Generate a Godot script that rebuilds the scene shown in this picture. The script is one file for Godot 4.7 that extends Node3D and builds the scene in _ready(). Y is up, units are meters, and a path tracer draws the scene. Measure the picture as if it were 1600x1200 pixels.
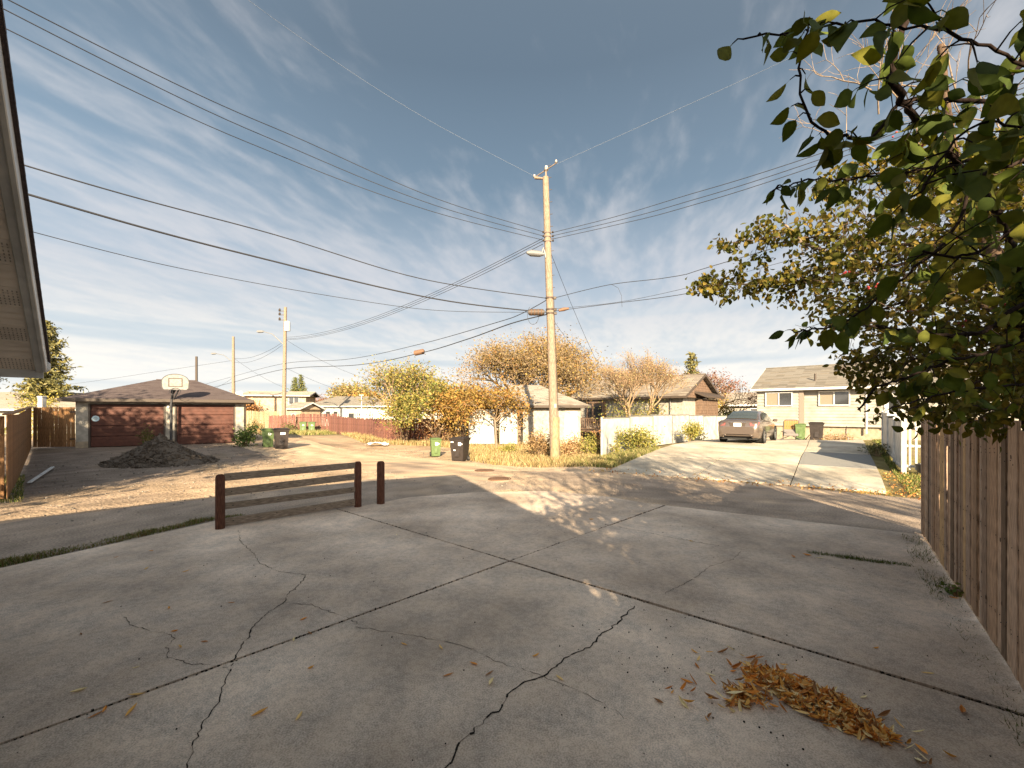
extends Node3D

# x is to the right, y up, and d = -z is the distance ahead of the camera, in metres.
const EYE := 2.0
const FOCAL := 680.0
const AWAY_LEFT := Vector3(-0.745, 0, -0.667)
const AWAY_RIGHT := Vector3(0.667, 0, -0.745)
var rng := RandomNumberGenerator.new()
var noise := FastNoiseLite.new()
var M := {}
var T := {}
var taken := {}


# ------------------------------------------------------------------ mesh builder
class Mb:
	var v := PackedVector3Array()
	var n := PackedVector3Array()
	var c := PackedColorArray()
	var t := PackedVector2Array()
	var t2 := PackedVector2Array()
	var col := Color.WHITE

	func tri(a: Vector3, b: Vector3, e: Vector3, out: Vector3) -> void:
		var q := (e - a).cross(b - a)
		if q.length_squared() < 1e-16:
			return
		if q.dot(out) < 0.0:
			var k := b
			b = e
			e = k
			q = -q
		q = q.normalized()
		v.append_array([a, b, e])
		n.append_array([q, q, q])
		c.append_array([col, col, col])

	func quad(a: Vector3, b: Vector3, e: Vector3, f: Vector3, out: Vector3) -> void:
		tri(a, b, e, out)
		tri(a, e, f, out)

	func smooth(a: Vector3, b: Vector3, e: Vector3, na: Vector3, nb: Vector3, ne: Vector3) -> void:
		var q := (e - a).cross(b - a)
		if q.length_squared() < 1e-16:
			return
		if q.dot(na + nb + ne) < 0.0:
			v.append_array([a, e, b])
			n.append_array([na, ne, nb])
		else:
			v.append_array([a, b, e])
			n.append_array([na, nb, ne])
		c.append_array([col, col, col])

	func corner(h: Vector3, s: Vector3, axis: int, b: float) -> Vector3:
		var p := Vector3(s.x * (h.x - b), s.y * (h.y - b), s.z * (h.z - b))
		p[axis] = s[axis] * h[axis]
		return p

	func box(at: Vector3, size: Vector3, basis := Basis.IDENTITY, b := 0.0) -> void:
		var h := size / 2.0
		var x := Transform3D(basis, at)
		for i in 3:
			var j := (i + 1) % 3
			var k := (i + 2) % 3
			for s in [-1.0, 1.0]:
				var p := []
				for w in [[1, 1], [1, -1], [-1, -1], [-1, 1]]:
					var sg := Vector3.ZERO
					sg[i] = s
					sg[j] = w[0]
					sg[k] = w[1]
					p.append(x * corner(h, sg, i, b))
				var o := Vector3.ZERO
				o[i] = s
				quad(p[0], p[1], p[2], p[3], basis * o)
		if b <= 0.0:
			return
		for k in 3:
			var i := (k + 1) % 3
			var j := (k + 2) % 3
			for si in [-1.0, 1.0]:
				for sj in [-1.0, 1.0]:
					var a := Vector3.ZERO
					a[i] = si
					a[j] = sj
					a[k] = 1.0
					var e := a
					e[k] = -1.0
					var o := a
					o[k] = 0.0
					quad(x * corner(h, a, i, b), x * corner(h, a, j, b), x * corner(h, e, j, b), x * corner(h, e, i, b), basis * o)
		for sx in [-1.0, 1.0]:
			for sy in [-1.0, 1.0]:
				for sz in [-1.0, 1.0]:
					var s := Vector3(sx, sy, sz)
					tri(x * corner(h, s, 0, b), x * corner(h, s, 1, b), x * corner(h, s, 2, b), basis * s)

	func beam(a: Vector3, e: Vector3, w: float, h: float, b := 0.0, up := Vector3.UP) -> void:
		var z := (e - a).normalized()
		var x := up.cross(z).normalized()
		var y := z.cross(x)
		box((a + e) / 2.0, Vector3(w, h, a.distance_to(e)), Basis(x, y, z), b)

	func tube(p: Array, r: Array, sides := 6, caps := true) -> void:
		var rings := []
		var nor := []
		var x := Vector3.ZERO
		for i in p.size():
			var dir: Vector3 = (p[mini(i + 1, p.size() - 1)] - p[maxi(i - 1, 0)]).normalized()
			if i == 0:
				x = dir.cross(Vector3.UP if absf(dir.y) < 0.9 else Vector3.RIGHT).normalized()
			else:
				x = (x - dir * x.dot(dir)).normalized()
			var y := dir.cross(x)
			var ring := []
			var rn := []
			for k in sides:
				var a := TAU * k / sides
				var o := x * cos(a) + y * sin(a)
				rn.append(o)
				ring.append(p[i] + o * float(r[i]))
			rings.append(ring)
			nor.append(rn)
		for i in p.size() - 1:
			for k in sides:
				var l := (k + 1) % sides
				smooth(rings[i][k], rings[i + 1][k], rings[i + 1][l], nor[i][k], nor[i + 1][k], nor[i + 1][l])
				smooth(rings[i][k], rings[i + 1][l], rings[i][l], nor[i][k], nor[i + 1][l], nor[i][l])
		if caps:
			for e in [0, p.size() - 1]:
				var out: Vector3 = (p[0] - p[1]) if e == 0 else (p[e] - p[e - 1])
				for k in range(1, sides - 1):
					tri(rings[e][0], rings[e][k], rings[e][k + 1], out)

	func lathe(at: Vector3, prof: Array, sides := 12, basis := Basis.IDENTITY) -> void:
		for i in prof.size() - 1:
			var a: Vector2 = prof[i]
			var b: Vector2 = prof[i + 1]
			var q := Vector2(b.y - a.y, a.x - b.x).normalized()
			for k in sides:
				var u := TAU * k / sides
				var w := TAU * (k + 1) / sides
				var pa := at + basis * Vector3(cos(u) * a.x, a.y, sin(u) * a.x)
				var pb := at + basis * Vector3(cos(u) * b.x, b.y, sin(u) * b.x)
				var pc := at + basis * Vector3(cos(w) * b.x, b.y, sin(w) * b.x)
				var pd := at + basis * Vector3(cos(w) * a.x, a.y, sin(w) * a.x)
				var nu := basis * Vector3(cos(u) * q.x, q.y, sin(u) * q.x)
				var nw := basis * Vector3(cos(w) * q.x, q.y, sin(w) * q.x)
				smooth(pa, pb, pc, nu, nu, nw)
				smooth(pa, pc, pd, nu, nw, nw)

	# a flat polygon (x, d) between two heights
	func slab(poly: PackedVector2Array, low: float, high: float) -> void:
		var ix := Geometry2D.triangulate_polygon(poly)
		for i in range(0, ix.size(), 3):
			tri(Vector3(poly[ix[i]].x, high, -poly[ix[i]].y), Vector3(poly[ix[i + 1]].x, high, -poly[ix[i + 1]].y), Vector3(poly[ix[i + 2]].x, high, -poly[ix[i + 2]].y), Vector3.UP)
		var mid := Vector2.ZERO
		for q in poly:
			mid += q / poly.size()
		for i in poly.size():
			var a := poly[i]
			var b := poly[(i + 1) % poly.size()]
			var o := Vector3(b.y - a.y, 0, b.x - a.x)
			if Geometry2D.is_point_in_polygon((a + b) / 2 + Vector2(o.x, -o.z).normalized() * 0.005, poly):
				o = -o
			quad(Vector3(a.x, low, -a.y), Vector3(a.x, high, -a.y), Vector3(b.x, high, -b.y), Vector3(b.x, low, -b.y), o)

	# overlapping courses (shingles, siding) on the quad bl, br, tr, tl
	func courses(bl: Vector3, br: Vector3, tr: Vector3, tl: Vector3, out: Vector3, pitch: float, proud: float, tab: float, tones: Array, r: RandomNumberGenerator) -> void:
		var rows := maxi(1, roundi(((tl + tr) / 2 - (bl + br) / 2).length() / pitch))
		for i in rows:
			var a := bl.lerp(tl, float(i) / rows) + out * proud
			var b := br.lerp(tr, float(i) / rows) + out * proud
			var e := br.lerp(tr, float(i + 1) / rows) + out * 0.002
			var f := bl.lerp(tl, float(i + 1) / rows) + out * 0.002
			var k := maxi(1, roundi(a.distance_to(b) / tab)) if tab > 0 else 1
			for j in k:
				if tones.size() > 0:
					col = tones[r.randi() % tones.size()]
				var p := a.lerp(b, float(j) / k)
				var q := a.lerp(b, float(j + 1) / k)
				quad(p, q, f.lerp(e, float(j + 1) / k), f.lerp(e, float(j) / k), out)
				quad(p, q, q - out * proud, p - out * proud, (bl - tl))

	func mesh() -> ArrayMesh:
		var a := []
		a.resize(Mesh.ARRAY_MAX)
		a[Mesh.ARRAY_VERTEX] = v
		a[Mesh.ARRAY_NORMAL] = n
		a[Mesh.ARRAY_COLOR] = c
		if t.size() == v.size():
			a[Mesh.ARRAY_TEX_UV] = t
		if t2.size() == v.size():
			a[Mesh.ARRAY_TEX_UV2] = t2
		var m := ArrayMesh.new()
		m.add_surface_from_arrays(Mesh.PRIMITIVE_TRIANGLES, a)
		return m


# ------------------------------------------------------------------ naming and placing
func numbered(called: String) -> String:
	taken[called] = taken.get(called, -1) + 1
	return called if taken[called] == 0 else "%s_%03d" % [called, taken[called]]


func thing(called: String, label: String, category: String, at := Vector3.ZERO, turn := 0.0, group := "") -> Node3D:
	var o := Node3D.new()
	o.name = numbered(called)
	add_child(o)
	o.position = at
	o.rotation.y = turn
	tag(o, label, category, group)
	return o


func tag(o: Node3D, label: String, category: String, group := "") -> void:
	o.set_meta("label", label)
	o.set_meta("category", category)
	if group:
		o.set_meta("group", group)


func obj(called: String, mb: Variant, mat: Material, parent: Node3D = null) -> MeshInstance3D:
	var o := MeshInstance3D.new()
	o.mesh = mb if mb is Mesh else mb.mesh()
	o.material_override = mat
	if parent == null:
		o.name = numbered(called)
		add_child(o)
	else:
		o.name = called
		parent.add_child(o, true)
	return o


func struct(called: String, mb: Variant, mat: Material) -> MeshInstance3D:
	var o := obj(called, mb, mat)
	o.set_meta("kind", "structure")
	return o


func stuff(o: Node3D) -> Node3D:
	o.set_meta("kind", "stuff")
	return o


func at(px: float, py: float, d: float) -> Vector3:
	return Vector3((px - 800.0) / FOCAL * d, EYE + (642.0 - py) / FOCAL * d, -d)


func steps(x: float, keys: Array) -> float:
	for i in keys.size() - 1:
		if x <= keys[i + 1][0]:
			return lerpf(keys[i][1], keys[i + 1][1], clampf((x - keys[i][0]) / (keys[i + 1][0] - keys[i][0]), 0, 1))
	return keys[-1][1]


func height(x: float, d: float) -> float:
	var right := smoothstep(-1.5, 3.0, x - (d - 13.0) * 0.75) * steps(d, [[10.5, 0.0], [19, 0.5], [21.5, 0.5], [24, 0.38], [28, 0.15], [40, 0.0]])
	var left := smoothstep(-8.0, -13.5, x) * steps(d, [[13, 0.0], [20, 0.27], [26, 0.27], [40, 0.0]])
	return right + left


func ground(x: float, d: float, lift := 0.0) -> Vector3:
	return Vector3(x, height(x, d) + lift, -d)


func land(px: float, py: float) -> Vector3:   # where the sight line through a spot meets the ground
	var d := 1.5
	while d < 90.0:
		var p := at(px, py, d)
		if p.y <= height(p.x, d):
			return Vector3(p.x, height(p.x, d), -d)
		d += 0.03
	return at(px, py, 90.0)


func turn_of(u: Vector3) -> float:
	return atan2(-u.z, u.x)


# a wall's own frame: base corner and direction; along() gives the place on it of a spot seen at px
func along(o: Vector3, u: Vector3, px: float) -> float:
	var q := (px - 800.0) / FOCAL
	return (q * -o.z - o.x) / (u.x + q * u.z)


func up_at(o: Vector3, u: Vector3, px: float, py: float) -> float:
	var d := -(o.z + u.z * along(o, u, px))
	return EYE + (642.0 - py) / FOCAL * d - o.y


# ------------------------------------------------------------------ materials
func noise_tex(freq: float, octaves: int, low: Color, high: Color, sd: int, kind := FastNoiseLite.TYPE_SIMPLEX_SMOOTH, normal := 0.0, side := 512) -> NoiseTexture2D:
	var f := FastNoiseLite.new()
	f.seed = sd
	f.noise_type = kind
	f.frequency = freq
	f.fractal_octaves = octaves
	var x := NoiseTexture2D.new()
	x.width = side
	x.height = side
	x.seamless = true
	x.noise = f
	if normal > 0.0:
		x.as_normal_map = true
		x.bump_strength = normal
	else:
		var g := Gradient.new()
		g.set_color(0, low)
		g.set_color(1, high)
		x.color_ramp = g
	return x


func mk(key: String, lin: Color, rough := 0.85, o := {}) -> StandardMaterial3D:
	var m := StandardMaterial3D.new()
	m.resource_name = key
	m.albedo_color = lin.linear_to_srgb()
	m.roughness = rough
	m.metallic = o.get("metal", 0.0)
	m.metallic_specular = o.get("spec", 0.4)
	m.vertex_color_use_as_albedo = o.get("vc", true)
	m.cull_mode = BaseMaterial3D.CULL_DISABLED
	if o.has("tex"):
		m.albedo_texture = T[o.tex]
	if o.has("normal"):
		m.normal_enabled = true
		m.normal_texture = T[o.normal]
		m.normal_scale = o.get("bump", 1.0)
	if o.has("scale"):
		m.uv1_triplanar = true
		m.uv1_world_triplanar = o.get("world", false)
		m.uv1_scale = o.scale if o.scale is Vector3 else Vector3.ONE * float(o.scale)
	if o.has("back"):
		m.backlight_enabled = true
		m.backlight = o.back
	M[key] = m
	return m


func concrete_image() -> ImageTexture:
	var side := 1024
	var parts := []
	for k in [[0.006, 4, 1], [0.03, 4, 2], [0.16, 2, 3]]:
		var f := FastNoiseLite.new()
		f.seed = k[2]
		f.frequency = k[0]
		f.fractal_octaves = k[1]
		parts.append(f.get_seamless_image(side, side).get_data())
	var out := PackedByteArray()
	out.resize(side * side * 3)
	var r := RandomNumberGenerator.new()
	r.seed = 77
	for i in side * side:
		var e: float = 0.91 + (parts[0][i] - 128) * 0.0005 + (parts[1][i] - 128) * 0.0006 + (parts[2][i] - 128) * 0.0012 + (r.randf() - 0.5) * 0.13
		var w := 0.0
		var z := r.randf()
		if z > 0.997:
			w = 0.12
		elif z < 0.006:
			w = -0.22
		e = clampf(e + w, 0.0, 1.0)
		var warm: float = (parts[0][i] - 128) * 0.00012
		out[i * 3] = int(255 * clampf(e + warm + 0.01, 0, 1))
		out[i * 3 + 1] = int(255 * e)
		out[i * 3 + 2] = int(255 * clampf(e - warm - 0.03, 0, 1))
	return ImageTexture.create_from_image(Image.create_from_data(side, side, false, Image.FORMAT_RGB8, out))


func make_materials() -> void:
	var g := func(a: float) -> Color: return Color(a, a, a)
	T.mottle = noise_tex(0.008, 5, g.call(0.78), g.call(1.0), 11)
	T.fine = noise_tex(0.06, 4, g.call(0.70), g.call(1.0), 12)
	T.grain = noise_tex(0.02, 5, g.call(0.50), g.call(1.0), 13)
	T.stain = noise_tex(0.010, 5, Color(0.70, 0.69, 0.68), Color(1, 1, 1), 14)
	T.fine_n = noise_tex(0.08, 4, g.call(0), g.call(1), 15, FastNoiseLite.TYPE_SIMPLEX_SMOOTH, 5.0)
	T.rough_n = noise_tex(0.03, 5, g.call(0), g.call(1), 16, FastNoiseLite.TYPE_SIMPLEX_SMOOTH, 9.0)
	T.grain_n = noise_tex(0.03, 4, g.call(0), g.call(1), 17, FastNoiseLite.TYPE_SIMPLEX_SMOOTH, 6.0)
	T.pebble = noise_tex(0.05, 2, g.call(0.35), g.call(1.0), 18, FastNoiseLite.TYPE_CELLULAR)
	T.pebble_n = noise_tex(0.05, 2, g.call(0), g.call(1), 18, FastNoiseLite.TYPE_CELLULAR, 6.0)
	T.concrete = concrete_image()
	var c := mk("concrete", Color(1, 0.97, 0.93), 0.9, {"spec": 0.3})
	c.albedo_texture = T.concrete
	c.uv1_scale = Vector3(0.4, 0.4, 0.4)
	c.detail_enabled = true
	c.detail_blend_mode = BaseMaterial3D.BLEND_MODE_MUL
	c.detail_uv_layer = BaseMaterial3D.DETAIL_UV_2
	c.detail_albedo = T.stain
	c.uv2_scale = Vector3(0.085, 0.085, 0.085)
	c.normal_enabled = true
	c.normal_texture = T.fine_n
	c.normal_scale = 0.16
	mk("soil", Color(1, 1, 1), 0.95, {"tex": "fine", "normal": "rough_n", "bump": 0.8, "scale": 0.55, "world": true, "spec": 0.2})
	mk("asphalt", Color(1, 1, 1), 0.92, {"tex": "fine", "normal": "fine_n", "bump": 0.6, "scale": 0.7, "world": true, "spec": 0.25})
	mk("dirt_line", Color(0.035, 0.03, 0.024), 1.0, {"spec": 0.1})
	mk("gravel", Color(0.25, 0.205, 0.165), 0.95, {"tex": "pebble", "normal": "pebble_n", "bump": 1.0, "scale": 2.2, "spec": 0.2})
	mk("aggregate", Color(0.56, 0.545, 0.51), 0.9, {"tex": "pebble", "normal": "pebble_n", "bump": 0.6, "scale": 3.0, "spec": 0.2})
	mk("old_board", Color(0.90, 0.62, 0.42), 0.85, {"tex": "grain", "normal": "grain_n", "bump": 0.8, "scale": Vector3(9, 0.55, 9), "spec": 0.25})
	mk("cedar", Color(0.44, 0.235, 0.105), 0.75, {"tex": "grain", "normal": "grain_n", "bump": 0.4, "scale": Vector3(6, 0.4, 6), "spec": 0.3})
	mk("post_stain", Color(0.17, 0.07, 0.042), 0.7, {"tex": "grain", "normal": "grain_n", "bump": 0.5, "scale": Vector3(6, 0.6, 6), "spec": 0.3})
	mk("rail_wood", Color(0.40, 0.31, 0.23), 0.8, {"tex": "grain", "normal": "grain_n", "bump": 0.6, "scale": Vector3(0.6, 7, 7), "spec": 0.25})
	mk("pole_wood", Color(0.40, 0.305, 0.225), 0.85, {"tex": "grain", "normal": "grain_n", "bump": 0.7, "scale": Vector3(4, 0.35, 4), "spec": 0.2})
	mk("red_wood", Color(0.30, 0.135, 0.105), 0.85, {"tex": "grain", "scale": Vector3(3, 0.4, 3)})
	mk("pale_wood", Color(0.50, 0.40, 0.25), 0.85, {"tex": "grain", "scale": Vector3(3, 0.4, 3)})
	mk("brown_paint", Color(0.10, 0.038, 0.026), 0.55, {"tex": "mottle", "scale": 0.9, "spec": 0.35})
	mk("brown_siding", Color(0.17, 0.11, 0.075), 0.75, {"tex": "mottle", "scale": 0.7})
	mk("stucco", Color(0.37, 0.34, 0.29), 0.92, {"tex": "mottle", "normal": "fine_n", "bump": 0.5, "scale": 0.8})
	mk("white_panel", Color(0.46, 0.45, 0.41), 0.7, {"tex": "mottle", "scale": 0.35})
	mk("white_paint", Color(0.62, 0.61, 0.58), 0.5, {"tex": "mottle", "scale": 0.6})
	mk("vinyl", Color(0.35, 0.325, 0.28), 0.6, {"tex": "mottle", "scale": 0.3})
	mk("tan_siding", Color(0.46, 0.34, 0.23), 0.7, {"tex": "mottle", "scale": 0.4})
	mk("foundation", Color(0.36, 0.29, 0.205), 0.9, {"tex": "mottle", "normal": "fine_n", "bump": 0.5, "scale": 0.8})
	mk("soffit", Color(0.86, 0.76, 0.65), 0.6, {"tex": "mottle", "scale": 0.5, "spec": 0.35})
	mk("trim_white", Color(0.60, 0.59, 0.56), 0.45, {"tex": "mottle", "scale": 0.9})
	mk("shingle_grey", Color(0.26, 0.235, 0.20), 0.95, {"tex": "fine", "normal": "fine_n", "bump": 0.7, "scale": 0.9})
	mk("shingle_pale", Color(0.36, 0.315, 0.265), 0.95, {"tex": "fine", "normal": "fine_n", "bump": 0.7, "scale": 0.9})
	mk("shingle_dark", Color(0.115, 0.088, 0.085), 0.95, {"tex": "fine", "normal": "fine_n", "bump": 0.7, "scale": 0.9})
	mk("black_metal", Color(0.02, 0.02, 0.022), 0.5, {"spec": 0.5})
	mk("dark_trim", Color(0.06, 0.045, 0.035), 0.6)
	mk("cable", Color(0.025, 0.025, 0.028), 0.6)
	mk("bright_cable", Color(0.20, 0.22, 0.25), 0.8)
	mk("steel", Color(0.17, 0.17, 0.17), 0.5, {"metal": 0.3})
	mk("porcelain", Color(0.5, 0.46, 0.42), 0.3)
	mk("glass_dark", Color(0.035, 0.036, 0.038), 0.06, {"spec": 0.6})
	mk("blind", Color(0.20, 0.165, 0.12), 0.25, {"spec": 0.6})
	mk("grey_board", Color(0.26, 0.25, 0.235), 0.6, {"tex": "mottle", "scale": 1.5})
	mk("knot", Color(0.07, 0.04, 0.025), 0.8)
	mk("shade_taupe", Color(0.19, 0.155, 0.125), 0.7)
	mk("grey_post", Color(0.12, 0.115, 0.105), 0.6)
	mk("bin_green", Color(0.11, 0.165, 0.06), 0.5, {"tex": "mottle", "scale": 1.2})
	mk("bin_black", Color(0.035, 0.027, 0.024), 0.5, {"tex": "mottle", "scale": 1.2})
	mk("rubber", Color(0.018, 0.018, 0.018), 0.8)
	mk("mark_white", Color(0.7, 0.7, 0.68), 0.6)
	mk("car_paint", Color(0.155, 0.12, 0.098), 0.28, {"metal": 0.55, "spec": 0.6})
	M.car_paint.clearcoat_enabled = true
	M.car_paint.clearcoat = 0.8
	M.car_paint.clearcoat_roughness = 0.05
	mk("car_glass", Color(0.05, 0.06, 0.06), 0.05, {"spec": 0.9})
	mk("tail_red", Color(0.20, 0.06, 0.045), 0.15, {"spec": 0.7})
	mk("chrome", Color(0.7, 0.7, 0.7), 0.15, {"metal": 1.0})
	mk("bark", Color(0.17, 0.115, 0.08), 0.95, {"tex": "grain", "normal": "grain_n", "bump": 1.0, "scale": Vector3(5, 1.5, 5), "spec": 0.15})
	mk("bark_dark", Color(0.05, 0.035, 0.03), 0.95, {"tex": "grain", "normal": "grain_n", "bump": 1.0, "scale": Vector3(7, 2, 7), "spec": 0.15})
	mk("twig", Color(0.26, 0.185, 0.115), 0.95, {"spec": 0.15})
	mk("leaf", Color(1, 1, 1), 0.55, {"spec": 0.3, "back": Color(0.7, 0.7, 0.5)})
	mk("leaf_near", Color(1, 1, 1), 0.62, {"tex": "mottle", "scale": 9.0, "spec": 0.2, "back": Color(0.9, 0.88, 0.45)})
	mk("straw", Color(1, 1, 1), 0.8, {"spec": 0.2, "back": Color(0.5, 0.5, 0.4)})
	mk("berry", Color(0.32, 0.04, 0.04), 0.4)
	mk("paper", Color(0.66, 0.64, 0.6), 0.8)
	mk("iron", Color(0.16, 0.09, 0.055), 0.7, {"metal": 0.3})
	mk("orange_weave", Color(0.42, 0.22, 0.07), 0.8, {"tex": "fine", "scale": 2.0})
	mk("grey_cloth", Color(0.16, 0.14, 0.13), 0.85)


# ------------------------------------------------------------------ sky
const SKY_W := 3072
const SKY_H := 1536
const SKY_ROWS := 790
var sky_data: PackedFloat32Array
var sky_rows := []


func sky_row(row: int) -> void:
	var out := PackedFloat32Array()
	out.resize(SKY_W * 3)
	var a := FastNoiseLite.new()
	a.seed = 5
	a.frequency = 1.0
	a.fractal_octaves = 5
	a.domain_warp_enabled = true
	a.domain_warp_amplitude = 0.35
	a.domain_warp_frequency = 1.2
	var b := FastNoiseLite.new()
	b.seed = 9
	b.frequency = 0.55
	b.fractal_octaves = 4
	var el := (0.5 - (row + 0.5) / SKY_H) * PI
	var se := maxf(sin(el), 0.0)
	var deg := rad_to_deg(maxf(el, 0.0))
	var base := Vector3(
		steps(deg, [[0, 0.80], [4, 0.66], [9, 0.46], [16, 0.30], [26, 0.118], [38, 0.058], [60, 0.052], [90, 0.055]]),
		steps(deg, [[0, 0.77], [4, 0.67], [9, 0.52], [16, 0.38], [26, 0.20], [38, 0.118], [60, 0.108], [90, 0.112]]),
		steps(deg, [[0, 0.70], [4, 0.66], [9, 0.57], [16, 0.47], [26, 0.29], [38, 0.188], [60, 0.172], [90, 0.18]]))
	var sun := Vector3(0.049, 0.358, 0.932).normalized()
	for i in SKY_W:
		var az := fposmod((i + 0.5) / SKY_W + 0.5, 1.0) * TAU - PI   # the picture's edge lies ahead, at -z
		var dir := Vector3(sin(az) * cos(el), sin(el), -cos(az) * cos(el))
		var k := 1.0 / (se + 0.07)
		var x := dir.x * k
		var z := dir.z * k
		# cirrus: long fibres running away to the right of straight ahead
		var w := x * 0.28 - z * 0.96
		var s := x * 0.96 + z * 0.28
		var big := b.get_noise_2d(s * 0.5 + 7.0, w * 0.55 + 2.0)
		var bend := big * 0.35
		var f := a.get_noise_2d(s * 1.4 + bend, w * 0.62)
		var g := a.get_noise_2d(s * 4.2 + 31.0 + bend * 2.0, w * 1.5)
		var h := a.get_noise_2d(s * 11.0 + 61.0 + bend * 4.0, w * 4.0 + 5.0)
		var cover := steps(deg, [[0, 0.32], [12, 0.34], [20, 0.22], [27, 0.05], [36, -0.2], [60, -0.3], [90, -0.1]]) + big * 0.45
		var cl := smoothstep(-0.28, 0.92, f * 0.5 + g * 0.40 + h * 0.30 + cover) * 0.62
		# grey-blue bars low down
		var bar := smoothstep(0.05, 0.5, b.get_noise_2d(az * 1.3 + 3.0, deg * 0.62)) * smoothstep(15.0, 9.0, deg) * smoothstep(1.0, 3.5, deg)
		var lift := 1.0 + 0.16 * smoothstep(-0.25, -0.8, az) * smoothstep(12.0, 25.0, deg)
		var c := base * lift
		c = c.lerp(Vector3(0.55, 0.545, 0.57).lerp(Vector3(0.80, 0.76, 0.69), smoothstep(16.0, 4.0, deg)), cl)
		c = c.lerp(Vector3(0.36, 0.46, 0.54), bar * 0.55)
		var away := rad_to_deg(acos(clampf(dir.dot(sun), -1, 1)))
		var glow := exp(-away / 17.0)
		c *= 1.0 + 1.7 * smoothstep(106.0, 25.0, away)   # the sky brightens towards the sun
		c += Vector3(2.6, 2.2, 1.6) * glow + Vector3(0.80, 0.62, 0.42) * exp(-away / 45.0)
		out[i * 3] = c.x
		out[i * 3 + 1] = c.y
		out[i * 3 + 2] = c.z
	sky_rows[row] = out


func make_sky() -> ImageTexture:
	sky_rows.resize(SKY_ROWS)
	var id := WorkerThreadPool.add_group_task(sky_row, SKY_ROWS)
	WorkerThreadPool.wait_for_group_task_completion(id)
	sky_data = PackedFloat32Array()
	for r in sky_rows:
		sky_data.append_array(r)
	var low := PackedFloat32Array()
	low.resize(SKY_W * 3)
	for i in SKY_W:
		low[i * 3] = 0.30
		low[i * 3 + 1] = 0.25
		low[i * 3 + 2] = 0.19
	for r in SKY_H - SKY_ROWS:
		sky_data.append_array(low)
	sky_rows = []
	return ImageTexture.create_from_image(Image.create_from_data(SKY_W, SKY_H, false, Image.FORMAT_RGBF, sky_data.to_byte_array()))


# ------------------------------------------------------------------ plants
func leaf_cloud(spots: Array, sizes: Array, tones: Array, narrow := 0.5, droop := 0.0) -> ArrayMesh:
	var v := PackedVector3Array()
	var n := PackedVector3Array()
	var c := PackedColorArray()
	var ix := PackedInt32Array()
	for i in spots.size():
		var s: float = sizes[i % sizes.size()] * rng.randf_range(0.7, 1.25)
		var d := Vector3(rng.randfn(), rng.randfn() * 0.7 - droop, rng.randfn()).normalized()
		var w := d.cross(Vector3(rng.randfn(), rng.randfn(), rng.randfn())).normalized()
		var q := d.cross(w)
		if q.y < 0:
			q = -q
			w = -w
		var p: Vector3 = spots[i]
		var k := v.size()
		v.append_array([p, p + d * s * 0.45 + w * s * narrow * 0.5 + q * s * 0.06, p + d * s, p + d * s * 0.45 - w * s * narrow * 0.5 + q * s * 0.06])
		n.append_array([q, q, q, q])
		var t: Color = tones[rng.randi() % tones.size()]
		var b := rng.randf_range(0.75, 1.25)
		t = Color(t.r * b, t.g * b, t.b * b)
		c.append_array([t, t, t, t])
		ix.append_array([k, k + 1, k + 2, k, k + 2, k + 3])
	var a := []
	a.resize(Mesh.ARRAY_MAX)
	a[Mesh.ARRAY_VERTEX] = v
	a[Mesh.ARRAY_NORMAL] = n
	a[Mesh.ARRAY_COLOR] = c
	a[Mesh.ARRAY_INDEX] = ix
	var m := ArrayMesh.new()
	m.add_surface_from_arrays(Mesh.PRIMITIVE_TRIANGLES, a)
	return m


func grow(mb: Mb, tips: Array, p: Vector3, dir: Vector3, len: float, r: float, lvl: int, o: Dictionary) -> void:
	var pts := [p]
	var rad := [r]
	var d := dir
	for i in 3:
		d = (d + Vector3(rng.randfn(), rng.randfn(), rng.randfn()) * float(o.get("wander", 0.16)) + Vector3.UP * float(o.get("up", 0.05))).normalized()
		pts.append(pts[-1] + d * len / 3.0)
		rad.append(lerpf(r, r * 0.62, (i + 1) / 3.0))
		if lvl <= 1:
			tips.append([pts[-1], d])
	mb.tube(pts, rad, 3 if lvl <= 1 else (5 if lvl <= 3 else 7), false)
	if lvl <= 0:
		return
	var kids: int = o.get("kids", 3)
	for k in kids:
		var a: float = TAU * (k + rng.randf()) / kids
		var side := d.cross(Vector3.UP if absf(d.y) < 0.9 else Vector3.RIGHT).normalized().rotated(d, a)
		var s: float = o.get("spread", 0.7) * rng.randf_range(0.55, 1.25)
		var nd := (d + side * s).normalized()
		var from: Vector3 = pts[3] if k < 2 else pts[2]
		grow(mb, tips, from, nd, len * rng.randf_range(0.62, 0.86) * float(o.get("shrink", 1.0)), r * 0.6, lvl - 1, o)


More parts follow.
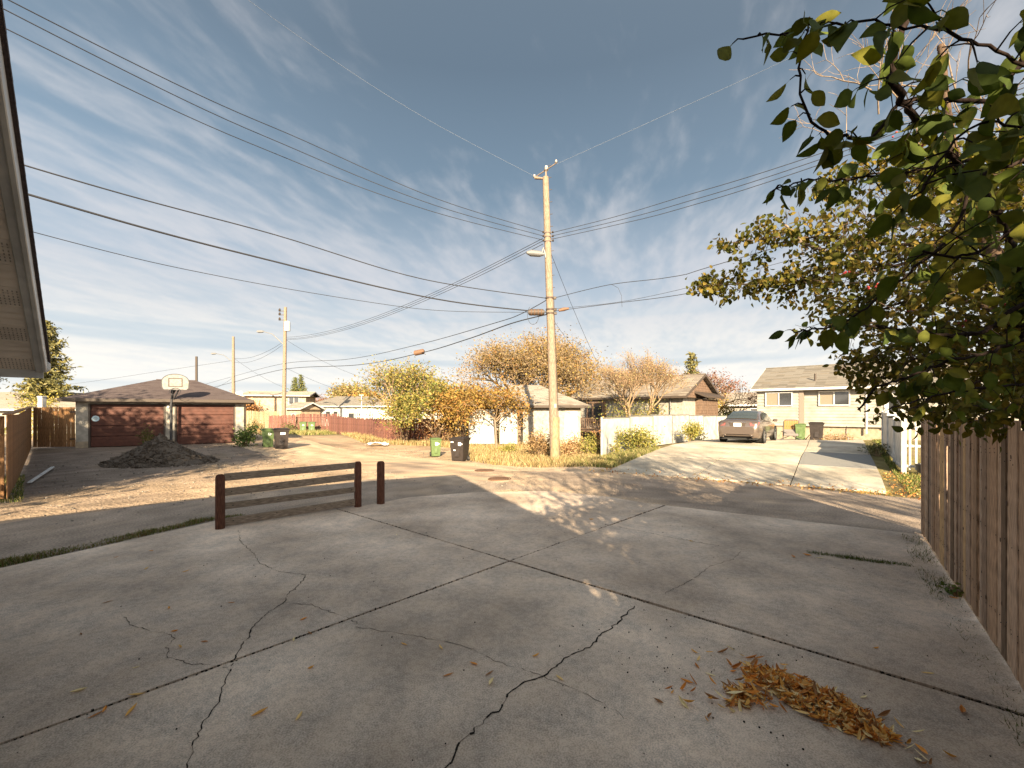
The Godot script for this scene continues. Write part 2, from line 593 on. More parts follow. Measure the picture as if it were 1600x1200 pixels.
# a broad-leaved tree: trunk > branches, and its leaves
func tree(called: String, label: String, at0: Vector3, o: Dictionary, group := "") -> Node3D:
	rng.seed = hash(label)
	var t := thing(called, label, o.get("cat", "tree"), at0, 0.0, group)
	var h: float = o.h
	var trunk := Mb.new()
	var limbs := Mb.new()
	var tips := []
	var stems: int = o.get("stems", 1)
	var lv: int = o.get("levels", 4)
	var r0: float = o.get("r", h * 0.022)
	for s in stems:
		var lean := Vector3(rng.randfn() * 0.1, 1, rng.randfn() * 0.1)
		if stems > 1:
			var a := TAU * s / stems + rng.randf()
			lean = Vector3(cos(a) * float(o.get("fan", 0.45)), 1, sin(a) * float(o.get("fan", 0.45)))
		lean = lean.normalized()
		var th: float = h * float(o.get("bole", 0.28))
		var top := lean * th
		trunk.tube([Vector3(0, -0.1, 0) + lean * 0.0, lean * th * 0.4, top], [r0 * 1.35, r0 * 1.05, r0 * 0.9], 8)
		var n: int = o.get("limbs", 4)
		for k in n:
			var a := TAU * (k + rng.randf() * 0.6) / n
			var dir := (lean * float(o.get("rise", 0.9)) + Vector3(cos(a), 0, sin(a)) * float(o.get("open", 0.75))).normalized()
			grow(limbs, tips, top - lean * th * 0.12 * rng.randf(), dir, h * float(o.get("limb", 0.26)), r0 * 0.62, lv, o)
	obj("trunk", trunk, M[o.get("bark", "bark")], t)
	obj("branches", limbs, M[o.get("twig", "twig")], t)
	var spots := []
	var per: float = o.get("leaves", 3.0)
	var spr: float = o.get("puff", 0.35)
	for tip in tips:
		var k := int(per) + (1 if rng.randf() < per - int(per) else 0)
		for j in k:
			spots.append(tip[0] + Vector3(rng.randfn(), rng.randfn(), rng.randfn()) * spr)
	if spots.size():
		var f := obj("foliage", leaf_cloud(spots, o.get("sizes", [0.2]), o.tones, o.get("narrow", 0.55)), M.leaf, t)
		stuff(f)
	return t


# a bush: stems and a cloud of leaves in uneven clumps
func bush(called: String, label: String, p: Vector3, size: Vector3, count: int, leaf: float, tones: Array, cat := "bush", group := "", narrow := 0.5) -> Node3D:
	rng.seed = hash(label)
	var t := thing(called, label, cat, p, 0.0, group)
	var stems := Mb.new()
	var spots := []
	var lumps := []
	for i in 9:
		var a := rng.randf() * TAU
		var q := sqrt(rng.randf()) * 0.75
		lumps.append(Vector3(cos(a) * q * size.x / 2, size.y * rng.randf_range(0.3, 0.82), sin(a) * q * size.z / 2))
	for l in lumps:
		stems.tube([Vector3(l.x * 0.15, -0.05, l.z * 0.15), l * 0.55 + Vector3(0, 0.05, 0), l + Vector3(0, size.y * 0.15, 0)], [0.02, 0.014, 0.005], 4, false)
	for i in count:
		var l: Vector3 = lumps[rng.randi() % lumps.size()]
		var e := Vector3(rng.randfn(), rng.randfn(), rng.randfn()) * 0.42
		var s: Vector3 = l + Vector3(e.x * size.x * 0.36, e.y * size.y * 0.46, e.z * size.z * 0.36)
		s.y = maxf(s.y, 0.03)
		spots.append(s)
	obj("stem", stems, M.twig, t)
	stuff(obj("foliage", leaf_cloud(spots, [leaf], tones, narrow), M.leaf, t))
	return t


func conifer(called: String, label: String, p: Vector3, h: float, wide: float, tones: Array, dens := 1.0, bare := 0.08) -> Node3D:
	rng.seed = hash(label)
	var t := thing(called, label, "tree", p)
	var tr := Mb.new()
	tr.tube([Vector3(0, -0.1, 0), Vector3(0, h * 0.5, 0), Vector3(0, h * 0.98, 0)], [h * 0.02, h * 0.012, 0.02], 7)
	obj("trunk", tr, M.bark, t)
	var br := Mb.new()
	var spots := []
	var rows := int(h * 2.6)
	for i in rows:
		var f := float(i) / rows
		if f < bare:
			continue
		var y := h * f
		var reach := wide * pow(1.0 - f, 0.8) * rng.randf_range(0.75, 1.15) + 0.12
		var k := int(6 + 4 * (1 - f))
		for j in k:
			var a := TAU * (j + rng.randf()) / k
			var l := reach * rng.randf_range(0.55, 1.1)
			var o := Vector3(cos(a), 0, sin(a))
			var tip := Vector3(0, y, 0) + o * l + Vector3(0, -l * 0.22 + f * l * 0.5, 0)
			br.tube([Vector3(0, y, 0), Vector3(0, y, 0).lerp(tip, 0.5) - Vector3(0, l * 0.08, 0), tip], [0.04 * (1.2 - f), 0.02, 0.006], 3, false)
			var m := int(l * 30 * dens) + 8
			for q in m:
				var s := rng.randf_range(0.15, 1.05)
				var c := Vector3(0, y, 0).lerp(tip, s)
				spots.append(c + Vector3(rng.randfn() * 0.12, rng.randfn() * 0.06 - 0.04 * l, rng.randfn() * 0.12) * (0.5 + l * 0.5))
	obj("branches", br, M.bark, t)
	stuff(obj("foliage", leaf_cloud(spots, [0.34, 0.44, 0.26], tones, 0.36, 0.3), M.leaf, t))
	return t


# grass: thin bent blades over a polygon of (x, d)
func blades(called: String, label: String, poly: PackedVector2Array, count: int, h: float, w: float, tones: Array, clump := 0.0, cat := "grass") -> void:
	rng.seed = hash(label)
	var lo := poly[0]
	var hi := poly[0]
	for q in poly:
		lo = lo.min(q)
		hi = hi.max(q)
	var v := PackedVector3Array()
	var n := PackedVector3Array()
	var c := PackedColorArray()
	var made := 0
	var tries := 0
	while made < count and tries < count * 12:
		tries += 1
		var q := Vector2(rng.randf_range(lo.x, hi.x), rng.randf_range(lo.y, hi.y))
		if not Geometry2D.is_point_in_polygon(q, poly):
			continue
		var k := noise.get_noise_2d(q.x * 9.0, q.y * 9.0) * 0.5 + 0.5
		if rng.randf() < clump * (1.0 - k):
			continue
		var p := ground(q.x, q.y, -0.01)
		var a := rng.randf() * TAU
		var s := Vector3(cos(a), 0, sin(a))
		var hh := h * rng.randf_range(0.4, 1.2) * (0.5 + k)
		var lean := Vector3(rng.randfn(), 0, rng.randfn()) * hh * 0.4
		var m := p + Vector3(0, hh * 0.6, 0) + lean * 0.4
		var tip := p + Vector3(0, hh, 0) + lean
		v.append_array([p - s * w, m - s * w * 0.6, p + s * w, p + s * w, m - s * w * 0.6, m + s * w * 0.6, m - s * w * 0.6, tip, m + s * w * 0.6])
		var nn := Vector3(-s.z, 0.4, s.x).normalized()
		var t: Color = tones[rng.randi() % tones.size()]
		var b := rng.randf_range(0.7, 1.25)
		t = Color(t.r * b, t.g * b, t.b * b)
		for i in 9:
			n.append(nn)
			c.append(t)
		made += 1
	var ar := []
	ar.resize(Mesh.ARRAY_MAX)
	ar[Mesh.ARRAY_VERTEX] = v
	ar[Mesh.ARRAY_NORMAL] = n
	ar[Mesh.ARRAY_COLOR] = c
	var me := ArrayMesh.new()
	me.add_surface_from_arrays(Mesh.PRIMITIVE_TRIANGLES, ar)
	var o := obj(called, me, M.straw)
	stuff(o)
	tag(o, label, cat)


# ------------------------------------------------------------------ cables
func cable(label: String, pts: Array, r: float, mat := "cable", group := "") -> void:
	var cv := Curve3D.new()
	cv.bake_interval = 0.6
	for i in pts.size():
		var a: Vector3 = pts[maxi(i - 1, 0)]
		var b: Vector3 = pts[mini(i + 1, pts.size() - 1)]
		var m := (b - a) / 6.0
		cv.add_point(pts[i], -m, m)
	var p := []
	var rr := []
	for q in cv.get_baked_points():
		p.append(q)
		rr.append(r)
	var mb := Mb.new()
	mb.tube(p, rr, 5)
	tag(obj("overhead_cable", mb, M[mat]), label, "cable", group)


func span(a: Vector3, b: Vector3, sag: float, k := 9) -> Array:
	var out := []
	for i in k:
		var f := float(i) / (k - 1)
		out.append(a.lerp(b, f) - Vector3(0, sag * 4.0 * f * (1.0 - f), 0))
	return out


# ------------------------------------------------------------------ wheelie bins
func bin_parts(t: Node3D, mat: String, h: float, w: float, lid_open := 0.0) -> void:
	var b := Mb.new()
	var d := w * 1.12
	var bw := w * 0.8
	var bd := d * 0.74
	var lv := [[0.03, bw, bd], [h * 0.55, lerpf(bw, w, 0.55), lerpf(bd, d, 0.55)], [h * 0.86, w * 0.97, d * 0.97], [h * 0.87, w * 1.05, d * 1.05], [h * 0.93, w * 1.06, d * 1.06]]
	for i in lv.size() - 1:
		var lo := []
		var hi := []
		for s in [[1, 1], [1, 0.6], [0.9, -1], [-0.9, -1], [-1, 0.6], [-1, 1]]:
			lo.append(Vector3(s[0] * lv[i][1] / 2, lv[i][0], s[1] * lv[i][2] / 2))
			hi.append(Vector3(s[0] * lv[i + 1][1] / 2, lv[i + 1][0], s[1] * lv[i + 1][2] / 2))
		for k in 6:
			var e := (k + 1) % 6
			b.quad(lo[k], hi[k], hi[e], lo[e], Vector3(lo[k].x + lo[e].x, 0, lo[k].z + lo[e].z))
	b.box(Vector3(0, 0.04, 0), Vector3(bw * 0.98, 0.02, bd * 0.98))
	b.box(Vector3(0, h * 0.45, d * 0.42), Vector3(w * 0.3, h * 0.5, 0.02), Basis(Vector3.RIGHT, -0.07), 0.008)
	obj("body", b, M[mat], t)
	var l := Mb.new()
	l.box(Vector3(0, 0.02, 0.0), Vector3(w * 1.12, 0.035, d * 1.12), Basis.IDENTITY, 0.014)
	l.box(Vector3(0, 0.05, -0.02), Vector3(w * 0.9, 0.04, d * 0.8), Basis.IDENTITY, 0.018)
	var lid := obj("lid", l, M[mat], t)
	lid.position = Vector3(0, h * 0.935, 0)
	lid.rotation.x = lid_open
	var hd := Mb.new()
	hd.tube([Vector3(-w * 0.42, h * 0.87, -d * 0.5), Vector3(-w * 0.42, h * 0.89, -d * 0.63), Vector3(w * 0.42, h * 0.89, -d * 0.63), Vector3(w * 0.42, h * 0.87, -d * 0.5)], [0.016, 0.016, 0.016, 0.016], 6)
	obj("handle", hd, M[mat], t)
	for s in [-1, 1]:
		var wl := Mb.new()
		wl.lathe(Vector3(s * bw * 0.5, 0.1, -bd * 0.5), [Vector2(0.0, -0.03), Vector2(0.085, -0.03), Vector2(0.1, -0.02), Vector2(0.1, 0.02), Vector2(0.085, 0.03), Vector2(0.0, 0.03)], 14, Basis(Vector3(0, 0, 1), PI / 2))
		var wheel := obj("wheel", wl, M.rubber, t)
		var hb := Mb.new()
		hb.lathe(Vector3(s * bw * 0.5, 0.1, -bd * 0.5), [Vector2(0.0, -0.034), Vector2(0.05, -0.033), Vector2(0.05, 0.033), Vector2(0.0, 0.034)], 12, Basis(Vector3(0, 0, 1), PI / 2))
		obj("hub", hb, M.grey_cloth, wheel)


func bin_mark(t: Node3D, c: Vector3, s: float, solid := false) -> void:
	var m := Mb.new()
	if solid:
		m.box(c, Vector3(s * 1.6, s * 0.8, 0.006))
		obj("number_sticker", m, M.mark_white, t)
		var k := Mb.new()
		for i in 3:
			k.box(c + Vector3((i - 1) * s * 0.42, 0, 0.004), Vector3(s * 0.26, s * 0.42, 0.004))
		obj("number_print", k, M.rubber, t)
		return
	for q in [[0, 0.5, 1, 0.2], [0, -0.5, 1, 0.2], [0, 0, 0.8, 0.16], [-0.45, 0, 0.2, 1.1], [0.45, 0, 0.2, 1.1], [0.85, 0, 0.5, 0.35]]:
		m.box(c + Vector3(q[0] * s, q[1] * s, (q[0] + q[1] * 0.1) * 0.002), Vector3(q[2] * s, q[3] * s, 0.006))
	obj("painted_number", m, M.mark_white, t)


# ------------------------------------------------------------------ a simple house body with gable or hip roof (local frame: x along the front, z towards the viewer)
func gable_roof(t: Node3D, x0: float, x1: float, eave: float, depth: float, over: float, rise: float, mat: String, tones: Array, hip0 := 0.0, hip1 := 0.0, called := "roof") -> Node3D:
	var z1 := over
	var z0 := -depth - over
	var zm := (z0 + z1) / 2
	var y1 := eave + rise
	var a0 := x0 + hip0
	var a1 := x1 - hip1
	var m := Mb.new()
	var n1 := Vector3(0, z1 - zm, rise).normalized()
	var n0 := Vector3(0, z1 - zm, -rise).normalized()
	m.courses(Vector3(x0, eave, z1), Vector3(x1, eave, z1), Vector3(a1, y1, zm), Vector3(a0, y1, zm), n1, 0.16, 0.012, 0.5, tones, rng)
	m.courses(Vector3(x0, eave, z0), Vector3(x1, eave, z0), Vector3(a1, y1, zm), Vector3(a0, y1, zm), n0, 0.3, 0.012, 0.9, tones, rng)
	if hip0 > 0:
		m.courses(Vector3(x0, eave, z0), Vector3(x0, eave, z1), Vector3(a0, y1, zm), Vector3(a0, y1, zm), Vector3(-rise, hip0, 0).normalized(), 0.16, 0.012, 0.5, tones, rng)
	if hip1 > 0:
		m.courses(Vector3(x1, eave, z0), Vector3(x1, eave, z1), Vector3(a1, y1, zm), Vector3(a1, y1, zm), Vector3(rise, hip1, 0).normalized(), 0.16, 0.012, 0.5, tones, rng)
	m.beam(Vector3(a0, y1 + 0.01, zm), Vector3(a1, y1 + 0.01, zm), 0.22, 0.04)
	var r := obj(called, m, M[mat], t)
	var u := Mb.new()   # the soffit under it
	u.quad(Vector3(x0, eave - 0.12, z0), Vector3(x1, eave - 0.12, z0), Vector3(x1, eave - 0.12, z1), Vector3(x0, eave - 0.12, z1), Vector3.DOWN)
	obj("soffit", u, M.vinyl, t)
	return r


func fascia(t: Node3D, x0: float, x1: float, eave: float, depth: float, over: float, rise: float, mat: String, hip0 := false, hip1 := false) -> void:
	var m := Mb.new()
	m.box(Vector3((x0 + x1) / 2, eave - 0.06, over + 0.012), Vector3(x1 - x0 + 0.02, 0.15, 0.03), Basis.IDENTITY, 0.005)
	for e in [[x0, hip0, -1], [x1, hip1, 1]]:
		var x: float = e[0] + 0.012 * e[2]
		if e[1]:
			m.box(Vector3(x, eave - 0.06, -depth / 2), Vector3(0.03, 0.15, depth + over * 2))
		else:
			var mid := Vector3(x, eave + rise - 0.07, -depth / 2)
			m.beam(Vector3(x, eave - 0.07, over), mid, 0.03, 0.16)
			m.beam(Vector3(x, eave - 0.07, -depth - over), mid, 0.03, 0.16)
	obj("fascia", m, M[mat], t)


func window(t: Node3D, x0: float, x1: float, y0: float, y1: float, z: float, panes: int, frame := "white_paint", glass := ["glass_dark"]) -> void:
	var f := Mb.new()
	var k := 0.07
	f.box(Vector3((x0 + x1) / 2, y1 - k / 2, z + 0.03), Vector3(x1 - x0, k, 0.08), Basis.IDENTITY, 0.01)
	f.box(Vector3((x0 + x1) / 2, y0 + k / 2, z + 0.035), Vector3(x1 - x0, k, 0.09), Basis.IDENTITY, 0.01)
	for i in panes + 1:
		var x := lerpf(x0 + k / 2, x1 - k / 2, float(i) / panes)
		f.box(Vector3(x, (y0 + y1) / 2, z + 0.03), Vector3(k, y1 - y0 - 2 * k - 0.002, 0.074), Basis.IDENTITY, 0.01)
	var w := obj("window", f, M[frame], t)
	for i in panes:
		var g := Mb.new()
		g.box(Vector3(lerpf(x0, x1, (i + 0.5) / panes), (y0 + y1) / 2, z + 0.012), Vector3((x1 - x0) / panes - k, y1 - y0 - 2 * k, 0.012))
		obj("pane", g, M[glass[i % glass.size()]], w)


# joined pickets of a far fence
func far_fence(called: String, label: String, p: Array, hs: Array, w: float, gap: float, mat: String, tilt := 0.02) -> Node3D:
	rng.seed = hash(label)
	var t := thing(called, label, "fence", p[0])
	var m := Mb.new()
	var rails := Mb.new()
	for i in p.size() - 1:
		var a: Vector3 = p[i] - p[0]
		var b: Vector3 = p[i + 1] - p[0]
		var u := (b - a) * Vector3(1, 0, 1)
		var len := u.length()
		u = u.normalized()
		var bs := Basis(u, Vector3.UP, u.cross(Vector3.UP))
		var k := maxi(1, int(len / (w + gap)))
		for j in k:
			var f := (j + 0.5) / k
			var c := a.lerp(b, f)
			var h: float = lerpf(hs[i], hs[i + 1], f) + rng.randfn() * 0.025
			var s := rng.randf_range(0.72, 1.15)
			m.col = Color(s, s * rng.randf_range(0.92, 1.03), s * rng.randf_range(0.88, 1.02))
			m.box(c + Vector3(0, h / 2, 0), Vector3(w, h, 0.02), bs * Basis(Vector3(0, 0, 1), rng.randfn() * tilt), 0.0)
		for y in [0.25, 0.8]:
			rails.beam(a + Vector3(0, hs[i] * y, 0) - bs.z * 0.035, b + Vector3(0, hs[i + 1] * y, 0) - bs.z * 0.035, 0.04, 0.09)
	stuff(obj("pickets", m, M[mat], t))
	obj("rails", rails, M[mat], t)
	return t


func poly2(px: Array) -> PackedVector2Array:
	var o := PackedVector2Array()
	for q in px:
		o.append(Vector2(q[0], q[1]))
	return o


func _ready() -> void:
	# ---- camera, sky, sun, exposure
	var cam := Camera3D.new()
	cam.name = "camera"
	cam.projection = Camera3D.PROJECTION_FRUSTUM
	cam.keep_aspect = Camera3D.KEEP_HEIGHT
	cam.set_frustum(0.05 * 1200.0 / FOCAL, Vector2(0, 0.05 * 42.0 / FOCAL), 0.05, 900.0)
	cam.position = Vector3(0, EYE, 0)
	add_child(cam)
	cam.current = true
	var env := Environment.new()
	env.background_mode = Environment.BG_SKY
	env.tonemap_mode = Environment.TONE_MAPPER_LINEAR
	env.tonemap_exposure = 4.7
	env.background_energy_multiplier = 0.29
	env.sdfgi_enabled = true
	env.ssao_enabled = true
	env.ssil_enabled = true
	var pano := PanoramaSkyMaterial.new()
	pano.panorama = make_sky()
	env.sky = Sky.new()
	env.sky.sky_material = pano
	var we := WorldEnvironment.new()
	we.name = "world_environment"
	we.environment = env
	add_child(we)
	var sun := DirectionalLight3D.new()
	sun.name = "sun"
	sun.light_energy = 1.34
	sun.light_color = Color(1.0, 0.81, 0.55).linear_to_srgb()
	sun.light_angular_distance = 0.5
	sun.shadow_enabled = true
	sun.rotation_degrees = Vector3(-21.0, 3, 0)
	add_child(sun)

	rng.seed = 1
	noise.seed = 3
	noise.frequency = 0.1
	noise.fractal_octaves = 4
	make_materials()
	make_ground()
	make_pad()
	make_driveway()
	own_house()
	brown_garage()
	white_garage()
	center_house()
	right_house()
	far_houses()
	fences()
	poles_and_cables()
	bins()
	car()
	yard_things()
	trees()
	near_tree()
	greenery()
	litter()


# ------------------------------------------------------------------ ground
func soil(x: float, d: float) -> Color:
	var a := noise.get_noise_2d(x * 2.6, d * 2.6)
	var b := noise.get_noise_2d(x * 14.0 + 50.0, d * 14.0)
	var c := Color(0.60, 0.435, 0.29)
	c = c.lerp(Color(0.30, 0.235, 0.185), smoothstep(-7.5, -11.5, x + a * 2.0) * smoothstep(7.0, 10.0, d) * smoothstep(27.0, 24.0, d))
	c = c.lerp(Color(0.33, 0.26, 0.12), smoothstep(-3.5, -1.0, x + a) * smoothstep(15.5, 17.0, d + a * 2.0 + x * 0.45) * smoothstep(8.0, 5.0, x - (d - 13) * 0.75))
	c = c.lerp(Color(0.26, 0.215, 0.085), smoothstep(7.2, 8.5, x - (d - 10.0) * 0.75 + a) * smoothstep(8.5, 10.0, d))
	c = c.lerp(Color(0.24, 0.21, 0.11), smoothstep(30.0, 36.0, d + a * 4.0))
	var s := noise.get_noise_2d((-0.745 * x + 0.667 * d) * 1.1 + 20.0, (0.667 * x + 0.745 * d) * 8.0)
	c = c.lerp(Color(0.20, 0.15, 0.10), smoothstep(0.05, 0.45, a) * 0.6)
	c = c.lerp(Color(0.46, 0.36, 0.25), smoothstep(0.15, 0.45, s) * 0.4 * smoothstep(-9.0, -4.0, x))
	var k := 1.0 + b * 0.5 + a * 0.3 + s * 0.2
	return Color(c.r * k, c.g * k, c.b * k)


func grid_mesh(xs: Array, ds: Array, hf: Callable, cf: Callable) -> ArrayMesh:
	var v := PackedVector3Array()
	var n := PackedVector3Array()
	var c := PackedColorArray()
	var ix := PackedInt32Array()
	for d in ds:
		for x in xs:
			var p: Vector3 = hf.call(x, d)
			v.append(p)
			var e := 0.15
			n.append(Vector3(height(p.x - e, -p.z) - height(p.x + e, -p.z), 2 * e, height(p.x, -p.z + e) - height(p.x, -p.z - e)).normalized())
			c.append(cf.call(p.x, -p.z))
	var w := xs.size()
	var flip := (v[1] - v[0]).cross(v[w] - v[0]).y > 0.0
	for j in ds.size() - 1:
		for i in w - 1:
			var k := j * w + i
			ix.append_array([k, k + w + 1, k + w, k, k + 1, k + w + 1] if not flip else [k, k + w, k + w + 1, k, k + w + 1, k + 1])
	var a := []
	a.resize(Mesh.ARRAY_MAX)
	a[Mesh.ARRAY_VERTEX] = v
	a[Mesh.ARRAY_NORMAL] = n
	a[Mesh.ARRAY_COLOR] = c
	a[Mesh.ARRAY_INDEX] = ix
	var m := ArrayMesh.new()
	m.add_surface_from_arrays(Mesh.PRIMITIVE_TRIANGLES, a)
	return m


func make_ground() -> void:
	var xs := [-400.0, -150.0, -70.0, -45.0, -36.0]
	var x := -30.0
	while x <= 30.0:
		xs.append(x)
		x += 0.3
	xs.append_array([36.0, 45.0, 70.0, 150.0, 400.0])
	var ds := [-150.0, -60.0, -20.0]
	var d := -6.0
	while d <= 44.0:
		ds.append(d)
		d += 0.3
	ds.append_array([50.0, 60.0, 80.0, 120.0, 250.0, 600.0])
	var bumps := func(px: float, pd: float) -> Vector3: return Vector3(px, height(px, pd) + noise.get_noise_2d(px * 8.0, pd * 8.0) * 0.02 - 0.012, -pd)
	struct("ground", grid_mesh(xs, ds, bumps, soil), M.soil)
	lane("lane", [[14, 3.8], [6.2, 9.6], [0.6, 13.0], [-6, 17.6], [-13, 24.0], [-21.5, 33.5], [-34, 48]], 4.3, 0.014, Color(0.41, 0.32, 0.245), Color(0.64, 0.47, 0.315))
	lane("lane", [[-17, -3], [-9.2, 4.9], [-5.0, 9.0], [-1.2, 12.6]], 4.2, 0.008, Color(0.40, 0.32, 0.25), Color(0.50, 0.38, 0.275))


func lane(called: String, mid: Array, w: float, lift: float, near_tone: Color, dust: Color) -> void:
	var cv := Curve2D.new()
	for i in mid.size():
		var a := Vector2(mid[maxi(i - 1, 0)][0], mid[maxi(i - 1, 0)][1])
		var b := Vector2(mid[mini(i + 1, mid.size() - 1)][0], mid[mini(i + 1, mid.size() - 1)][1])
		var m := (b - a) / 6.0
		cv.add_point(Vector2(mid[i][0], mid[i][1]), -m, m)
	var us := []
	for i in 25:
		us.append(-1.0 + 2.0 * i / 24.0)
	var len := cv.get_baked_length()
	var ss := []
	var s := 0.0
	while s < len:
		ss.append(s)
		s += 0.3
	var place := func(u: float, q: float) -> Vector3:
		var p := cv.sample_baked(q)
		var t := (cv.sample_baked(minf(q + 0.2, len)) - cv.sample_baked(maxf(q - 0.2, 0))).normalized()
		var e := w / 2.0 * (1.0 + 0.12 * noise.get_noise_2d(q * 4.0, u * 3.0 + lift * 999))
		var r := p + Vector2(-t.y, t.x) * u * e
		return Vector3(r.x, height(r.x, r.y) + lift + 0.02 * (1 - u * u) - 0.03 * smoothstep(0.85, 1.0, absf(u)) + noise.get_noise_2d(r.x * 6.0, r.y * 6.0) * 0.008, -r.y)
	var tone := func(px: float, pd: float) -> Color:
		var a := noise.get_noise_2d(px * 3.2 + 9.0, pd * 3.2)
		var b := noise.get_noise_2d(px * 16.0, pd * 16.0)
		var along_ := -0.745 * px + 0.667 * pd
		var across := 0.667 * px + 0.745 * pd
		var st := noise.get_noise_2d(along_ * 1.1 + 70.0, across * 9.0)
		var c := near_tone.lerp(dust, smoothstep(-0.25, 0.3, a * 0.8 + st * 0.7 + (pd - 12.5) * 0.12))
		c = c.lerp(Color(0.70, 0.53, 0.37), smoothstep(0.15, 0.4, st) * 0.5 * smoothstep(10.0, 14.0, pd))
		var k := 1.0 + b * 0.45 + st * 0.25
		return Color(c.r * k, c.g * k, c.b * k)
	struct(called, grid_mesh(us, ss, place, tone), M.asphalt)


func make_pad() -> void:
	var root := Node3D.new()
	root.name = numbered("concrete_pad")
	add_child(root)
	root.set_meta("kind", "structure")
	var pad := poly2([[-6.9, 4.9], [-6.4, 5.44], [-5.82, 6.6], [-5.31, 7.77], [-4.3, 8.45], [-3.16, 8.98], [-2.34, 9.93], [-0.93, 10.54], [0.95, 10.7], [2.2, 10.0], [2.88, 9.3], [4.76, 8.1], [6.53, 6.94], [2.2, 1.2], [-0.5, -2.2], [-8.5, -2.0]])
	var b := Vector2(0.69, 0.724)
	var a := Vector2(-0.755, 0.656)
	var mid := Vector2(-0.025, 5.71)
	var joints := [[mid - b * 12, mid + b * 12, 0.026], [mid - a * 12, mid + a * 12, 0.034], [Vector2(1.62, 7.55), Vector2(1.62, 7.55) - a * 9, 0.013]]
	var pieces := [pad]
	for j in joints:
		var t: Vector2 = (j[1] - j[0]).normalized()
		var o := Vector2(-t.y, t.x)
		var strip := PackedVector2Array()
		for i in 61:
			var f := i / 60.0
			strip.append(j[0].lerp(j[1], f) + o * j[2] * (0.5 + 0.35 * noise.get_noise_2d(f * 300.0, j[2] * 900)))
		for i in 61:
			var f := 1.0 - i / 60.0
			strip.append(j[0].lerp(j[1], f) - o * j[2] * (0.5 + 0.35 * noise.get_noise_2d(f * 300.0 + 77, j[2] * 900)))
		var next := []
		for p in pieces:
			for q in Geometry2D.clip_polygons(p, strip):
				if not Geometry2D.is_polygon_clockwise(q) and q.size() > 2:
					next.append(q)
		pieces = next
	var i := 0
	var made := []
	for p in pieces:
		var m := Mb.new()
		var top: float = 0.03 + [0.0, 0.004, -0.003, 0.006, 0.001, -0.004][i % 6]
		m.col = Color(0.89, 0.745, 0.645).lerp(Color(0.96, 0.81, 0.705), (i * 37 % 10) / 10.0)
		m.slab(p, -0.08, top)
		for v in m.v:
			m.t.append(Vector2(v.x, v.z))
			m.t2.append(Vector2(v.x, v.z))
		var s := obj("slab", m, M.concrete, root)
		made.append([p, s, top])
		i += 1
	# cracks, with the dirt that fills them
	var cracks := [
		[[478, 899], [470, 912], [449, 930], [445, 942], [418, 958], [397, 978], [388, 996], [368, 1025], [363, 1045]],
		[[478, 899], [437, 894], [405, 880], [397, 866], [377, 848], [372, 828]],
		[[445, 942], [485, 946], [520, 958], [558, 972], [556, 980]],
		[[556, 980], [640, 992], [720, 1008], [745, 1018], [780, 1036], [820, 1047], [850, 1057], [880, 1071], [915, 1085], [960, 1110], [985, 1130]],
		[[195, 965], [205, 978], [222, 982], [262, 992], [272, 998], [262, 1012], [260, 1026], [295, 1038], [340, 1041], [362, 1045]],
		[[363, 1045], [347, 1075], [345, 1092], [332, 1112], [316, 1133], [303, 1160], [296, 1185], [280, 1225]],
		[[992, 948], [983, 955], [965, 975], [942, 989], [925, 1008], [905, 1018], [882, 1028], [870, 1043], [848, 1056], [815, 1069], [795, 1085], [785, 1107], [762, 1120], [742, 1137], [720, 1160], [705, 1190], [680, 1225]],
		[[1158, 862], [1145, 875], [1110, 885], [1092, 900], [1060, 918], [1035, 930]],
		[[960, 822], [985, 828], [1010, 832], [1045, 840], [1105, 851], [1120, 851]]]
	var wide := [0.0058, 0.0038, 0.0034, 0.0026, 0.003, 0.0052, 0.0078, 0.0034, 0.004]
	rng.seed = 21
	for k in cracks.size():
		var fine := []
		var path: Array = cracks[k]
		for q in path.size() - 1:
			var p0 := at(path[q][0], path[q][1], (EYE - 0.03) * FOCAL / (path[q][1] - 642.0))
			var p1 := at(path[q + 1][0], path[q + 1][1], (EYE - 0.03) * FOCAL / (path[q + 1][1] - 642.0))
			var n := maxi(2, int(p0.distance_to(p1) / 0.035))
			for e in n:
				fine.append(p0.lerp(p1, float(e) / n) + Vector3(rng.randfn(), 0, rng.randfn()) * 0.008)
		var lists := {}
		for e in fine.size() - 1:
			var c: Vector3 = fine[e]
			for s in made:
				if Geometry2D.is_point_in_polygon(Vector2(c.x, -c.z), s[0]):
					if not lists.has(s[1]):
						lists[s[1]] = [Mb.new(), s[2]]
					var m: Mb = lists[s[1]][0]
					var y: float = lists[s[1]][1] + 0.0025
					var t: Vector3 = (fine[e + 1] - c).normalized()
					var o := Vector3(-t.z, 0, t.x)
					var w0: float = wide[k] * (0.55 + 0.6 * absf(noise.get_noise_2d(e * 3.1, k * 50.0)) * 2.0) * (0.3 if noise.get_noise_2d(e * 1.3, k * 90.0 + 400) < -0.25 else 1.0)
					var w1: float = w0 * rng.randf_range(0.7, 1.2)
					m.quad(Vector3(c.x, y, c.z) - o * w0, Vector3(c.x, y, c.z) + o * w0, Vector3(fine[e + 1].x, y, fine[e + 1].z) + o * w1, Vector3(fine[e + 1].x, y, fine[e + 1].z) - o * w1, Vector3.UP)
		for s in lists:
			if lists[s][0].v.size() > 0:
				obj("crack", lists[s][0], M.dirt_line, s)
	# dirt and crumbs in the joints
	var dm := Mb.new()
	rng.seed = 5
